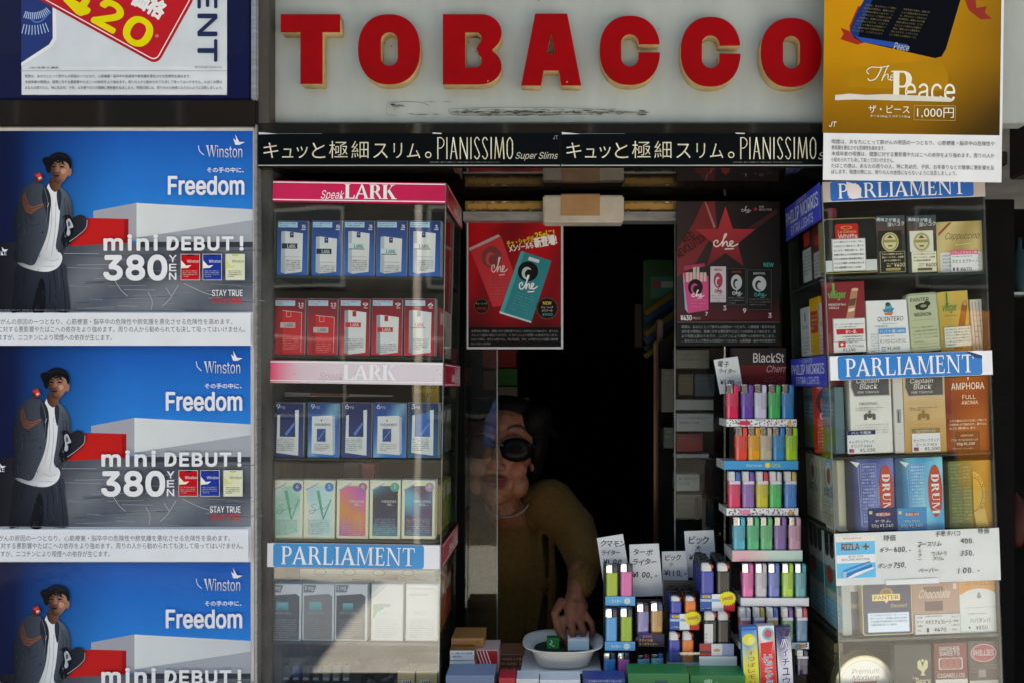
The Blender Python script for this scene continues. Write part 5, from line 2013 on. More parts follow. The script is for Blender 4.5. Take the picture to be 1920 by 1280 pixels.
def pipe_pouch(x0, lab, sub, bodyc, lab_c, jp, price, badge):
    def d(ar):
        ar.poly([(x0 + 3, 706), (x0 + 76, 706), (x0 + 76, 742), (x0 + 8, 742), (x0 + 2, 724)], c('a9a6a4'))
        ar.poly([(x0 + 5, 706), (x0 + 74, 706), (x0 + 74, 740), (x0 + 10, 740), (x0 + 4, 724)], badge)
        ar.text('Captain', x0 + 12, 708, x0 + 55, 719, c('e2dcd4'), .006, sh=.2)
        ar.text('Black', x0 + 19, 718, x0 + 52, 728, c('e2dcd4'), .006, sh=.2)
        ar.text('PIPE TOBACCO', x0 + 15, 732, x0 + 55, 736, c('d8d2cc'), .004)
        ar.text(sub, x0 + 17, 753, x0 + 53, 758, c('4a443e') if lab == 0 else c('c9a878'))
        ar.scribble(x0 + 10, 762, x0 + 62, 2, 4, c('6a645e'), 2.2, seed=int(x0))
        g = c('5e5a56') if lab == 0 else c('8a6a3a')
        ar.ell(x0 + 36, 778, 5, 5, g)
        ar.poly([(x0 + 25, 776), (x0 + 31, 773), (x0 + 31, 786), (x0 + 25, 786)], g)
        ar.poly([(x0 + 47, 776), (x0 + 41, 773), (x0 + 41, 786), (x0 + 47, 786)], g)
        ar.poly([(x0 + 32, 772), (x0 + 36, 768), (x0 + 40, 772)], g)
        ar.scribble(x0 + 8, 794, x0 + 70, 5, 5, c('a9a49c') if lab == 0 else c('c9a468'), 2.6, seed=int(x0) + 2)
    t = item(x0, 705, x0 + 78, 849, .03, bodyc, d, f'{"white" if lab == 0 else "tan gold"} pipe tobacco pouch with grey badge, on third shelf', 'tobacco_pouch', 'pouch', mat='wrapped')
    lx, ly = (x0 - 8, 806) if lab == 0 else (x0 + 12, 803)
    price_label(t, lx, ly, lx + 53, ly + 43, lambda ar: (ar.rect(lx, ly, lx + 53, ly + 8, lab_c), ar.text(jp[0], lx + 8, ly + 1.4, lx + 45, ly + 6.8, c('e8e6e0'), .005),
                ar.text(jp[1], lx + 3, ly + 18, lx + 50, ly + 24.5, INK, .005), ar.text(jp[2], lx + 6, ly + 26, lx + 46, ly + 31.5, INK, .005),
                ar.rect(lx + 3, ly + 34, lx + 12, ly + 41, c('a9485a')), ar.rect(lx + 3, ly + 34, lx + 7, ly + 37.5, c('2a3a78')),
                ar.text(price, lx + 23, ly + 34, lx + 51, ly + 41, INK, .006)))


pipe_pouch(1597, 0, 'ORIGINAL', c('d6d2cc'), c('1c2858'), ('バニラ風味', 'キャプテンブラック', 'オリジナル42.5'), '¥1,100', c('565458'))
pipe_pouch(1698, 1, 'GOLD', lambda x, y: mixc(c('cdb48c'), c('b98a4a'), (y - 705) / 144), c('8a7440'), ('フルアロマテイスト', 'キャプテンブラック', 'ゴールド42.5'), '¥1,100', c('5c5652'))


def d(ar):
    ar.rect(1684, 766, 1692, 792, c('8c8c8e')).rect(1686, 770, 1688, 790, c('4a4a4c'))
    ar.line([(1684, 812), (1692, 812)], .6, c('8a8a8a'))


item(1679, 705, 1697, 849, .03, c('c4bfba'), d, 'narrow white carton squeezed between the two pipe tobacco pouches', 'cigar_carton', 'carton', mat='carton')


def d(ar):
    ar.poly([(1818, 706), (1822, 706), (1820, 713)], c('e6ddd2'))
    ar.serif('AMPHORA', 1788, 716, 1850, 729, c('e6dcd2'), gap=.06, T=.16) if False else ar.text('AMPHORA', 1788, 716, 1850, 729, c('e6dcd2'), .004)
    ar.text('FULL', 1808, 739, 1833, 747, c('dccdb8'))
    ar.text('AROMA', 1806, 750, 1837, 757, c('dccdb8'))
    ar.scribble(1782, 785, 1852, 3, 7, c('dccbb8'), 4.4, seed=3)
    ar.rect(1792, 807, 1838, 843, c('5c3020'))
    ar.text('AMPHORA', 1802, 813, 1826, 817, c('d8b48c'))
    ar.text('アンホーラ フルアロマティック', 1784, 821, 1834, 825.5, c('e4d4c4'), .004)
    ar.text('50g ¥1,200', 1794, 828, 1828, 834, c('ece0d4'), .006)
    ar.scribble(1786, 838, 1838, 1, 4, c('c4a890'), 2.4, seed=13)


item(1776, 705, 1862, 848, .03, lambda x, y: mixc(c('7a2c1c'), c('8f4a22'), .5 + .5 * math.sin(y * .05 + x * .02)), d,
     'brown tobacco pouch with pale roman lettering at the right end of third shelf', 'tobacco_pouch', 'pouch', mat='wrapped')

# row four
def vtext(ar, s, x0, x1, y0, y1, col, off=0):
    vs, fs, ax, ay, bx, by = glyphs(s, 'i', 0)
    for dx, dy in (((0, 0),) if not off else ((0, 0), (off, 0), (-off, 0), (0, off), (0, -off))):
        ar.lay += 1
        ar._add([(x0 + (y - ay) / (by - ay) * (x1 - x0) + dx, y0 + (x - ax) / (bx - ax) * (y1 - y0) + dy) for x, y in vs], fs, col, LEVELS.get((tuple(vs[:3]), len(vs))))


def vserif(ar, s, x0, x1, y0, y1, col, gap=.1, T=.2):
    pos, todo = 0, []
    D_ = {'D': ([q(.07, 0, .07 + T, 1), q(0, 0, .3, .05), q(0, .95, .3, 1), bowl(.15, 0, 1, .62, T, .06)], .78),
          'U': ([q(.07, .3, .07 + T, 1), q(.62, .3, .69, 1), q(0, .95, .34, 1), q(.52, .95, .80, 1), [*arc(.38, .32, .31, .33, 180, 360), *arc(.42, .33, .20, .26, 360, 180)]], .8)}
    for ch in s:
        ps, w = D_.get(ch) or serif_letter(ch, T)
        todo.append((pos, ps))
        pos += w + gap
    w = pos - gap
    for p0, ps in todo:
        for p in ps:
            ar.poly([(x0 + b * (x1 - x0), y0 + (p0 + a) / w * (y1 - y0)) for a, b in p], col)


def d(ar):
    vtext(ar, 'DOMINGO', 1568, 1576, 908, 952, c('6a645e'))
    ar.rect(1574, 914, 1585, 948, c('b4282c'))


item(1561, 863, 1586, 993, .04, c('d6d0c6'), d, 'narrow white carton with a red square, left end of fourth shelf', 'cigar_carton', 'carton', mat='carton', Y=YI + .05)


def drum(x0, bodyA, bodyB, dark, labc, jp):
    def ink(x, y):
        u = (x - x0) / 88
        return mixc(c(dark), mixc(c(bodyA), c(bodyB), .5 + .5 * math.sin(u * 7 + y * .03)), min(1, max(0, (u - .12) * 5)))

    def d(ar):
        ar.scribble(x0 + 30, 872, x0 + 54, 18, 6, c('aeb8d2') if dark[0] != '1' else c('cfe2ee'), 4.2, seed=int(x0))
        ar.frame(x0 + 27, 868, x0 + 56, 986, .8, c('9aa8c8'))
        vtext(ar, 'ORIGINAL', x0 + 58, x0 + 61, 905, 948, c('aab6d0'))
        ar.poly([(x0 + 74 + 13 * math.cos(R(i * 12)), 920 + 49 * math.sin(R(i * 12))) for i in range(30)], c('b9402f'))
        vserif(ar, 'DRUM', x0 + 67, x0 + 81, 888, 962, c('e9dfd4'), T=.24)
        ar.poly([(x0 + 8, 862), (x0 + 26, 866), (x0 + 20, 874)], c('c9d4e2'))
        ar.line([(x0 + 22, 870), (x0 + 26, 986)], 1.3, c('8a9cc4'))
    t = item(x0, 856, x0 + 90, 994, .03, ink, d, f'{"navy" if dark[0] == "0" else "sky blue"} tobacco pouch with red oval and upright lettering, fourth shelf', 'tobacco_pouch', 'pouch', mat='wrapped', r=6)
    lx = x0 + 38 if dark[0] == '0' else x0 + 1
    price_label(t, lx, 951, lx + 55, 993, lambda ar: (ar.rect(lx + 2, 956, lx + 8, 962, c('c9c08a')), ar.ell(lx + 28, 963, 15, 4, c('a94a3c')), ar.text('DRUM', lx + 16, 960.5, lx + 40, 965.5, c('e4dcd4'), .008),
                ar.text(jp, lx + 14, 973, lx + 42, 978, c('e2e6ee'), .004), ar.text('50g ¥1,140', lx + 6, 981, lx + 46, 988, c('e8ebf0'), .006)), bgc=c(labc))


drum(1590, '3c4f92', '6a78b4', '0e1228', '1e2a5c', 'ドラム')
drum(1682, '2f96c8', '74c2e2', '1c4a6c', '2a86bc', 'ドラム ブライト')


def d(ar):
    ar.scribble(1786, 868, 1806, 19, 6.2, c('8a9468'), 4, seed=31)
    ar.scribble(1808, 872, 1822, 16, 6.4, c('a9a870'), 4, seed=32)
    for rad, colr in ((44, 'b98a34'), (41, 'd8b45c'), (33, 'a87a2c'), (30, 'c99c44')):
        ar.ell(1826, 925, rad * .55, rad, c(colr), -90, 90)
    for i in range(22):
        a = R(-84 + i * 8)
        x, y = 1826 + 37 * .55 * math.cos(a), 925 + 37 * math.sin(a)
        ar.text('GOLDENVIRGINIA AROMATIC '[i] if 'GOLDENVIRGINIA AROMATIC '[i] != ' ' else 'I', x - 2, y - 2, x + 2, y + 2, c('5c4418'), 0, rot=math.degrees(a) + 90)
    ar.poly([(1826, 960), (1846, 950), (1852, 985), (1830, 988)], c('c9a458'))


item(1782, 862, 1866, 993, .03, lambda x, y: mixc(mixc(c('4a5a34'), c('7c7a44'), (x - 1782) / 40), c('b98a3c'), max(0, (x - 1815) / 30)), d,
     'green and gold tobacco pouch with curved gold band, right end of fourth shelf', 'tobacco_pouch', 'pouch', mat='wrapped', r=6)

# the handwritten sheet taped over the case
ar = Art(1724, 1092, YR - .020)
ar.slab(1568, 994, 1877, 1092, .0012, c('c8cac6'))
ar.rect(1570, 1000, 1643, 1078, c('55b0d4'))
ar.rect(1570, 1000, 1643, 1010, c('d8cfc2')).text('REGULAR SIZE', 1584, 1002, 1618, 1005, c('8a6a52'))
ar.text('RIZLA', 1580, 1013, 1614, 1026, c('7a4a34'), .02).rect(1580, 1017.5, 1634, 1018.6, c('b98a5c'))
ar.text('+', 1620, 1014, 1632, 1026, c('7a4a34'), .02)
ar.rect(1570, 1034, 1643, 1050, c('d6dcdc'))
ar.text('KING SIZE', 1593, 1036, 1620, 1039, c('2c3c4c')).text('ROLLING MACHINE', 1580, 1041, 1632, 1045, c('2c3c4c'))
ar.poly([(1582, 1064), (1632, 1047), (1637, 1058), (1590, 1076), (1582, 1074)], c('1f6fa8'))
ar.poly([(1583, 1066), (1632, 1049), (1634, 1053), (1585, 1070)], c('5aa4d0'))
ar.poly([(1588, 1077), (1606, 1068), (1638, 1058), (1640, 1061), (1612, 1072), (1592, 1079)], c('e0e6ea'))
ar.ell(1584, 1071, 4, 6, c('9ab4c4'))
P = c('1c1d20')
ar.hand('特価', 1658, 1000, 10, 17, P, 1, .0)
ar.hand('ギラー', 1651, 1023, 8, 8, P, 2, .0).hand('600,-', 1678, 1021, 11, 10, P, 3, .0)
ar.hand('ポング', 1647, 1053, 8, 8, P, 4, .0).hand('750,', 1676, 1050, 11, 10, P, 5, .0)
ar.hand('手巻タバコ', 1756, 996, 8.5, 12, P, 6, .0).hand('特価', 1836, 994, 9, 15, P, 7, .0)
ar.hand('フースリム', 1722, 1014, 9, 12, P, 8, .0).hand('400.', 1803, 1009, 11, 11, P, 9, .0)
for i, ch in enumerate('イルター'):
    ar.hand(ch, 1723, 1020 + i * 8, 6, 6, P, 10 + i, .004)
ar.hand('ウルトラ', 1748, 1033, 7.5, 8, P, 15, .0).hand('スリム', 1750, 1043, 7, 8, P, 16, .0).hand('350,', 1802, 1032, 11, 11, P, 17, .0)
ar.hand('ペーパー', 1722, 1064, 8.5, 11, P, 18, .0).hand('100.-', 1796, 1064, 12, 13, P, 19, .0)
ar.poly([(1660, 1084), (1760, 1083), (1760, 1093), (1660, 1093)], c('d6d8d8'))
o = ar.build('price_sheet', 'paper', None, A2)
tag(o, 'white handwritten price sheet with blue packet picture taped on right case', 'price sheet')

# row five
def d(ar):
    ar.text('PANTER', 1597, 1131, 1620, 1140, c('b9a468'))
    ar.rect(1590, 1092, 1615, 1108, c('a9b0b4'))


item(1582, 1092, 1622, 1189, .02, c('3c4258'), d, 'slate blue tin half hidden behind the navy tin, fifth shelf', Y=YI + .022, r=4)


def d(ar):
    ar.ell(1665, 1114, 13, 13, c('8a6a3c'), 180, 360)
    ar.ell(1665, 1112, 8, 8, c('6a4e34'), 180, 360)
    ar.rect(1638, 1113, 1690, 1125, c('cdb67c'))
    ar.text('PANTER', 1641, 1115, 1687, 1122.5, c('2c2a34'), .012)
    ar.poly([(1660, 1125), (1668, 1125), (1664, 1130)], c('cdb67c'))
    ar.text('Dessert', 1672, 1131, 1702, 1138, c('a08a5a'), 0, sh=.25)
    ar.rect(1628, 1147, 1706, 1184, c('aebfd6'))
    ar.frame(1628, 1147, 1706, 1184, .7, c('6a7c9c'))
    ar.scribble(1633, 1150, 1702, 4, 6, c('5a6c8c'), 3.4, seed=1)


item(1618, 1091, 1713, 1190, .02, c('232a4c'), d, 'navy tin with gold rim and gold name plate, fifth shelf', r=6, rim=c('b9a878'))


def d(ar):
    ar.poly([(1735, 1098), (1772, 1098), (1772, 1108), (1735, 1110)], c('5c4a44'))
    ar.text('Chocolate', 1724, 1104, 1782, 1120, c('b9a89c'), 0, sh=.3)
    ar.rect(1736, 1126, 1770, 1144, c('4a3a38'))
    ar.rect(1790, 1094, 1796, 1104, c('b9a69a'))


t = item(1712, 1088, 1802, 1189, .02, c('8a6f66'), d, 'brown tin with chocolate script, between navy tin and orange topped pack', r=5, mat='tin')
price_label(t, 1716, 1150, 1800, 1187, lambda ar: (ar.scribble(1719, 1153, 1730, 4, 8, c('6a6a6a'), 4, seed=1), ar.scribble(1784, 1153, 1798, 4, 8, c('6a6a6a'), 4, seed=2),
            ar.scribble(1734, 1152, 1782, 1, 4, INK, 2.6, seed=3), ar.text('ネオス チョコレート', 1735, 1160, 1783, 1168, INK, .004), ar.rect(1737, 1175, 1741, 1183, c('2a2a2c')),
            ar.text('¥470', 1751, 1175, 1773, 1182, INK, .004)))
ar2 = None


def d(ar):
    ar.rect(1801, 1086, 1874, 1112, c('d9914e'))
    ar.ell(1838, 1122, 36, 20, c('dadbe2'), 180, 360)
    ar.text('JEWELS', 1812, 1087, 1862, 1096, c('a87a4a'), .006)
    ar.ell(1838, 1117, 4, 4, c('8a8a94')).ell(1838, 1112, 2.4, 2.8, c('8a8a94'))
    ar.line([(1810, 1138), (1868, 1137)], .6, c('9a9aa2'))
    ar.scribble(1816, 1148, 1858, 1, 4, INK, 2.4, seed=1)
    ar.text('ハバタンパ', 1820, 1157, 1858, 1166, INK, .002)
    ar.text('¥850', 1830, 1172, 1852, 1179, INK, .002)
    ar.ell(1818, 1175, 2, 2, c('2f6f8c'))


item(1801, 1086, 1875, 1186, .025, c('d9dae0'), d, 'white pack with orange top, right end of fifth shelf', 'cigar_pack', 'pack', mat='carton')

# row six, cut by the foot of the view
def d(ar):
    ar.ell(1624, 1284, 52, 53, c('d9d9de')).ell(1624, 1284, 47, 48, c('b9aa86')).ell(1624, 1284, 46, 47, c('d6d6dc'))
    ar.text('Premium', 1600, 1252, 1650, 1262, c('9a94a2'), 0, sh=.25)
    ar.text('Mixture', 1600, 1264, 1650, 1274, c('8a7484'), 0, sh=.25)
    ar.rect(1602, 1276, 1646, 1288, c('b4483a'))


ar = Art(1624, 1340, YI + .03)
ar.solid([(1624 + 56 * math.cos(R(i * 9)), 1284 + 57 * math.sin(R(i * 9))) for i in range(40)], .03, c('c9bb94'), c('a9976c'))
d(ar)
o = ar.build('tobacco_tin', 'tin', None, A2)
o.location.z = max(o.location.z, 0)
tag(o, 'round white lidded tin with gold rim at the foot of right case', 'tin', G2)


def d(ar):
    g = c('d9c89c')
    ar.poly([(1722, 1240), (1727, 1236), (1729, 1240), (1732, 1250), (1735, 1240), (1738, 1236), (1742, 1240), (1741, 1252), (1735, 1258), (1734, 1262), (1737, 1266), (1727, 1266), (1730, 1262), (1729, 1258), (1722, 1252)], g)
    ar.ell(1732, 1238, 2.4, 3, g)
    ar.text('The', 1711, 1268, 1719, 1273, g, 0, sh=.3)
    ar.text('Peace', 1719, 1270, 1746, 1284, g, .004)


item(1679, 1207, 1749, 1301, .02, c('3a3638'), d, 'dark pack with gold bird emblem at the foot of right case', 'cigarette_pack', 'pack', mat='carton')


def d(ar):
    for s_, y in (('SWISHER', 1211), ('SWEETS', 1220)):
        ar.text(s_, 1764, y, 1802, y + 8, c('e2d2cc'), .01)
    ar.rrect(1762, 1232, 1807, 1254, 3, c('d8c4bc')).rrect(1764, 1234, 1805, 1252, 3, c('8a4a48'))
    for i in range(3):
        ar.rect(1768 + i * 12, 1233, 1777 + i * 12, 1253, c('a9605a'))
    ar.text('CIGARILLOS', 1759, 1261, 1810, 1269, c('e0cfc8'), .006)
    ar.rect(1755, 1272, 1815, 1302, c('d4cfcc'))


item(1754, 1204, 1816, 1301, .02, c('7c3436'), d, 'dark red pack with row of brown cigarillos, foot of right case', 'cigar_pack', 'pack', mat='carton')


def d(ar):
    ar.ell(1847, 1223, 24, 17, c('d8b4b4')).ell(1847, 1223, 22.5, 15.5, c('a8404e'))
    ar.text('PHILLIES', 1828, 1217, 1866, 1228, c('ecdcd8'), .008)
    ar.scribble(1822, 1244, 1872, 3, 6, c('8a7470'), 3.4, seed=5)
    ar.rect(1836, 1254, 1850, 1268, c('9c8a84'))
    ar.rect(1819, 1274, 1876, 1302, c('b9b2ae'))


item(1818, 1200, 1877, 1301, .02, c('54403e'), d, 'brown pack with red oval badge at far right foot of right case', 'cigar_pack', 'pack', mat='carton')

# cartons turned to the window side of the case, seen through its side glass
G3 = 'sideways cartons in the right case'


def sp(u0, w, y0, y1, colr, draw, label):
    o = side_item(0, y0, y1, w, 0, 0, colr, draw, label, 0, group=G3, ang=0)
    k = K(0)
    yc = (y0 + y1) / 2
    xpx = 1549 + (y1 - 341) * .0366
    o.location = Vector(((xpx - VX) * k, YR - .010 + u0, ZC + (VY - y1) * k))
    o.rotation_euler = (Matrix.Rotation(A2, 4, 'Y') @ Matrix.Rotation(R(-90), 4, 'Z')).to_euler()


sp(.125, 88, 392, 514, c('5c1218'), lambda ar: (ar.rect(10, 430, 60, 448, c('a8241c')), ar.rect(4, 462, 50, 512, c('a9a9ac')), ar.scribble(8, 468, 46, 6, 7, c('5a5a5c'), 4, seed=1)), 'dark red sideways pack, nearer window on the top shelf of right case')
sp(.235, 88, 400, 514, c('141414'), lambda ar: (ar.rect(40, 412, 74, 440, c('b4281c')), ar.rect(30, 446, 80, 512, c('b9bcc0')), ar.scribble(33, 452, 76, 7, 7, c('5a5a5c'), 4, seed=2)), 'black sideways pack with pale label, nearer the glass corner on top shelf')
for j, (u0, colr, nm) in enumerate(((.235, 'c9cacc', 'white sideways pack nearest the glass corner, second shelf of right case'), (.165, 'd8a21c', 'yellow sideways pack in the middle of second shelf, right case'),
                                    (.105, 'bfc0c4', 'white sideways pack nearest the window, second shelf of right case'))):
    def d(ar, j=j):
        if j == 1:
            ar.rect(6, 575, 46, 618, c('b82a20'))
            ar.scribble(9, 582, 42, 4, 8, c('e6c878'), 5, seed=4)
        else:
            ar.poly([(26, 575), (32, 570), (34, 590), (26, 592)], c('4a4c54'))
            ar.text('Durman', 12, 598, 46, 607, c('3a3c44'))
            ar.scribble(8, 624, 52, 5, 7, c('7a7c80'), 3.4, seed=j)
    sp(u0, 56, 548 if j == 1 else 562, 661, c(colr), d, nm)
for j, u0 in enumerate((.125, .235)):
    def d(ar, j=j):
        ar.rect(0, 742, 86, 752, c('2f4a50'))
        ar.rect(4, 800, 82, 836, c('6f8a3c', .8))
        ar.scribble(6, 758, 80, 4, 8, c('9ab0b4'), 4, seed=j)
    sp(u0, 88, 725, 850, c('4a6a70'), d, f'teal sideways carton, {"nearer the window" if j == 0 else "nearer the corner"}, third shelf of right case')
for j, u0 in enumerate((.125, .235)):
    def d(ar, j=j):
        ar.ell(42, 895, 24, 30, c('6a7c74')).ell(42, 895, 20, 26, c('b4b6a4')).ell(42, 897, 10, 16, c('8a4a44'))
        ar.text('DRUM', 16, 922, 70, 938, c('4a5a64'), .01)
        ar.scribble(10, 946, 76, 5, 8, c('7a7c70'), 4.4, seed=j)
    sp(u0, 88, 862, 995, c('a9a894'), d, f'cream sideways pouch with oval, {"nearer the window" if j == 0 else "nearer the corner"}, fourth shelf of right case')
for j, u0 in enumerate((.125, .235)):
    def d(ar, j=j):
        for i in range(3):
            ar.rrect(6 + i * 26, 1000, 29 + i * 26, 1056, 11, c('1a1a1c'))
        ar.rect(0, 1075, 86, 1120, c('3a8a8c')).ell(30, 1090, 16, 18, c('a8342c')).rect(0, 1136, 86, 1180, c('58b4d0'))
        ar.scribble(6, 1142, 80, 4, 9, c('d4e2e6'), 5, seed=j)
    sp(u0, 88, 1000, 1190, c('a9b0ae'), d, f'tall sideways carton with dark loops, {"nearer the window" if j == 0 else "nearer the corner"}, fifth shelf of right case')
for j in range(4):
    sp(.235, 130, 1222 + j * 20, 1240 + j * 20, c('8a7a58'), lambda ar, j=j: ar.scribble(10, 1226 + j * 20, 120, 2, 7, c('4a4232'), 4, seed=j),
       f'flat tan carton, {("topmost", "second", "third", "lowest")[j]} of the stack at the foot of right case')
# ---------------------------------------------------------------- posters in the serving window, things inside the room
GAIN[0] = .95
# red poster on the left pane
ar = Art(966, 653, .2575)
ar.slab(875, 412, 1056, 654, .0012, c('b9babd'))


def redink(x, y):
    u, v = (x - 877) / 176, (y - 412) / 240
    return mixc(mixc(c('7c0d18'), c('b3131f'), .5 + .5 * math.sin(u * 9 + v * 5)), c('0c0406'), max(0, v - .62) * 3)


ar.grid(878, 412, 1052, 650, 16, 20, redink)
ar.rect(878, 614, 1052, 650, c('070608'))
ar.poly([(879, 466), (934, 440), (938, 444), (882, 472)], c('a9a2a2'))
ar.poly([(882, 470), (940, 444), (966, 520), (960, 570), (924, 576)], c('c4323c'))
stand_in_portrait(ar, 902, 462, 942, 505, c('7a3a3a'), c('b9484c'))
ar.che(922, 484, 952, 512, c('d9cfcf'), 1.8)
ar.scribble(917, 520, 952, 8, 6, c('a85a60'), 3.4, seed=3)
ar.poly([(977, 471), (1034, 490), (996, 605), (937, 586)], c('1f7f88'))
ar.poly([(977, 471), (984, 473), (944, 588), (937, 586)], c('3f9ca4'))
ar.poly([(937, 584), (996, 603), (996, 606), (937, 588)], c('b9d2d4'))
ar.poly([(992, 482), (1012, 488), (1010, 494), (990, 488)], c('c9d9da'))
stand_in_portrait(ar, 970, 491, 1010, 530, c('0e1012'), c('b9c6c8'))
ar.che(974, 518, 1008, 544, c('e9eeee'), 2.2)
for i in range(7):
    ar.text(WARN[i % 3][i * 2:i * 2 + 14], 968 - i * 2.4, 552 + i * 5, 1004 - i * 2.4, 555.4 + i * 5, c('58a4aa'), -.004, rot=17)
ar.text('チェ・シャグが', 950, 447, 1002, 460, c('e2c437'), .018, rot=-11)
ar.text('25gに!', 1003, 433, 1040, 450, c('e6cf3c'), .018, rot=-9)
ar.text('メンソールも', 954, 458, 1000, 470, c('eceaea'), .018, rot=-10)
ar.text('新登場!', 1001, 443, 1044, 463, c('eceaea'), .025, rot=-10)
for (x, y, rr_) in ((1026, 579, 22), (903, 575, 15)):
    ar.poly([(x + (rr_ if i % 2 else rr_ * .92) * math.cos(R(i * 9)), y + (rr_ if i % 2 else rr_ * .92) * math.sin(R(i * 9))) for i in range(40)], c('5c3a30'))
    ar.ell(x, y, rr_ * .84, rr_ * .84, c('140a0a'))
ar.text('NEW', 1018, 566, 1034, 572, c('d8c23c'), .02)
ar.text('チェ・シャグ', 1015, 575, 1037, 579, c('d9d4d0'), .006).text('メンソール', 1016, 581, 1036, 585, c('d9d4d0'), .006)
ar.text('¥900', 1017, 588, 1036, 593, c('3f9ca4'), .01)
ar.text('チェ・シャグ', 892, 568, 914, 572, c('8fb0a4'), .004).text('¥900', 894, 577, 912, 582, c('a8342c'), .006)
for i in range(4):
    ar.text(WARN[(i + 1) % 4][:38], 884, 619 + i * 7.6, 1046 if i < 3 else 920, 623.5 + i * 7.6, c('8f9092'), -.004)
o = ar.build('poster', 'wrapped')
tag(o, 'red poster with teal pouch hung on the left pane of the window', 'poster')

# star poster behind the right pane
ar = Art(1366, 648, .212)
ar.slab(1268, 378, 1462, 648, .0012, c('0c1012'))
ar.grid(1269, 379, 1461, 604, 14, 14, lambda x, y: mixc(mixc(c('3c3032'), c('120d10'), (x - 1269) / 190 * .8 + .2), c('5c141c'), max(0, (y - 560) / 60)))
ar.poly([(1269, 470), (1300, 420), (1318, 380), (1340, 378), (1344, 428), (1300, 500), (1270, 520)], c('7a2c30'))
ar.poly([(1321, 378), (1323, 378), (1342, 426), (1338, 428)], c('a87a7c'))
ar.text('RED', 1278, 438, 1302, 452, c('3c1418'), .02, rot=-35).text('REVOLUTION', 1264, 452, 1330, 468, c('3c1418'), .02, rot=-35)
ar.poly([(1400, 430), (1456, 392), (1458, 400), (1404, 440)], c('4a2428'))
st = []
for i in range(10):
    a = R(-90 + i * 36)
    rad = 62 if i % 2 == 0 else 25
    st.append((1360 + rad * .95 * math.cos(a), 450 + rad * math.sin(a)))
ar.poly(st, lambda x, y: mixc(c('c43c48'), c('6c2026'), (y - 400) / 100))
ar.che(1338, 440, 1384, 464, c('e9e2e0'), 2.4)
ar.che(1390, 388, 1408, 398, c('d9d4d4'), 1.0)
ar.poly([(1416 + (4.6 if i % 2 == 0 else 2) * math.cos(R(-90 + i * 36)), 393 + (4.6 if i % 2 == 0 else 2) * math.sin(R(-90 + i * 36))) for i in range(10)], c('b4323c'))
ar.text('NEW', 1423, 387, 1432, 390.5, c('c9c4c4')).text('REVOLUTION', 1423, 392, 1446, 396, c('c9c4c4'))
# four packs drawn on it
ar.poly([(1280, 512), (1284, 580), (1290, 588), (1328, 582), (1328, 520), (1322, 512)], c('d0487c'))
ar.poly([(1280, 512), (1284, 580), (1290, 588), (1284, 530)], c('8fa9bc'))
ar.poly([(1281, 500), (1320, 494), (1322, 500), (1282, 508)], c('a83a5c'))
for i in range(6):
    ar.poly([(1286 + i * 6.6, 530), (1286 + i * 6.6, 512 - (10 if i in (2, 3) else 0)), (1291 + i * 6.6, 511 - (10 if i in (2, 3) else 0)), (1291 + i * 6.6, 530)], c('c9bcae'))
ar.poly([(1282, 530), (1328, 528), (1328, 582), (1290, 588)], c('cf4a80'))
stand_in_portrait(ar, 1289, 524, 1318, 556, c('1c1216'), c('c0507c'))
ar.che(1297, 545, 1320, 558, c('efe6ea'), 1.6)
ar.scribble(1294, 562, 1324, 3, 6, c('e08ab0'), 3, seed=3)
for x0, bodyc, inkc, thirdc, mg in ((1331, 'c9c4cc', 'a83a52', 'd9d2d8', '3'), (1362, '131416', 'b9bcc0', '1c1d20', '9'), (1400, '0e1214', 'b9c2c4', '14181a', '3')):
    w = 30 if x0 < 1362 else 36 if x0 < 1400 else 45
    y0, y1 = (500, 568) if x0 < 1362 else (504, 573) if x0 < 1400 else (507, 582)
    ar.rect(x0, y0, x0 + w, y1, c(bodyc))
    ar.frame(x0, y0, x0 + w, y1, .6, c('5a6064'))
    stand_in_portrait(ar, x0 + w * .2, y0 + 12, x0 + w * .8, y0 + 42, c(inkc), c(bodyc))
    ar.che(x0 + w * .3, y0 + 38, x0 + w * .8, y0 + 50, c('2f9c90') if x0 == 1400 else c(inkc), 1.4)
    ar.scribble(x0 + 3, y0 + 54, x0 + w - 3, 3, 5, c('7a7c80'), 2.6, seed=x0)
    ar.text('MENTHOL', x0 + w * .25, y0 + 5, x0 + w * .75, y0 + 9, c('a8343c') if x0 < 1400 else c('c9cfd0'), .01)
    ar.text(mg, x0 + w - 6, y1 + 6, x0 + w, y1 + 15, c('e2e0e0'), .01)
ar.text('7', 1321, 586, 1326, 593, c('e2e0e0'), .01)
ar.text('NEW', 1430, 494, 1449, 502, c('2f9c94'), .02)
ar.text('¥430', 1275, 592, 1296, 602, c('e6e4e4'), .02).text('（税込）', 1297, 595, 1312, 600, c('b9b4b4'))
ar.rect(1269, 604, 1461, 606, c('4a4e50'))
for i in range(4):
    ar.text(WARN[i % 3][i:i + 34], 1277, 611 + i * 8.4, 1452, 616.6 + i * 8.4, c('9a9ea0'), -.004)
o = ar.build('poster', 'paper')
tag(o, 'dark poster with big red star behind the right pane', 'poster')

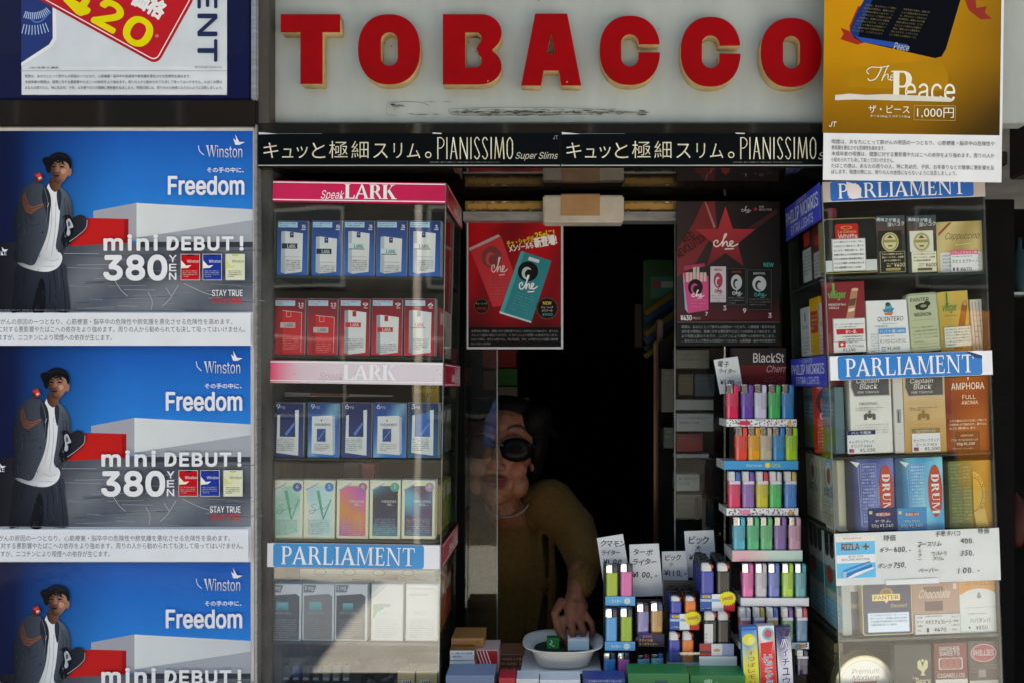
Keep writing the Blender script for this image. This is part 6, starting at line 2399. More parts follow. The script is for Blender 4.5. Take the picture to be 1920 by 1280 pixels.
# red carton with two lines of lettering standing beside the lighter rack
ar = Art(1425, 735, .215)
ar.slab(1372, 652, 1474, 735, .02, c('6c1018'), c('38080c'))
ar.rect(1372, 652, 1474, 684, c('241c20'))
ar.text('BlackStone', 1412, 661, 1474 + 18, 678, c('cfc9c4'), .01) if False else ar.text('BlackSt', 1412, 661, 1470, 679, c('cfc9c4'), .012)
ar.text('Cherr', 1436, 684, 1472, 697, c('c9a4a0'), .004, sh=.25)
ar.scribble(1432, 706, 1468, 2, 6, c('9c5a58'), 2.4, seed=4)
o = ar.build('cigar_carton', 'carton')
tag(o, 'dark red carton with white lettering standing behind the lighter rack', 'carton')
pl = box('carton_ledge', 'dark_card', W(1372, 0, .215).x, W(1474, 0, .215).x, .205, .25, W(0, 735, .215).z - .008, W(0, 735, .215).z, None, .001)
pl.data.transform(Matrix.Translation(-W(1425, 740, .215)))
pl.location = W(1425, 740, .215)
tag(pl, 'narrow dark ledge under the dark red carton', 'ledge')

# room furniture behind the right pane: pale drawer fronts and packets, a rack of ties of coloured packets
cb = empty('packet_cabinet', W(1306, 1290, .34), 'narrow cabinet of white and red packets behind right pane', 'cabinet')
C0 = cb.location.copy()
for (y0, y1, x0, x1, col) in ((655, 690, 1268, 1330, 'a9a49a'), (700, 740, 1272, 1300, '6f6048'), (700, 742, 1303, 1340, '4a5c74'), (748, 768, 1268, 1338, 'c4c4c4'), (774, 808, 1268, 1338, 'd3d4d6'),
                              (812, 846, 1268, 1318, 'b43c40'), (850, 858, 1268, 1330, 'c9c9c9'), (888, 920, 1268, 1312, 'd9d8d6'), (926, 970, 1268, 1316, 'a8a094'), (690, 772, 1240, 1264, '5c564c'), (800, 840, 1244, 1264, '3a4a42')):
    ar = Art((x0 + x1) / 2, y1, .34)
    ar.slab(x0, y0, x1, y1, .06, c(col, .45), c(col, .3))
    if y1 - y0 > 20:
        ar.scribble(x0 + 4, y0 + 6, x1 - 6, 2, 9, c('5a5a5e'), 5, seed=y0)
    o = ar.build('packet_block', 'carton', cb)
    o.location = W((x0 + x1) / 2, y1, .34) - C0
pxbox('cabinet_back', 'interior', 1236, 640, 1345, 1288, .405, .02, cb, .001, C0)
ar = Art(1308, 964, .333)
ar.rrect(1303, 932, 1311, 974, 4, c('1c1c1c'))
ar.slab(1303, 932, 1311, 974, .006, c('2a2826'), c('141312'), 4)
o = ar.build('handle', 'plastic', cb)
o.location = W(1308, 964, .333) - C0

hk = empty('hanging_packets', W(1238, 650, .62), 'green card of striped packets hanging inside the dark room', 'packet card')
H0 = hk.location.copy()
ar = Art(1238, 650, .62)
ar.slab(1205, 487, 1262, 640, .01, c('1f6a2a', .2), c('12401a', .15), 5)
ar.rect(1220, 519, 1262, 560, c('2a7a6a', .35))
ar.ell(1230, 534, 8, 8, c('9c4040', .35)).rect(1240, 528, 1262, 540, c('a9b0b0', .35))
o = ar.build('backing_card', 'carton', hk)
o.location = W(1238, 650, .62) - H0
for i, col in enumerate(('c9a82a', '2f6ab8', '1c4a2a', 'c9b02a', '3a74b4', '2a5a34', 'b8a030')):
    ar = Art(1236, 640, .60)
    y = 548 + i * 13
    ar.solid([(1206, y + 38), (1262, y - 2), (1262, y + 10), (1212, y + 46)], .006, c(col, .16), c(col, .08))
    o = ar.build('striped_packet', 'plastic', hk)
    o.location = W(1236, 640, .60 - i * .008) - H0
# dim shelf of packets at the back, left of the woman
ds = empty('back_shelf', W(905, 740, .9), 'dim shelf of red and green cartons deep inside the room', 'shelf')
E0 = ds.location.copy()
for (x0, x1, y0, y1, col) in ((905, 968, 655, 688, '9c2a28'), (930, 970, 690, 722, '2f7a34'), (906, 928, 694, 730, '6a4a38'), (930, 970, 724, 745, '8a8478'), (1190, 1204, 570, 650, '3c3830')):
    ar = Art((x0 + x1) / 2, y1, .9)
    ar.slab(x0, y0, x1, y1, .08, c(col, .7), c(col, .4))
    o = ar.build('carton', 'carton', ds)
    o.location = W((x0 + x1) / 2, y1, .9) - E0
pxbox('shelf_board', 'wood', 880, 745, 990, 750, .89, .12, ds, .001, E0)

# alcove at far right: a teal bottle on a bracket, a red bag
ar = Art(1908, 545, .40)
for nm, lab, cat, x0, x1, y0, y1, col, cap in (('bottle', 'teal bottle on a bracket in the dark gap at far right', 'bottle', 1896, 1925, 450, 548, '3c8c94', 1), ('bag', 'red bag hanging low in the dark gap at far right', 'bag', 1884, 1925, 925, 1020, '9c1f1c', 0)):
    bm = bmesh.new()
    k = K(.35)
    w, h = (x1 - x0) / 2 * k, (y1 - y0) * k
    if cap:
        tube(bm, [(0, 0, .004), (0, 0, h * .62), (0, 0, h * .74), (0, 0, h * .84), (0, 0, h)], [w, w, w * .8, w * .35, w * .33], 18)
    else:
        tube(bm, [(0, 0, .012), (0, 0, h * .3), (0, 0, h * .7), (0, 0, h * .92), (0, 0, h)], [w * .7, w, w * .95, w * .6, w * .2], 14)
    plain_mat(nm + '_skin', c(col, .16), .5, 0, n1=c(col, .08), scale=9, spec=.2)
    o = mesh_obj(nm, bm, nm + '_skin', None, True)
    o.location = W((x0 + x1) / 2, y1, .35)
    tag(o, lab, cat)
o = pxbox('bracket', 'aluminium', 1884, 548, 1930, 553, .30, .12, None, .001)
o.data.transform(Matrix.Translation(-W(1905, 553, .36)))
o.location = W(1905, 553, .36)
tag(o, 'thin bracket shelf under the teal bottle at far right', 'shelf')
# ---------------------------------------------------------------- lighters, racks, cards and the tray on the counter
GAIN[0] = 1.25


def lighter_meshes(w, h, dp, style):
    """body, metal hood and thumb piece of a pocket lighter standing at the origin"""
    key = (round(w, 5), round(h, 5), style)
    if key in LM:
        return LM[key]
    n = 20

    def ring(bm, z, sx=1.0, sy=1.0, x0=-1, x1=1):
        out = []
        for i in range(n):
            t = 2 * math.pi * i / n
            ct, st = math.cos(t), math.sin(t)
            x = math.copysign(abs(ct) ** .55, ct)
            y = math.copysign(abs(st) ** .55, st)
            xx = (x0 + x1) / 2 + x * (x1 - x0) / 2
            out.append(bm.verts.new((xx * w / 2 * sx, y * dp / 2 * sy, z)))
        return out

    def loft(rings, bm):
        for a, b in zip(rings, rings[1:]):
            for i in range(n):
                bm.faces.new((a[i], a[(i + 1) % n], b[(i + 1) % n], b[i]))
        bm.faces.new(rings[0][::-1])
        bm.faces.new(rings[-1])

    def done(bm, nm):
        me = bpy.data.meshes.new(nm)
        bmesh.ops.recalc_face_normals(bm, faces=bm.faces)
        bm.to_mesh(me)
        bm.free()
        return me
    zb = h * .76
    bm = bmesh.new()
    loft([ring(bm, 0, .9, .9), ring(bm, .002), ring(bm, zb - .002), ring(bm, zb, .95, .95)], bm)
    body = done(bm, 'body')
    # hood: upright metal shield on the left with its slot
    bm = bmesh.new()
    if style == 'flint':
        loft([ring(bm, zb + .0002, .92, .85, -.9, .75), ring(bm, h * .92, .92, .85, -.9, .75), ring(bm, h * .99, .85, .7, -.85, .3), ring(bm, h, .75, .6, -.8, .25)], bm)
    else:
        loft([ring(bm, zb + .0002, .97, .97, -1, .15), ring(bm, h * .985, .97, .97, -1, .12), ring(bm, h, .92, .9, -1, .08)], bm)
        bm_box(bm, -w * .34, -w * .18, -dp * .56, -dp * .47, zb + h * .06, zb + h * .12, 0)
        bm_box(bm, -w * .46, -w * .42, -dp * .55, -dp * .40, zb + h * .02, zb + h * .21, 0)
    hood = done(bm, 'hood')
    bm = bmesh.new()
    if style == 'flint':
        loft([ring(bm, h * .85, .95, .7, .3, 1), ring(bm, h * .93, .95, .7, .35, 1), ring(bm, h * .96, .8, .6, .5, 1)], bm)
    else:
        loft([ring(bm, zb + .0002, .97, .9, .2, 1), ring(bm, h * .95, .97, .9, .2, 1), ring(bm, h * .99, .9, .7, .25, .95)], bm)
    but = done(bm, 'button')
    # window of clear plastic with the tank line: a raised strip down the front
    bm = bmesh.new()
    bm_box(bm, w * .04, w * .34, -dp / 2 - .0006, -dp / 2 + .001, h * .30, zb - h * .04, .0004)
    strip = done(bm, 'inner_tube')
    bm = bmesh.new()
    bm_box(bm, -w * .46, w * .46, -dp / 2 - .0008, -dp / 2 + .001, zb - h * .09, zb - h * .005, .0004)
    band = done(bm, 'collar')
    LM[key] = (body, hood, but, strip, band)
    return LM[key]


LM = {}
CM = {}


def colmat(hexc, kind='tint', g=1.0):
    key = (hexc, kind)
    if key in CM:
        return CM[key]
    nm = f'{kind}_{hexc}'
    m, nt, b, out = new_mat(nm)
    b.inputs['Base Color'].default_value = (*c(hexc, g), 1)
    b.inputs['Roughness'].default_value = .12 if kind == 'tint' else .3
    b.inputs['Coat Weight'].default_value = .15
    b.inputs['Specular IOR Level'].default_value = .35
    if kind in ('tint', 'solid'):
        # clear coloured plastic: painted left highlight and shaded edges, tank colour between, air above liquid
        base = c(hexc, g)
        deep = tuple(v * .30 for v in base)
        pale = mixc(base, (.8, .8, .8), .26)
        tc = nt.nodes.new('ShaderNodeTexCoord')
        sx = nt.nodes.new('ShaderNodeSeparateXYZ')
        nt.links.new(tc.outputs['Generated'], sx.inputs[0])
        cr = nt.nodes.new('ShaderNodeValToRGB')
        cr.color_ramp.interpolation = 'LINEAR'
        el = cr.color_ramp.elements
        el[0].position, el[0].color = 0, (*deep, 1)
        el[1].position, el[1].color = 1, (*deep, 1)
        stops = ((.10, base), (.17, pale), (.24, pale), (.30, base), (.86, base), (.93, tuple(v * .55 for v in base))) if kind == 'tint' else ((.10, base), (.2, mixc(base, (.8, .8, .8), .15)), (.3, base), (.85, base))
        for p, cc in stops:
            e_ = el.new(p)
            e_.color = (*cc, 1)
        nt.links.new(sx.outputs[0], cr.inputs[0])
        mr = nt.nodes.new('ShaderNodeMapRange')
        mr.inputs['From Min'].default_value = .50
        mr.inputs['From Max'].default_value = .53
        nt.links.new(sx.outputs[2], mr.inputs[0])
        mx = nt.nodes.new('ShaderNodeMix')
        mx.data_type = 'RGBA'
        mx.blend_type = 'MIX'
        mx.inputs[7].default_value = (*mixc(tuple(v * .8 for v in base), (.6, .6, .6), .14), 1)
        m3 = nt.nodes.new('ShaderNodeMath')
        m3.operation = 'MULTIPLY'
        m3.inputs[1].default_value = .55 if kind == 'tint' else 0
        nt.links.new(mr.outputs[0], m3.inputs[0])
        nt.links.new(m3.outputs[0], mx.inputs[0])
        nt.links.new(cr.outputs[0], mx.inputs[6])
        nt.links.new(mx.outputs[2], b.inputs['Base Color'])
    CM[key] = nm
    return nm


GL = 'pocket lighters on the counter'


def lighter(px, ybot, Y, wpx, hpx, colr, label, style='piezo', kind='tint', hood='chrome', btn=None, ang=0, band=None, strip=True, full=True):
    k = K(Y)
    w, h = wpx * k, hpx * k
    dp = w * .55
    ms = lighter_meshes(w, h, dp, style)
    e = empty('lighter', W(px, ybot, Y), label, 'lighter', GL, ang)
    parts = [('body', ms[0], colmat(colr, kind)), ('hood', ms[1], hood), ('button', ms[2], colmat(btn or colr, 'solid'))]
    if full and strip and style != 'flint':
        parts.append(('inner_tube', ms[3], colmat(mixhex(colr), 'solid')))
    if band:
        parts.append(('collar', ms[4], colmat(band, 'solid')))
    for nm, me, mt in parts:
        o = bpy.data.objects.new(nm, me.copy())
        o.data.materials.clear()
        o.data.materials.append(MATS[mt])
        for p in o.data.polygons:
            p.use_smooth = False
        link(o, e)
    return e


def mixhex(h):
    return ''.join('%02x' % int(int(h[i:i + 2], 16) * .8 + 190 * .08) for i in (0, 2, 4))


plain_mat('hood_white', (.74, .73, .70), .3, 0, coat=.3)
plain_mat('red_lever', (.45, .02, .02), .35)


# --- tall rack of six stepped trays
TALL = [  # y of lighter foot, top, Y, centres, colours, hood, lip (x0, y0, x1, y1), lip style
    (786, 720, .150, (1372, 1400, 1425, 1451, 1476), ('e0285a', '6a45a8', 'c8c8dc', '25b060', '1a7fbc'), 'chrome', (1362, 785, 1494, 799), 'dots'),
    (863, 800, .138, (1389, 1413, 1435, 1459, 1483), ('ee4a3c', 'e8a02a', 'bdb39a', '1c86c0', '9ccc28'), 'chrome', (1357, 863, 1497, 880), 'blue'),
    (953, 883, .120, (1376, 1402, 1428, 1453, 1481), ('e8406c', '9a70b4', 'cfc23c', '3cc06a', '3a86d0'), 'hood_white', (1362, 952, 1497, 966), 'dots'),
    (1031, 968, .100, (1385, 1411, 1436, 1462, 1489), ('3ab0c8', '40ba80', '58b87c', '8a68a8', 'd8a0b4'), 'chrome', (1373, 1031, 1505, 1052), 'pastel'),
    (1121, 1055, .076, (1401, 1426, 1450, 1476, 1500), ('e45aa4', 'c2bfc4', '5470c4', 'a4d430', '2a9ca8'), 'chrome', (1389, 1120, 1517, 1136), 'white'),
    (1206, 1138, .055, (1396, 1422, 1447, 1475, 1502), ('b86a70', '8a72a8', 'b0a46a', '4aa068', '3a7ea4'), 'hood_white', (1386, 1204, 1517, 1216), 'dots'),
]
CN = {'e0285a': 'crimson', '6a45a8': 'purple', 'c8c8dc': 'clear', '25b060': 'green', '1a7fbc': 'blue', 'ee4a3c': 'coral', 'e8a02a': 'amber', 'bdb39a': 'beige', '1c86c0': 'blue', '9ccc28': 'lime',
      'e8406c': 'pink', '9a70b4': 'lavender', 'cfc23c': 'yellow', '3cc06a': 'green', '3a86d0': 'blue', '3ab0c8': 'aqua', '40ba80': 'green', '58b87c': 'sage green', '8a68a8': 'purple', 'd8a0b4': 'pink and white',
      'e45aa4': 'pink', 'c2bfc4': 'clear', '5470c4': 'blue', 'a4d430': 'lime', '2a9ca8': 'teal', 'b86a70': 'rose', '8a72a8': 'mauve', 'b0a46a': 'olive', '4aa068': 'green', '3a7ea4': 'blue'}
rack = empty('lighter_rack', W(1450, 1290, .08), 'tall stepped rack of five columns of coloured lighters by the right case', 'rack')
K0 = rack.location.copy()
tn = ('top', 'second', 'third', 'fourth', 'fifth', 'lowest')
for ti, (yb, yt, Y, cx, cols, hood, lip, sty) in enumerate(TALL):
    x0, y0, x1, y1 = lip
    yl = Y - .014
    ar = Art((x0 + x1) / 2, y1, yl)
    base = {'dots': 'dcdce0', 'blue': '1f8cc0', 'pastel': 'c4cfc8', 'white': 'd2d2d6'}[sty]
    ar.slab(x0, y0, x1, y1, .0015, c(base), c(base, .8))
    rnd = random.Random(ti)
    if sty == 'dots':
        for i in range(95):
            ar.ell(rnd.uniform(x0 + 2, x1 - 2), rnd.uniform(y0 + 1.5, y1 - 1.5), 1.1, 1.1, c(rnd.choice(('2a2a3a', '3a3a6a', '6a2a4a'))), n=8)
        ar.rrect(x0 + 24, y0 + 3, x0 + 44, y1 - 3, 4, c('b8304a') if ti == 0 else c('d87aa0'))
        ar.ell(x1 - 14, (y0 + y1) / 2, 3.6, 3.6, c('d8a030'))
    elif sty == 'blue':
        ar.text('Summer', x0 + 42, y0 + 6, x0 + 72, y0 + 11, c('a9d2e4'), .004, sh=.2)
        ar.ell(x0 + 82, y0 + 8, 5, 5, c('d8c23c')).text('COOL', x0 + 84, y0 + 5, x0 + 108, y0 + 12, c('9cc850'), .01)
    elif sty == 'pastel':
        ar.grid(x0 + .5, y0 + .5, x1 - .5, y1 - .5, 12, 2, lambda x, y: mixc(c('e2a4ac'), c('b9d2c6'), min(1, max(0, (x - x0) / (x1 - x0) * 2.2 - .35))))
    o = ar.build('tray_lip', 'carton', rack)
    o.location = W((x0 + x1) / 2, y1, yl) - K0
    zf = W(0, yb, Y).z
    a = W(x0, 0, yl).x
    b = W(x1, 0, yl).x
    dpt = .085
    box('tray_floor', 'white_plastic', a + .001, b - .001, yl + .002, yl + dpt, zf - .004, zf - .0005, rack, 0).location = -K0
    for sx in (a, b - .0015):
        box('tray_cheek', 'white_plastic', sx, sx + .0015, yl + .0016, yl + dpt, W(0, y1, yl).z + .0002, W(0, y0, yl).z - .0005, rack, 0).location = -K0
    for j, (x, colr) in enumerate(zip(cx, cols)):
        w = (24 if ti < 4 else 22.5)
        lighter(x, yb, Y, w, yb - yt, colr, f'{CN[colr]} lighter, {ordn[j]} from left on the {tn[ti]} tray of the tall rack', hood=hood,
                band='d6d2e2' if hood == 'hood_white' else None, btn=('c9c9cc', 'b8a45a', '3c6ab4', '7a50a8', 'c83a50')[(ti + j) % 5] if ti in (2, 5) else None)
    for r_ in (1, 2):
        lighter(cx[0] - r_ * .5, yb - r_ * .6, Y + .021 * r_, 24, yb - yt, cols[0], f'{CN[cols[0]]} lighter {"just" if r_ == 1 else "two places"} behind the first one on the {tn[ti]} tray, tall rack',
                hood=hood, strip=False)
box('back_board', 'dark_card', W(1366, 0, .25).x, W(1490, 0, .25).x, .2385, .2415, CT + .0005, W(0, 730, .24).z, rack, .0005).location = -K0
box('plinth', 'dark_card', W(1390, 0, .05).x, W(1512, 0, .05).x, .05, .2375, CT + .0005, W(0, 1212, .055).z - .006, rack, .001).location = -K0
lighter(1503, 1262, .02, 23, 46, '1c2450', 'dark navy lighter low beside the candy sticks, under the tall rack', hood='hood_white', band='d6d2e2', strip=False)


# --- small racks in front
def small_rack(nm, label, xc, Y, tiers, ybase):
    e = empty(nm, W(xc, ybase, Y), label, 'rack', 'small lighter racks on the counter')
    b = e.location.copy()
    for (x0, y0, x1, y1, yt, colr, draw) in tiers:
        ar = Art((x0 + x1) / 2, y1, yt)
        ar.slab(x0, y0, x1, y1, .0015, c(colr), c(colr, .7))
        if draw:
            draw(ar)
        o = ar.build('tray_lip', 'carton', e)
        o.location = W((x0 + x1) / 2, y1, yt) - b
        a_, b_ = W(x0, 0, yt).x, W(x1, 0, yt).x
        z = W(0, (y0 + y1) / 2, yt).z
        box('tray_floor', 'dark_card', a_ + .001, b_ - .001, yt + .0017, yt + .06, z - .003, z, e, 0).location = -b
    x0 = min(t[0] for t in tiers)
    x1 = max(t[2] for t in tiers)
    y0 = min(t[1] for t in tiers)
    yb = max(t[4] for t in tiers)
    box('back_board', 'dark_card', W(x0, 0, yb).x, W(x1, 0, yb).x, yb + .0605, yb + .063, CT + .0005, W(0, y0 - 50, yb).z, e, 0).location = -b
    return e


def bluelip(x0, y0):
    return lambda ar: (ar.text('ライター', x0 + 12, y0 + 6, x0 + 30, y0 + 12, c('d2e2ea'), .006), ar.ell(x0 + 41, y0 + 9, 6, 6, c('b9c6cc')))


small_rack('lighter_rack', 'small blue lipped rack of lime, pink and blue lighters beside white tray', 1162, .06,
           [(1135, 1117, 1191, 1135, .075, '4a9cd0', bluelip(1135, 1117)), (1134, 1202, 1191, 1219, .055, '3f94cc', bluelip(1134, 1202)), (1136, 1268, 1190, 1284, .04, '2a70a8', None)], 1292)
for (x, yb, yt, Y, colr, nm) in ((1147, 1119, 1057, .085, '9cb82c', 'lime lighter on the top tray, left, beside white bowl'), (1174, 1117, 1055, .085, 'e06aa8', 'pink lighter on the top tray of the small blue rack'),
                                 (1146, 1204, 1139, .065, '3a9cd8', 'sky blue lighter on the middle tray of the small blue rack'), (1174, 1204, 1138, .065, '94b428', 'lime lighter on the middle tray of the small blue rack'),
                                 (1143, 1270, 1222, .05, '2f86cc', 'sky blue lighter on the lowest tray of the small blue rack'), (1169, 1270, 1222, .05, 'c05ab0', 'magenta lighter on the lowest tray of the small blue rack')):
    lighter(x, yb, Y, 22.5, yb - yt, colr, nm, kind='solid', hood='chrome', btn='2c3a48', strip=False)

small_rack('lighter_rack', 'small rack of turbo lighters with navy round card between blue racks', 1220, .06,
           [(1196, 1187, 1246, 1212, .070, '1a1c34', lambda ar: (ar.ell(1217, 1200, 26, 14, c('1c2248'), 180, 360), ar.text('DON', 1206, 1190, 1222, 1194.5, c('c05aa0'), .01), ar.text('スライド式', 1198, 1197, 1224, 1202, c('e6a03c'), .012),
              ar.text('ターボライター', 1198, 1204, 1232, 1209, c('e6a03c'), .012))), (1196, 1252, 1246, 1262, .05, '1a1c34', None)], 1292)
for (x, yb, yt, Y, colr, nm, bt) in ((1205, 1190, 1130, .085, '8a86c8', 'lavender turbo lighter with dark red cap, left of amber one', '4a1c30'), (1231, 1190, 1128, .085, 'c8924a', 'amber turbo lighter with steel blue cap', '2c4a6a'),
                                     (1206, 1254, 1226, .06, '5aa4cc', 'pale blue turbo lighter with red cap on the low tray', '8c1c40'), (1232, 1254, 1224, .06, '6ab4d4', 'pale blue turbo lighter with blue cap on the low tray', '1c5c9c')):
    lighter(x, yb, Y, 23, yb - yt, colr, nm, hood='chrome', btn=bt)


def tri_lip(x0, y0, x1, y1, burst=True):
    def f(ar):
        t = (x1 - x0) / 3
        ar.rect(x0, y0, x0 + t, y1, c('24509c')).rect(x0 + t, y0, x0 + 2 * t, y1, c('d4d8dc')).rect(x0 + 2 * t, y0, x1, y1, c('c8202c'))
        ar.rect(x0, y0 + 9, x0 + t * 1.8, y0 + 14, c('7aa0cc')).text('World', x0 + 3, y0 + 9.6, x0 + 20, y0 + 13.6, c('e6eaee'), .01)
        ar.rrect(x0 + 4, y0 + 2, x0 + 19, y0 + 7, 2, c('d8b44c')).text('BIC', x0 + 7, y0 + 2.6, x0 + 16, y0 + 6.4, c('3a2a1c'), .015)
        ar.scribble(x0 + 3, y1 - 7, x0 + t * 2, 1, 4, c('c9d4e2'), 2.6, seed=int(x0))
        if burst:
            cx, cy = x0 + t * 2.35, y0 + 8
            ar.poly([(cx + (17 if i % 2 else 13.5) * math.cos(R(i * 9)), cy + (14.5 if i % 2 else 11.5) * math.sin(R(i * 9))) for i in range(40)], c('e8d024'))
            ar.text('3000回', cx - 10, cy - 4, cx + 10, cy + 3, c('c03a3a'), .02, rot=-8)
    return f


small_rack('lighter_rack', 'rack of small blue and orange flint lighters with yellow starburst label', 1280, .06,
           [(1256, 1150, 1311, 1180, .066, '24509c', tri_lip(1256, 1150, 1311, 1180)), (1251, 1241, 1311, 1258, .046, 'd0d2d4', None)], 1292)
for j, (x, colr, nm) in enumerate(((1267, '2f3fae', 'blue'), (1294, 'ee7a1c', 'orange'))):
    for r_ in range(5):
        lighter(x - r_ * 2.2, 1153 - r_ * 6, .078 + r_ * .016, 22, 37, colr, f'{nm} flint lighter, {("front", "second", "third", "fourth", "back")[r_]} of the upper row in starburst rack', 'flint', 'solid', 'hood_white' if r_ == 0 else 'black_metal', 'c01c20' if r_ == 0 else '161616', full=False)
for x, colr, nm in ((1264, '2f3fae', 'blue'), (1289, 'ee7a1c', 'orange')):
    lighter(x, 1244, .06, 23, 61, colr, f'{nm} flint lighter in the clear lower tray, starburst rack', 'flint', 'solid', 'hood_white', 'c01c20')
o = pxbox('clear_tray', 'clear_plastic', 1249, 1222, 1312, 1246, .040, .002, None, 0)
o.data.transform(Matrix.Translation(-W(1280, 1246, .04)))
o.location = W(1280, 1246, .04)
tag(o, 'clear plastic tray front holding blue and orange lighters', 'tray')

small_rack('lighter_rack', 'rack of large blue and black flint lighters on a white box', 1346, .05,
           [(1313, 1113, 1378, 1145, .066, '24509c', tri_lip(1313, 1113, 1378, 1145)),
            (1312, 1206, 1376, 1229, .040, 'c9ccd0', lambda ar: (ar.rect(1312, 1206, 1334, 1229, c('a8343c')), ar.rect(1312, 1219, 1334, 1224, c('4a2c2c')), ar.rect(1354, 1206, 1376, 1229, c('8a94b8')), ar.ell(1344, 1218, 7, 3, c('b49a6a')))),
            (1311, 1229.5, 1382, 1258, .036, 'd2d6da', None)], 1292)
for j, (x, colr, nm) in enumerate(((1325, '3440a8', 'blue'), (1355, '222222', 'black'))):
    for r_ in range(5):
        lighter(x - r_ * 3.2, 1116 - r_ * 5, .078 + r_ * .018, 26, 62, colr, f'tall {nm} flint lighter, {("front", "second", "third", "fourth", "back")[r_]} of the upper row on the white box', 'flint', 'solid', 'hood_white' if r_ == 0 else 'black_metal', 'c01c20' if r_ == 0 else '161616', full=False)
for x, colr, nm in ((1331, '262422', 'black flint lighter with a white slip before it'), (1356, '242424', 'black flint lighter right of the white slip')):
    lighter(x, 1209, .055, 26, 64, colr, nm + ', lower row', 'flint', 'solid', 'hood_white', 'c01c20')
ar = Art(1330, 1206, .044)
ar.slab(1321, 1169, 1337, 1206, .001, c('d2d2d0'))
vtext(ar, '111', 1323, 1326, 1186, 1204, c('3a3a3a'))
tag(ar.build('paper_slip', 'paper'), 'narrow white paper slip in front of a black lighter', 'slip')


# --- handwritten cards
def price_card(pts, Y, rows, label, lean=0):
    cx = sum(p[0] for p in pts) / 4
    yb = max(p[1] for p in pts)
    ar = Art(cx, yb, Y)
    ar.solid(pts, .0008, c('c4c8ca'), None, .0002)
    for i, (t, x, y, h, adv, sd) in enumerate(rows):
        ar.hand(t, x, y, h, adv, c('131315'), sd, .012)
    o = ar.build('price_card', 'paper')
    tag(o, label, 'price card', 'handwritten price cards on the lighter racks')


price_card([(1119, 1008), (1168, 1000), (1184, 1100), (1134, 1110)], .155, [('クマモン', 1125, 1012, 11, 10, 1), ('ライター', 1127, 1030, 8.5, 8, 2), ('¥100', 1130, 1046, 12, 13, 3)], 'handwritten price card tilted behind the lime and pink lighters')
price_card([(1180, 1020), (1235, 1018), (1244, 1116), (1182, 1118)], .15, [('ターボ', 1187, 1028, 11, 12, 4), ('ライター', 1185, 1046, 11, 11, 5), ('¥100,-', 1185, 1069, 12, 12, 6)], 'handwritten price card behind the turbo lighters, with 100 written low')
price_card([(1241, 1033), (1286, 1032), (1294, 1130), (1243, 1132)], .175, [('ビック', 1247, 1039, 10, 10, 7), ('小', 1254, 1053, 7, 14, 8), ('¥110,-', 1245, 1066, 12, 10, 9)], 'handwritten price card behind the blue and orange flint lighters')
price_card([(1283, 995), (1338, 993), (1344, 1080), (1288, 1082)], .185, [('ビック', 1291, 1004, 13, 13, 10), ('大', 1303, 1021, 9, 14, 11), ('¥130', 1291, 1037, 12, 13, 12)], 'handwritten price card highest behind the tall black and blue lighters')
price_card([(1338, 674), (1383, 667), (1394, 732), (1350, 738)], .20, [('電子', 1345, 676, 9.5, 10, 13), ('ライター', 1347, 690, 8, 7.5, 14), ('¥100.-', 1350, 709, 10, 9, 15)], 'handwritten price card stuck in the top of the tall lighter rack')

# --- candy sticks
for (x, y0, w, cols, word, wc, nm) in ((1410, 1174, 30, ('2f86cc', 'e6d23c'), 'すっぱレモン', ('e8dc50', 'a03a4a'), 'yellow and blue candy stick with lemon picture, leftmost of three'),
                                       (1442, 1172, 31, ('e2dcdc', 'd8342c'), 'いちごグミ', ('f0e4e0', '2f4aa0'), 'white and red candy stick with strawberry picture, between two others'),
                                       (1474, 1174, 29, ('3a3a6c', 'd0d2e4'), 'ハイチュウ', ('eceaf2', '4a3a8c'), 'violet and white candy stick with big purple letters, rightmost of three')):
    ar = Art(x, 1286, -.01)
    y1 = 1286

    def ink(a, b, x=x, cols=cols, y0=y0):
        v = (b - y0) / 110
        return mixc(c(cols[0]), c(cols[1]), max(0, min(1, v * 2.2 - .3 + .25 * math.sin(a * .2))))
    ar.slab(x - w / 2, y0, x + w / 2, y1, .016, c(cols[1]), c(cols[0], .8))
    ar.grid(x - w / 2 + .8, y0 + .8, x + w / 2 - .8, y1 - .8, 8, 16, ink)
    if word[0] == 'す':
        ar.ell(x - 1, y0 + 24, 12, 11, c('e8d02c')).ell(x + 3, y0 + 26, 7, 7, c('f0e480'))
        ar.rect(x - 14, y0 + 2, x + 14, y0 + 7, c('1f5ca8'))
    elif word[0] == 'い':
        ar.ell(x + 3, y0 + 15, 11, 12, c('6ab0b8')).ell(x + 3, y0 + 15, 7, 8, c('b84a5c'))
        ar.poly([(x - 12, y0 + 32), (x + 12, y0 + 30), (x + 6, y0 + 56), (x - 12, y0 + 60)], c('cf2a28'))
    else:
        for (dx, dy) in ((-8, 6), (0, 4), (8, 8), (-4, 12), (6, 14)):
            ar.ell(x + dx, y0 + dy, 4.5, 4.5, c('2a2450'))
    n = len(word)
    st = y0 + (44 if word[0] == 'す' else 52 if word[0] == 'い' else 22)
    for i, ch in enumerate(word):
        hh = (1284 - st) / n
        ar.text(ch, x - 7, st + i * hh + .5, x + 9, st + (i + 1) * hh - .8, c(wc[0]), .07)
        ar.text(ch, x - 6, st + i * hh + 1.5, x + 8, st + (i + 1) * hh - 1.8, c(wc[1]), .012)
    o = ar.build('candy_stick', 'wrapped', None, R(-3))
    tag(o, nm, 'candy', 'candy sticks')

# --- cartons along the front of the counter
def flat_box(x0, y0, x1, y1, Y, depth, colr, topc, label, draw=None, name='carton', cat='carton', group='cartons along the counter front', ang=0):
    ar = Art((x0 + x1) / 2, y1, Y)
    ar.slab(x0, y0, x1, y1, depth, c(colr), c(topc))
    if draw:
        draw(ar)
    o = ar.build(name, 'carton', None, ang)
    tag(o, label, cat, group)
    return o


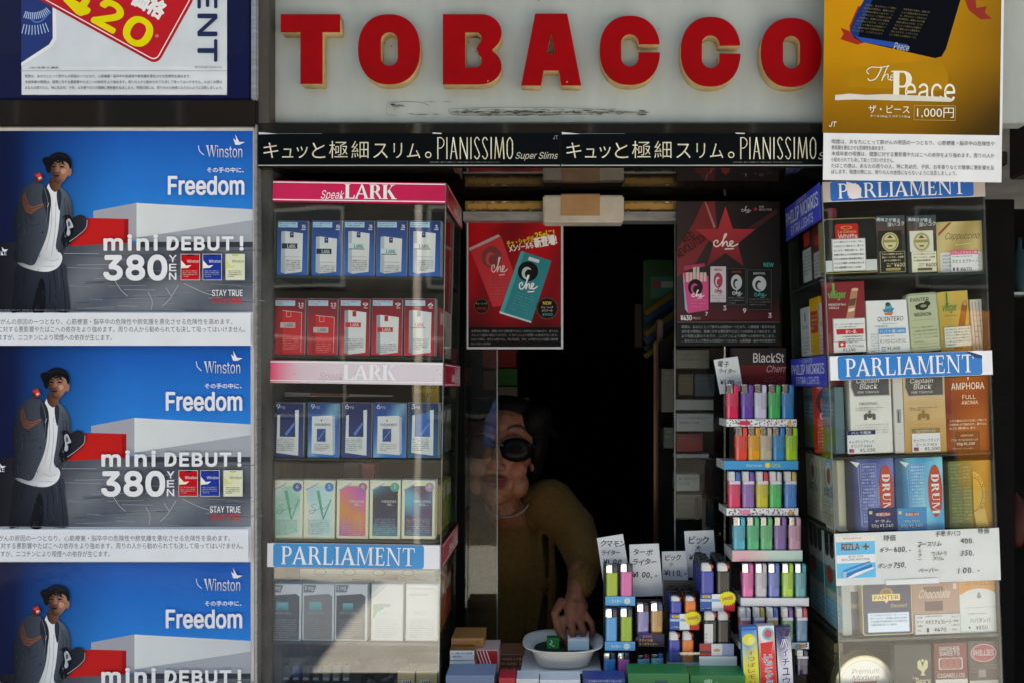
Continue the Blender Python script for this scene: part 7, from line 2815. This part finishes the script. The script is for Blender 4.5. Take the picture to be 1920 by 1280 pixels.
flat_box(1178, 1262, 1292, 1310, -.03, .06, '17693a', '1f8246', 'green carton at the counter front, left of the pair', lambda ar: (ar.rect(1228, 1275, 1252, 1310, c('1c3c5c')),))
flat_box(1294, 1266, 1398, 1310, -.025, .06, '17693a', '1f8246', 'green carton with pale mark at the counter front, right of the pair', lambda ar: (ar.text('歯', 1320, 1272, 1336, 1284, c('9cc4ac'), .01), ar.text('み', 1340, 1278, 1350, 1286, c('9cc4ac'))))
flat_box(1093, 1272, 1172, 1310, -.03, .05, '2a3a74', '33488c', 'blue carton with fine print at the counter front, beside green ones', lambda ar: ar.scribble(1100, 1274, 1165, 3, 7, c('9cb0d4'), 4, seed=3))
flat_box(1012, 1274, 1088, 1310, -.03, .05, 'c4ccd0', 'd2d8da', 'white carton at the counter front below the bowl')
flat_box(968, 1272, 1010, 1310, -.03, .05, 'bcc2c2', 'c9cfcf', 'small pale carton at the counter front, left of the white one')
flat_box(935, 1270, 966, 1310, -.03, .05, 'a8202c', 'b83038', 'red carton at the counter front, beside the slate box')
flat_box(836, 1266, 926, 1310, -.04, .07, '5a6c8c', '74869f', 'flat slate blue box at the counter front below the white cartons', name='flat_box', cat='box')
for j, (y0, y1) in enumerate(((1218, 1238), (1239, 1258))):
    flat_box(843, y0, 890, y1, .05, .06, 'cfd2d8', '8c6a3c' if j == 0 else 'c4c8cc', f'white carton with fine print, {"upper" if j == 0 else "lower"} of two beside the left case', lambda ar, y0=y0: ar.scribble(847, y0 + 4, 886, 2, 6, c('6a6c74'), 3.4, seed=y0),
             group='stacked cartons beside the left case')
flat_box(892, 1218, 934, 1262, .06, .07, 'a3262a', 'b8a49c', 'red and white striped carton between white cartons and the bowl', lambda ar: [ar.line([(894 + i * 6, 1220), (908 + i * 6, 1260)], 2, c('d4c4c0')) for i in range(4)])
flat_box(846, 1196, 906, 1217, .075, .08, '8a6038', '9c7040', 'brown carton lying on the stack beside the left case', lambda ar: ar.scribble(850, 1200, 900, 2, 7, c('5c3c20'), 4, seed=5))
flat_box(843, 1259, 930, 1300, .05, .12, '5c564e', '6a645c', 'grey carton carrying the stack beside the left case')
flat_box(936, 1226, 982, 1298, .14, .08, '7a4a34', '8a5c44', 'patterned brown carton behind the bowl at left', lambda ar: ar.scribble(940, 1232, 978, 5, 9, c('c9b49a'), 5, seed=8))

# --- white bowl with the change and two packs
by = .10
bk = K(by)
bw = empty('plastic_bowl', Vector((W(1056, 1252, by).x, by, .9405)), 'white oval plastic bowl on the counter, holding two packs', 'bowl')
bm = bmesh.new()


def bring(rx, ry, z, n=40, e=2.8):
    out = []
    for i in range(n):
        t = 2 * math.pi * i / n
        ct, st = math.cos(t), math.sin(t)
        out.append(bm.verts.new((rx * math.copysign(abs(ct) ** (2 / e), ct), ry * math.copysign(abs(st) ** (2 / e), st), z)))
    return out


prof = [(.056, .048, .0), (.062, .054, .002), (.072, .063, .03), (.082, .073, .048), (.094, .085, .052), (.0945, .0855, .0535), (.093, .084, .0545), (.080, .071, .0505), (.069, .060, .03), (.060, .052, .006), (.054, .046, .004)]
rs = [bring(a * 1.02, b * .95, z * .92) for a, b, z in prof]
for a, b in zip(rs, rs[1:]):
    for i in range(40):
        bm.faces.new((a[i], a[(i + 1) % 40], b[(i + 1) % 40], b[i]))
bm.faces.new(rs[0][::-1])
bm.faces.new(rs[-1])
mesh_obj('bowl_shell', bm, 'white_plastic', bw, True)
plain_mat('rubber_green', (.006, .02, .012), .7)
bm = bmesh.new()
rs = [bring(.066, .055, .0245), bring(.0695, .058, .0295), bring(.067, .056, .0305)]
for a, b in zip(rs, rs[1:]):
    for i in range(40):
        bm.faces.new((a[i], a[(i + 1) % 40], b[(i + 1) % 40], b[i]))
bm.faces.new(rs[-1])
mesh_obj('rubber_mat', bm, 'rubber_green', bw, True)
bb = bw.location
flat_box(976, 1262.5, 1128, 1300, .03, .16, 'b4b4b6', 'c4c4c6', 'stack of white paper packets under the bowl', lambda ar: (ar.rect(1000, 1264, 1050, 1300, c('b03a3c')), ar.rect(1062, 1262, 1104, 1300, c('2c4a34')), ar.line([(978, 1275), (1126, 1275)], .8, c('7a7a7c'))))
for nm, lab, dx, w, colr, topd in (('matchbox', 'green lighter pack standing in the white bowl', -.024, .030, '1c7a3c', 0), ('cigarette_pack', 'white and blue cigarette pack lying in the white bowl', .036, .050, 'b4cfe2', 1)):
    ar = Art(0, 0, 0, .001)
    ar.slab(-w * 500, -26, w * 500, 0, .052 if topd else .02, c(colr), c('dfe3e6') if topd else c(colr, .7))
    if not topd:
        ar.curve([(-6, -22), (-2, -16), (-8, -12), (4, -6)], 1.6, c('dfe6de'))
    o = ar.build(nm, 'carton')
    o.location = bb + Vector((dx, -.016 if topd else -.006, .0308))
    if topd:
        a2 = Art(0, 0, 0, .001)
        a2.rect(-22, -44, 20, -6, c('d9dde0')).rect(-20, -40, -6, -10, c('b4485c')).text('HOPE', -4, -38, 16, -24, c('3a4a9c'), .02).rect(-2, -20, 14, -12, c('7a8ac0'))
        f = a2.build('printed_top', 'carton', o)
        f.location = (0, .004, .0262)
        f.rotation_euler = (R(-90), 0, 0)
    tag(o, lab, 'pack')
# ---------------------------------------------------------------- the woman leaning to the window
GAIN[0] = 1.12
HX, HY = 943, 852                       # centre of the head in the photo
Hc = W(HX, HY, .405)
wom = empty('person', W(960, 1290, .47), 'person in dark sunglasses and mustard jumper reaching into the white bowl', 'person')
M0 = wom.location.copy()
tilt = Matrix.Rotation(R(5), 3, 'Y') @ Matrix.Rotation(R(-8), 3, 'X') @ Matrix.Rotation(R(-4), 3, 'Z')
S_ = 1.27


def hp(x, y, z):
    return Hc + tilt @ Vector((x, y, z)) * S_


def hell(bm, p, r, eul=None):
    m = tilt.copy()
    rot = (tilt.to_euler() if eul is None else (tilt @ Euler(eul).to_matrix()).to_euler())
    ellipsoid(bm, hp(*p), tuple(v * S_ for v in r), rot)


def P3(px, py, Y):
    return W(px, py, Y)


# bare skin: head, neck, forearm and hand, one surface
bm = bmesh.new()
hell(bm, (0, .022, .035), (.074, .092, .082))
hell(bm, (0, -.030, -.005), (.062, .055, .075))
hell(bm, (0, -.026, -.055), (.050, .050, .052))
hell(bm, (0, -.046, -.088), (.026, .026, .022))
for s in (-1, 1):
    hell(bm, (s * .036, -.052, -.030), (.026, .024, .026))
    hell(bm, (s * .040, -.030, -.062), (.026, .034, .030))
    hell(bm, (s * .030, -.066, .032), (.026, .016, .010))
    hell(bm, (s * .0125, -.088, -.030), (.009, .010, .0075))
    hell(bm, (s * .066, .018, -.006), (.010, .016, .026))
tube(bm, [hp(0, -.078, .022), hp(0, -.090, -.006), hp(0, -.100, -.026)], [.0085 * S_, .0100 * S_, .0125 * S_], 12)
hell(bm, (0, -.080, -.0535), (.024, .011, .0062))
hell(bm, (0, -.078, -.0645), (.021, .012, .0075))
hell(bm, (0, -.072, -.058), (.030, .012, .016))
tube(bm, [hp(0, .012, -.06), hp(.004, .03, -.11), P3(962, 968, .49)], [.050, .052, .062], 16)
# reaching arm, mirrored right: wrist and hand
wr = P3(1078, 1120, .175)
kn = P3(1078, 1157, .140)
tube(bm, [P3(1088, 1070, .235), P3(1084, 1095, .205), wr], [.029, .026, .0225], 16)
tube(bm, [wr + Vector((-.004, .004, .0)), wr.lerp(kn, .5) + Vector((-.004, 0, 0)), kn + Vector((-.008, 0, 0))], [.021, .0235, .0195], 16)
tube(bm, [wr + Vector((.006, .004, 0)), wr.lerp(kn, .5) + Vector((.012, 0, 0)), kn + Vector((.014, 0, 0))], [.020, .0215, .017], 16)
fing = (((1055, 1160, .135), (1055, 1182, .120), (1060, 1200, .112), (1064, 1209, .112)),
        ((1070, 1162, .128), (1074, 1186, .110), (1079, 1204, .106), (1080, 1216, .108)),
        ((1086, 1160, .130), (1093, 1181, .112), (1094, 1198, .108), (1092, 1208, .110)),
        ((1099, 1152, .138), (1109, 1168, .128), (1112, 1182, .124), (1109, 1191, .124)))
for (a, b, cc, dd), r0 in zip(fing, (.0088, .0092, .0088, .0078)):
    tube(bm, [P3(*a), P3(*b), P3(*cc), P3(*dd)], [r0 * 1.12, r0 * 1.02, r0 * .9, r0 * .74], 12)
    ellipsoid(bm, P3(*b), (r0 * 1.08, r0 * 1.08, r0 * 1.08))
tube(bm, [P3(1052, 1128, .165), P3(1040, 1150, .138), P3(1046, 1178, .118), P3(1056, 1196, .110)], [.0120, .0106, .0096, .0076], 12)
plain_mat('lip', (.22, .02, .02), .35)
body = remesh_obj('body', bm, 'skin', .0021, 3, wom)
body.location = -M0
ca = body.data.color_attributes.new('ink', 'FLOAT_COLOR', 'POINT')
inv = tilt.inverted()
cols = []
for v in body.data.vertices:
    l = inv @ ((v.co - Hc) / S_)
    col = (.165, .062, .034)
    if l.y < -.02 and abs(l.x) < .1 and -.12 < l.z < .12:
        u = l.x / .026
        w_ = (l.z + .0585) / .0125
        if u * u + w_ * w_ < 1 and l.y < -.06:
            col = (.085, .008, .010)
        elif abs(l.z - .052 - .010 * (1 - ((abs(l.x) - .034) / .022) ** 2)) < .0042 and .012 < abs(l.x) < .056:
            col = (.02, .012, .009)                       # pencilled brows
        elif abs(abs(l.x) - .038) < .022 and -.05 < l.z < -.015:
            col = (.185, .06, .038)
    cols += [*col, 1]
ca.data.foreach_set('color', cols)

# hair: full, swept back from a high forehead, down to the jaw
bm = bmesh.new()
hell(bm, (0, .040, .055), (.086, .088, .080))
hell(bm, (0, .010, .098), (.066, .050, .036))
for s in (-1, 1):
    hell(bm, (s * .064, .002, .078), (.034, .050, .045), (0, s * .5, 0))
    hell(bm, (s * .074, .024, .034), (.022, .052, .058))
    hell(bm, (s * .070, .042, -.012), (.018, .036, .036))
rnd = random.Random(8)
for i in range(26):
    a = rnd.uniform(-1, 1)
    tube(bm, [hp(a * .055, -.030 + .01 * abs(a), .098 - .018 * abs(a)), hp(a * .085, .01, .125 - .045 * abs(a)), hp(a * .11, .06, .085 - .03 * abs(a))], [.004, .010, .009], 6)
o = remesh_obj('hair', bm, 'hair', .004, 2, wom)
o.location = -M0

# large dark sunglasses
sg_ = bpy.data.objects.new('sunglasses', None)
sg_.empty_display_size = .01
link(sg_, wom)
sg_.location = hp(0, -.10, .012) - M0
for s in (-1, 1):
    bm = bmesh.new()
    n = 28
    rows = []
    for (sc, dy) in ((1.0, 0), (.93, -.0035), (.6, -.0075), (.25, -.009)):
        ring = []
        for i in range(n):
            t = 2 * math.pi * i / n
            x = s * .037 + .035 * sc * math.cos(t) + s * .004 * sc * max(0, math.sin(t))
            z = .010 + .0255 * sc * (math.sin(t) if math.sin(t) > 0 else math.sin(t) * 1.02) + s * 0
            y = -.089 + dy + 2.2 * (x * x) * 1.6
            ring.append(bm.verts.new(hp(x, y, z) - M0 - sg_.location))
        rows.append(ring)
    for a, b in zip(rows, rows[1:]):
        for i in range(n):
            bm.faces.new((a[i], a[(i + 1) % n], b[(i + 1) % n], b[i]))
    bm.faces.new(rows[-1])
    back = [bm.verts.new(v.co + tilt @ Vector((0, .004, 0))) for v in rows[0]]
    for i in range(n):
        bm.faces.new((back[i], back[(i + 1) % n], rows[0][(i + 1) % n], rows[0][i]))
    bm.faces.new(back[::-1])
    bmesh.ops.recalc_face_normals(bm, faces=bm.faces)
    mesh_obj('lens', bm, 'lens', sg_, True)
bm = bmesh.new()
base = M0 + sg_.location
tube(bm, [hp(-.010, -.093, .016) - base, hp(0, -.097, .019) - base, hp(.010, -.093, .016) - base], [.0028] * 3, 8)
for s in (-1, 1):
    tube(bm, [hp(s * .064, -.076, .022) - base, hp(s * .078, -.04, .022) - base, hp(s * .083, .02, .018) - base], [.004, .0035, .003], 8)
mesh_obj('frame', bm, 'black_metal', sg_, True)

# jumper: trunk, both shoulders and the reaching sleeve with folds
bm = bmesh.new()
tube(bm, [P3(966, 944, .54), P3(955, 1040, .52), P3(945, 1170, .51), P3(945, 1300, .53)], [.075, .15, .165, .17], 24)
ellipsoid(bm, P3(966, 956, .54), (.15, .08, .060))
ellipsoid(bm, P3(1020, 945, .48), (.074, .072, .070))
ellipsoid(bm, P3(890, 1010, .52), (.09, .08, .08))
tube(bm, [P3(1030, 944, .47), P3(1076, 992, .40), P3(1098, 1050, .30), P3(1092, 1085, .225)], [.074, .064, .052, .036], 20)
tube(bm, [P3(880, 1010, .52), P3(850, 1120, .50), P3(860, 1230, .46)], [.07, .055, .045], 18)
rnd = random.Random(2)
for i in range(5):
    x = 945 + i * 22
    tube(bm, [P3(x, 990, .44), P3(x + rnd.uniform(-6, 10), 1090, .385), P3(x + rnd.uniform(-14, 6), 1180, .36)], [.008, .014, .010], 8)
o = remesh_obj('jumper', bm, 'sweater', .0045, 3, wom)
o.location = -M0
# pale inner collar
bm = bmesh.new()
pts = []
for i in range(13):
    a = R(200 + i * 140 / 12)
    pts.append(P3(950, 934, .408) + Vector((.064 * math.cos(a), .03 * math.sin(a) * 1.0, .046 * math.sin(a))) - M0)
tube(bm, pts, [.0027] * len(pts), 8)
plain_mat('collar_cloth', (.15, .14, .13), .9)
mesh_obj('collar', bm, 'collar_cloth', wom, True)
# ribbed cuff
bm = bmesh.new()
tube(bm, [P3(1094, 1078, .236) - M0, P3(1090, 1092, .214) - M0, P3(1088, 1098, .208) - M0], [.039, .037, .034], 20)
mesh_obj('cuff', bm, 'sweater', wom, True)

# a passer-by in a blue shirt across the pavement, seen only as a reflection in the left pane
pb_ = empty('person', (-.42, -4.9, 0), 'passer-by in blue shirt mirrored in the left window pane', 'person')
bm = bmesh.new()
ellipsoid(bm, (0, 0, 1.60), (.075, .095, .115))
tube(bm, [(0, .01, 1.5), (0, .01, 1.40)], [.05, .055], 12)
for s in (-1, 1):
    tube(bm, [(s * .25, 0, 1.05), (s * .26, -.03, .92), (s * .25, -.05, .80)], [.042, .035, .03], 10)
    ellipsoid(bm, (s * .25, -.06, .74), (.03, .04, .06))
body2 = remesh_obj('body', bm, 'skin', .012, 2, pb_)
ca = body2.data.color_attributes.new('ink', 'FLOAT_COLOR', 'POINT')
ca.data.foreach_set('color', [x for v in body2.data.vertices for x in ((.38, .2, .13, 1) if True else 0)])
bm = bmesh.new()
tube(bm, [(0, 0, .90), (0, 0, 1.1), (0, 0, 1.32), (0, 0, 1.42)], [.16, .165, .175, .09], 18)
for s in (-1, 1):
    tube(bm, [(s * .17, 0, 1.38), (s * .24, 0, 1.22), (s * .255, 0, 1.04)], [.075, .06, .055], 12)
remesh_obj('shirt', bm, 'shirt_blue', .014, 2, pb_)
bm = bmesh.new()
for s in (-1, 1):
    tube(bm, [(s * .085, 0, .92), (s * .095, 0, .5), (s * .10, 0, .07)], [.10, .075, .055], 14)
    tube(bm, [(s * .10, .02, .05), (s * .10, .16, .04)], [.045, .04], 10)
ellipsoid(bm, (0, 0, .93), (.165, .12, .09))
remesh_obj('trousers', bm, 'trousers', .014, 2, pb_)
bm = bmesh.new()
ellipsoid(bm, (0, -.025, 1.64), (.085, .10, .10))
remesh_obj('hair', bm, 'hair', .012, 1, pb_)

# street things across the pavement that show as streaks in the cabinet glass
bm = bmesh.new()
tube(bm, [(0, 0, .0), (0, 0, 2.2), (0, 0, 4.4)], [.034, .032, .028], 14)
bm_box(bm, -.09, .09, -.09, .09, .0, .02, .004)
o = mesh_obj('street_pole', bm, 'white_plastic', None, True)
o.location = (-1.27, -5.0, .0)
tag(o, 'thin white street pole mirrored as a bright streak in the left case', 'pole')
for (x, y, hexc, lab) in ((3.50, -5.0, 'e08a1c', 'amber banner flag mirrored over the brown pouches of the right case'),):
    e = empty('banner_flag', (x, y, 0), lab, 'flag')
    bm = bmesh.new()
    tube(bm, [(0, 0, .02), (0, 0, 1.2), (0, 0, 2.35)], [.013, .012, .010], 10)
    mesh_obj('flag_pole', bm, 'aluminium', e, True)
    plain_mat('flag_' + hexc, c(hexc, 1), .9, 0, n1=c(hexc, .7), scale=5)
    bm = bmesh.new()
    prev = None
    for i in range(15):
        z = .65 + 1.6 * i / 14
        row = [bm.verts.new((.016 + .30 * j / 5, .018 * math.sin(j * 1.3 + z * 3.1), z)) for j in range(6)]
        if prev:
            for j in range(5):
                bm.faces.new((prev[j], prev[j + 1], row[j + 1], row[j]))
        prev = row
    fo = mesh_obj('flag_cloth', bm, 'flag_' + hexc, e, True)
    sm = fo.modifiers.new('cloth', 'SOLIDIFY')
    sm.thickness = .002
    box('flag_base', 'dark_card', -.14, .14, -.14, .14, 0, .06, e, .01)
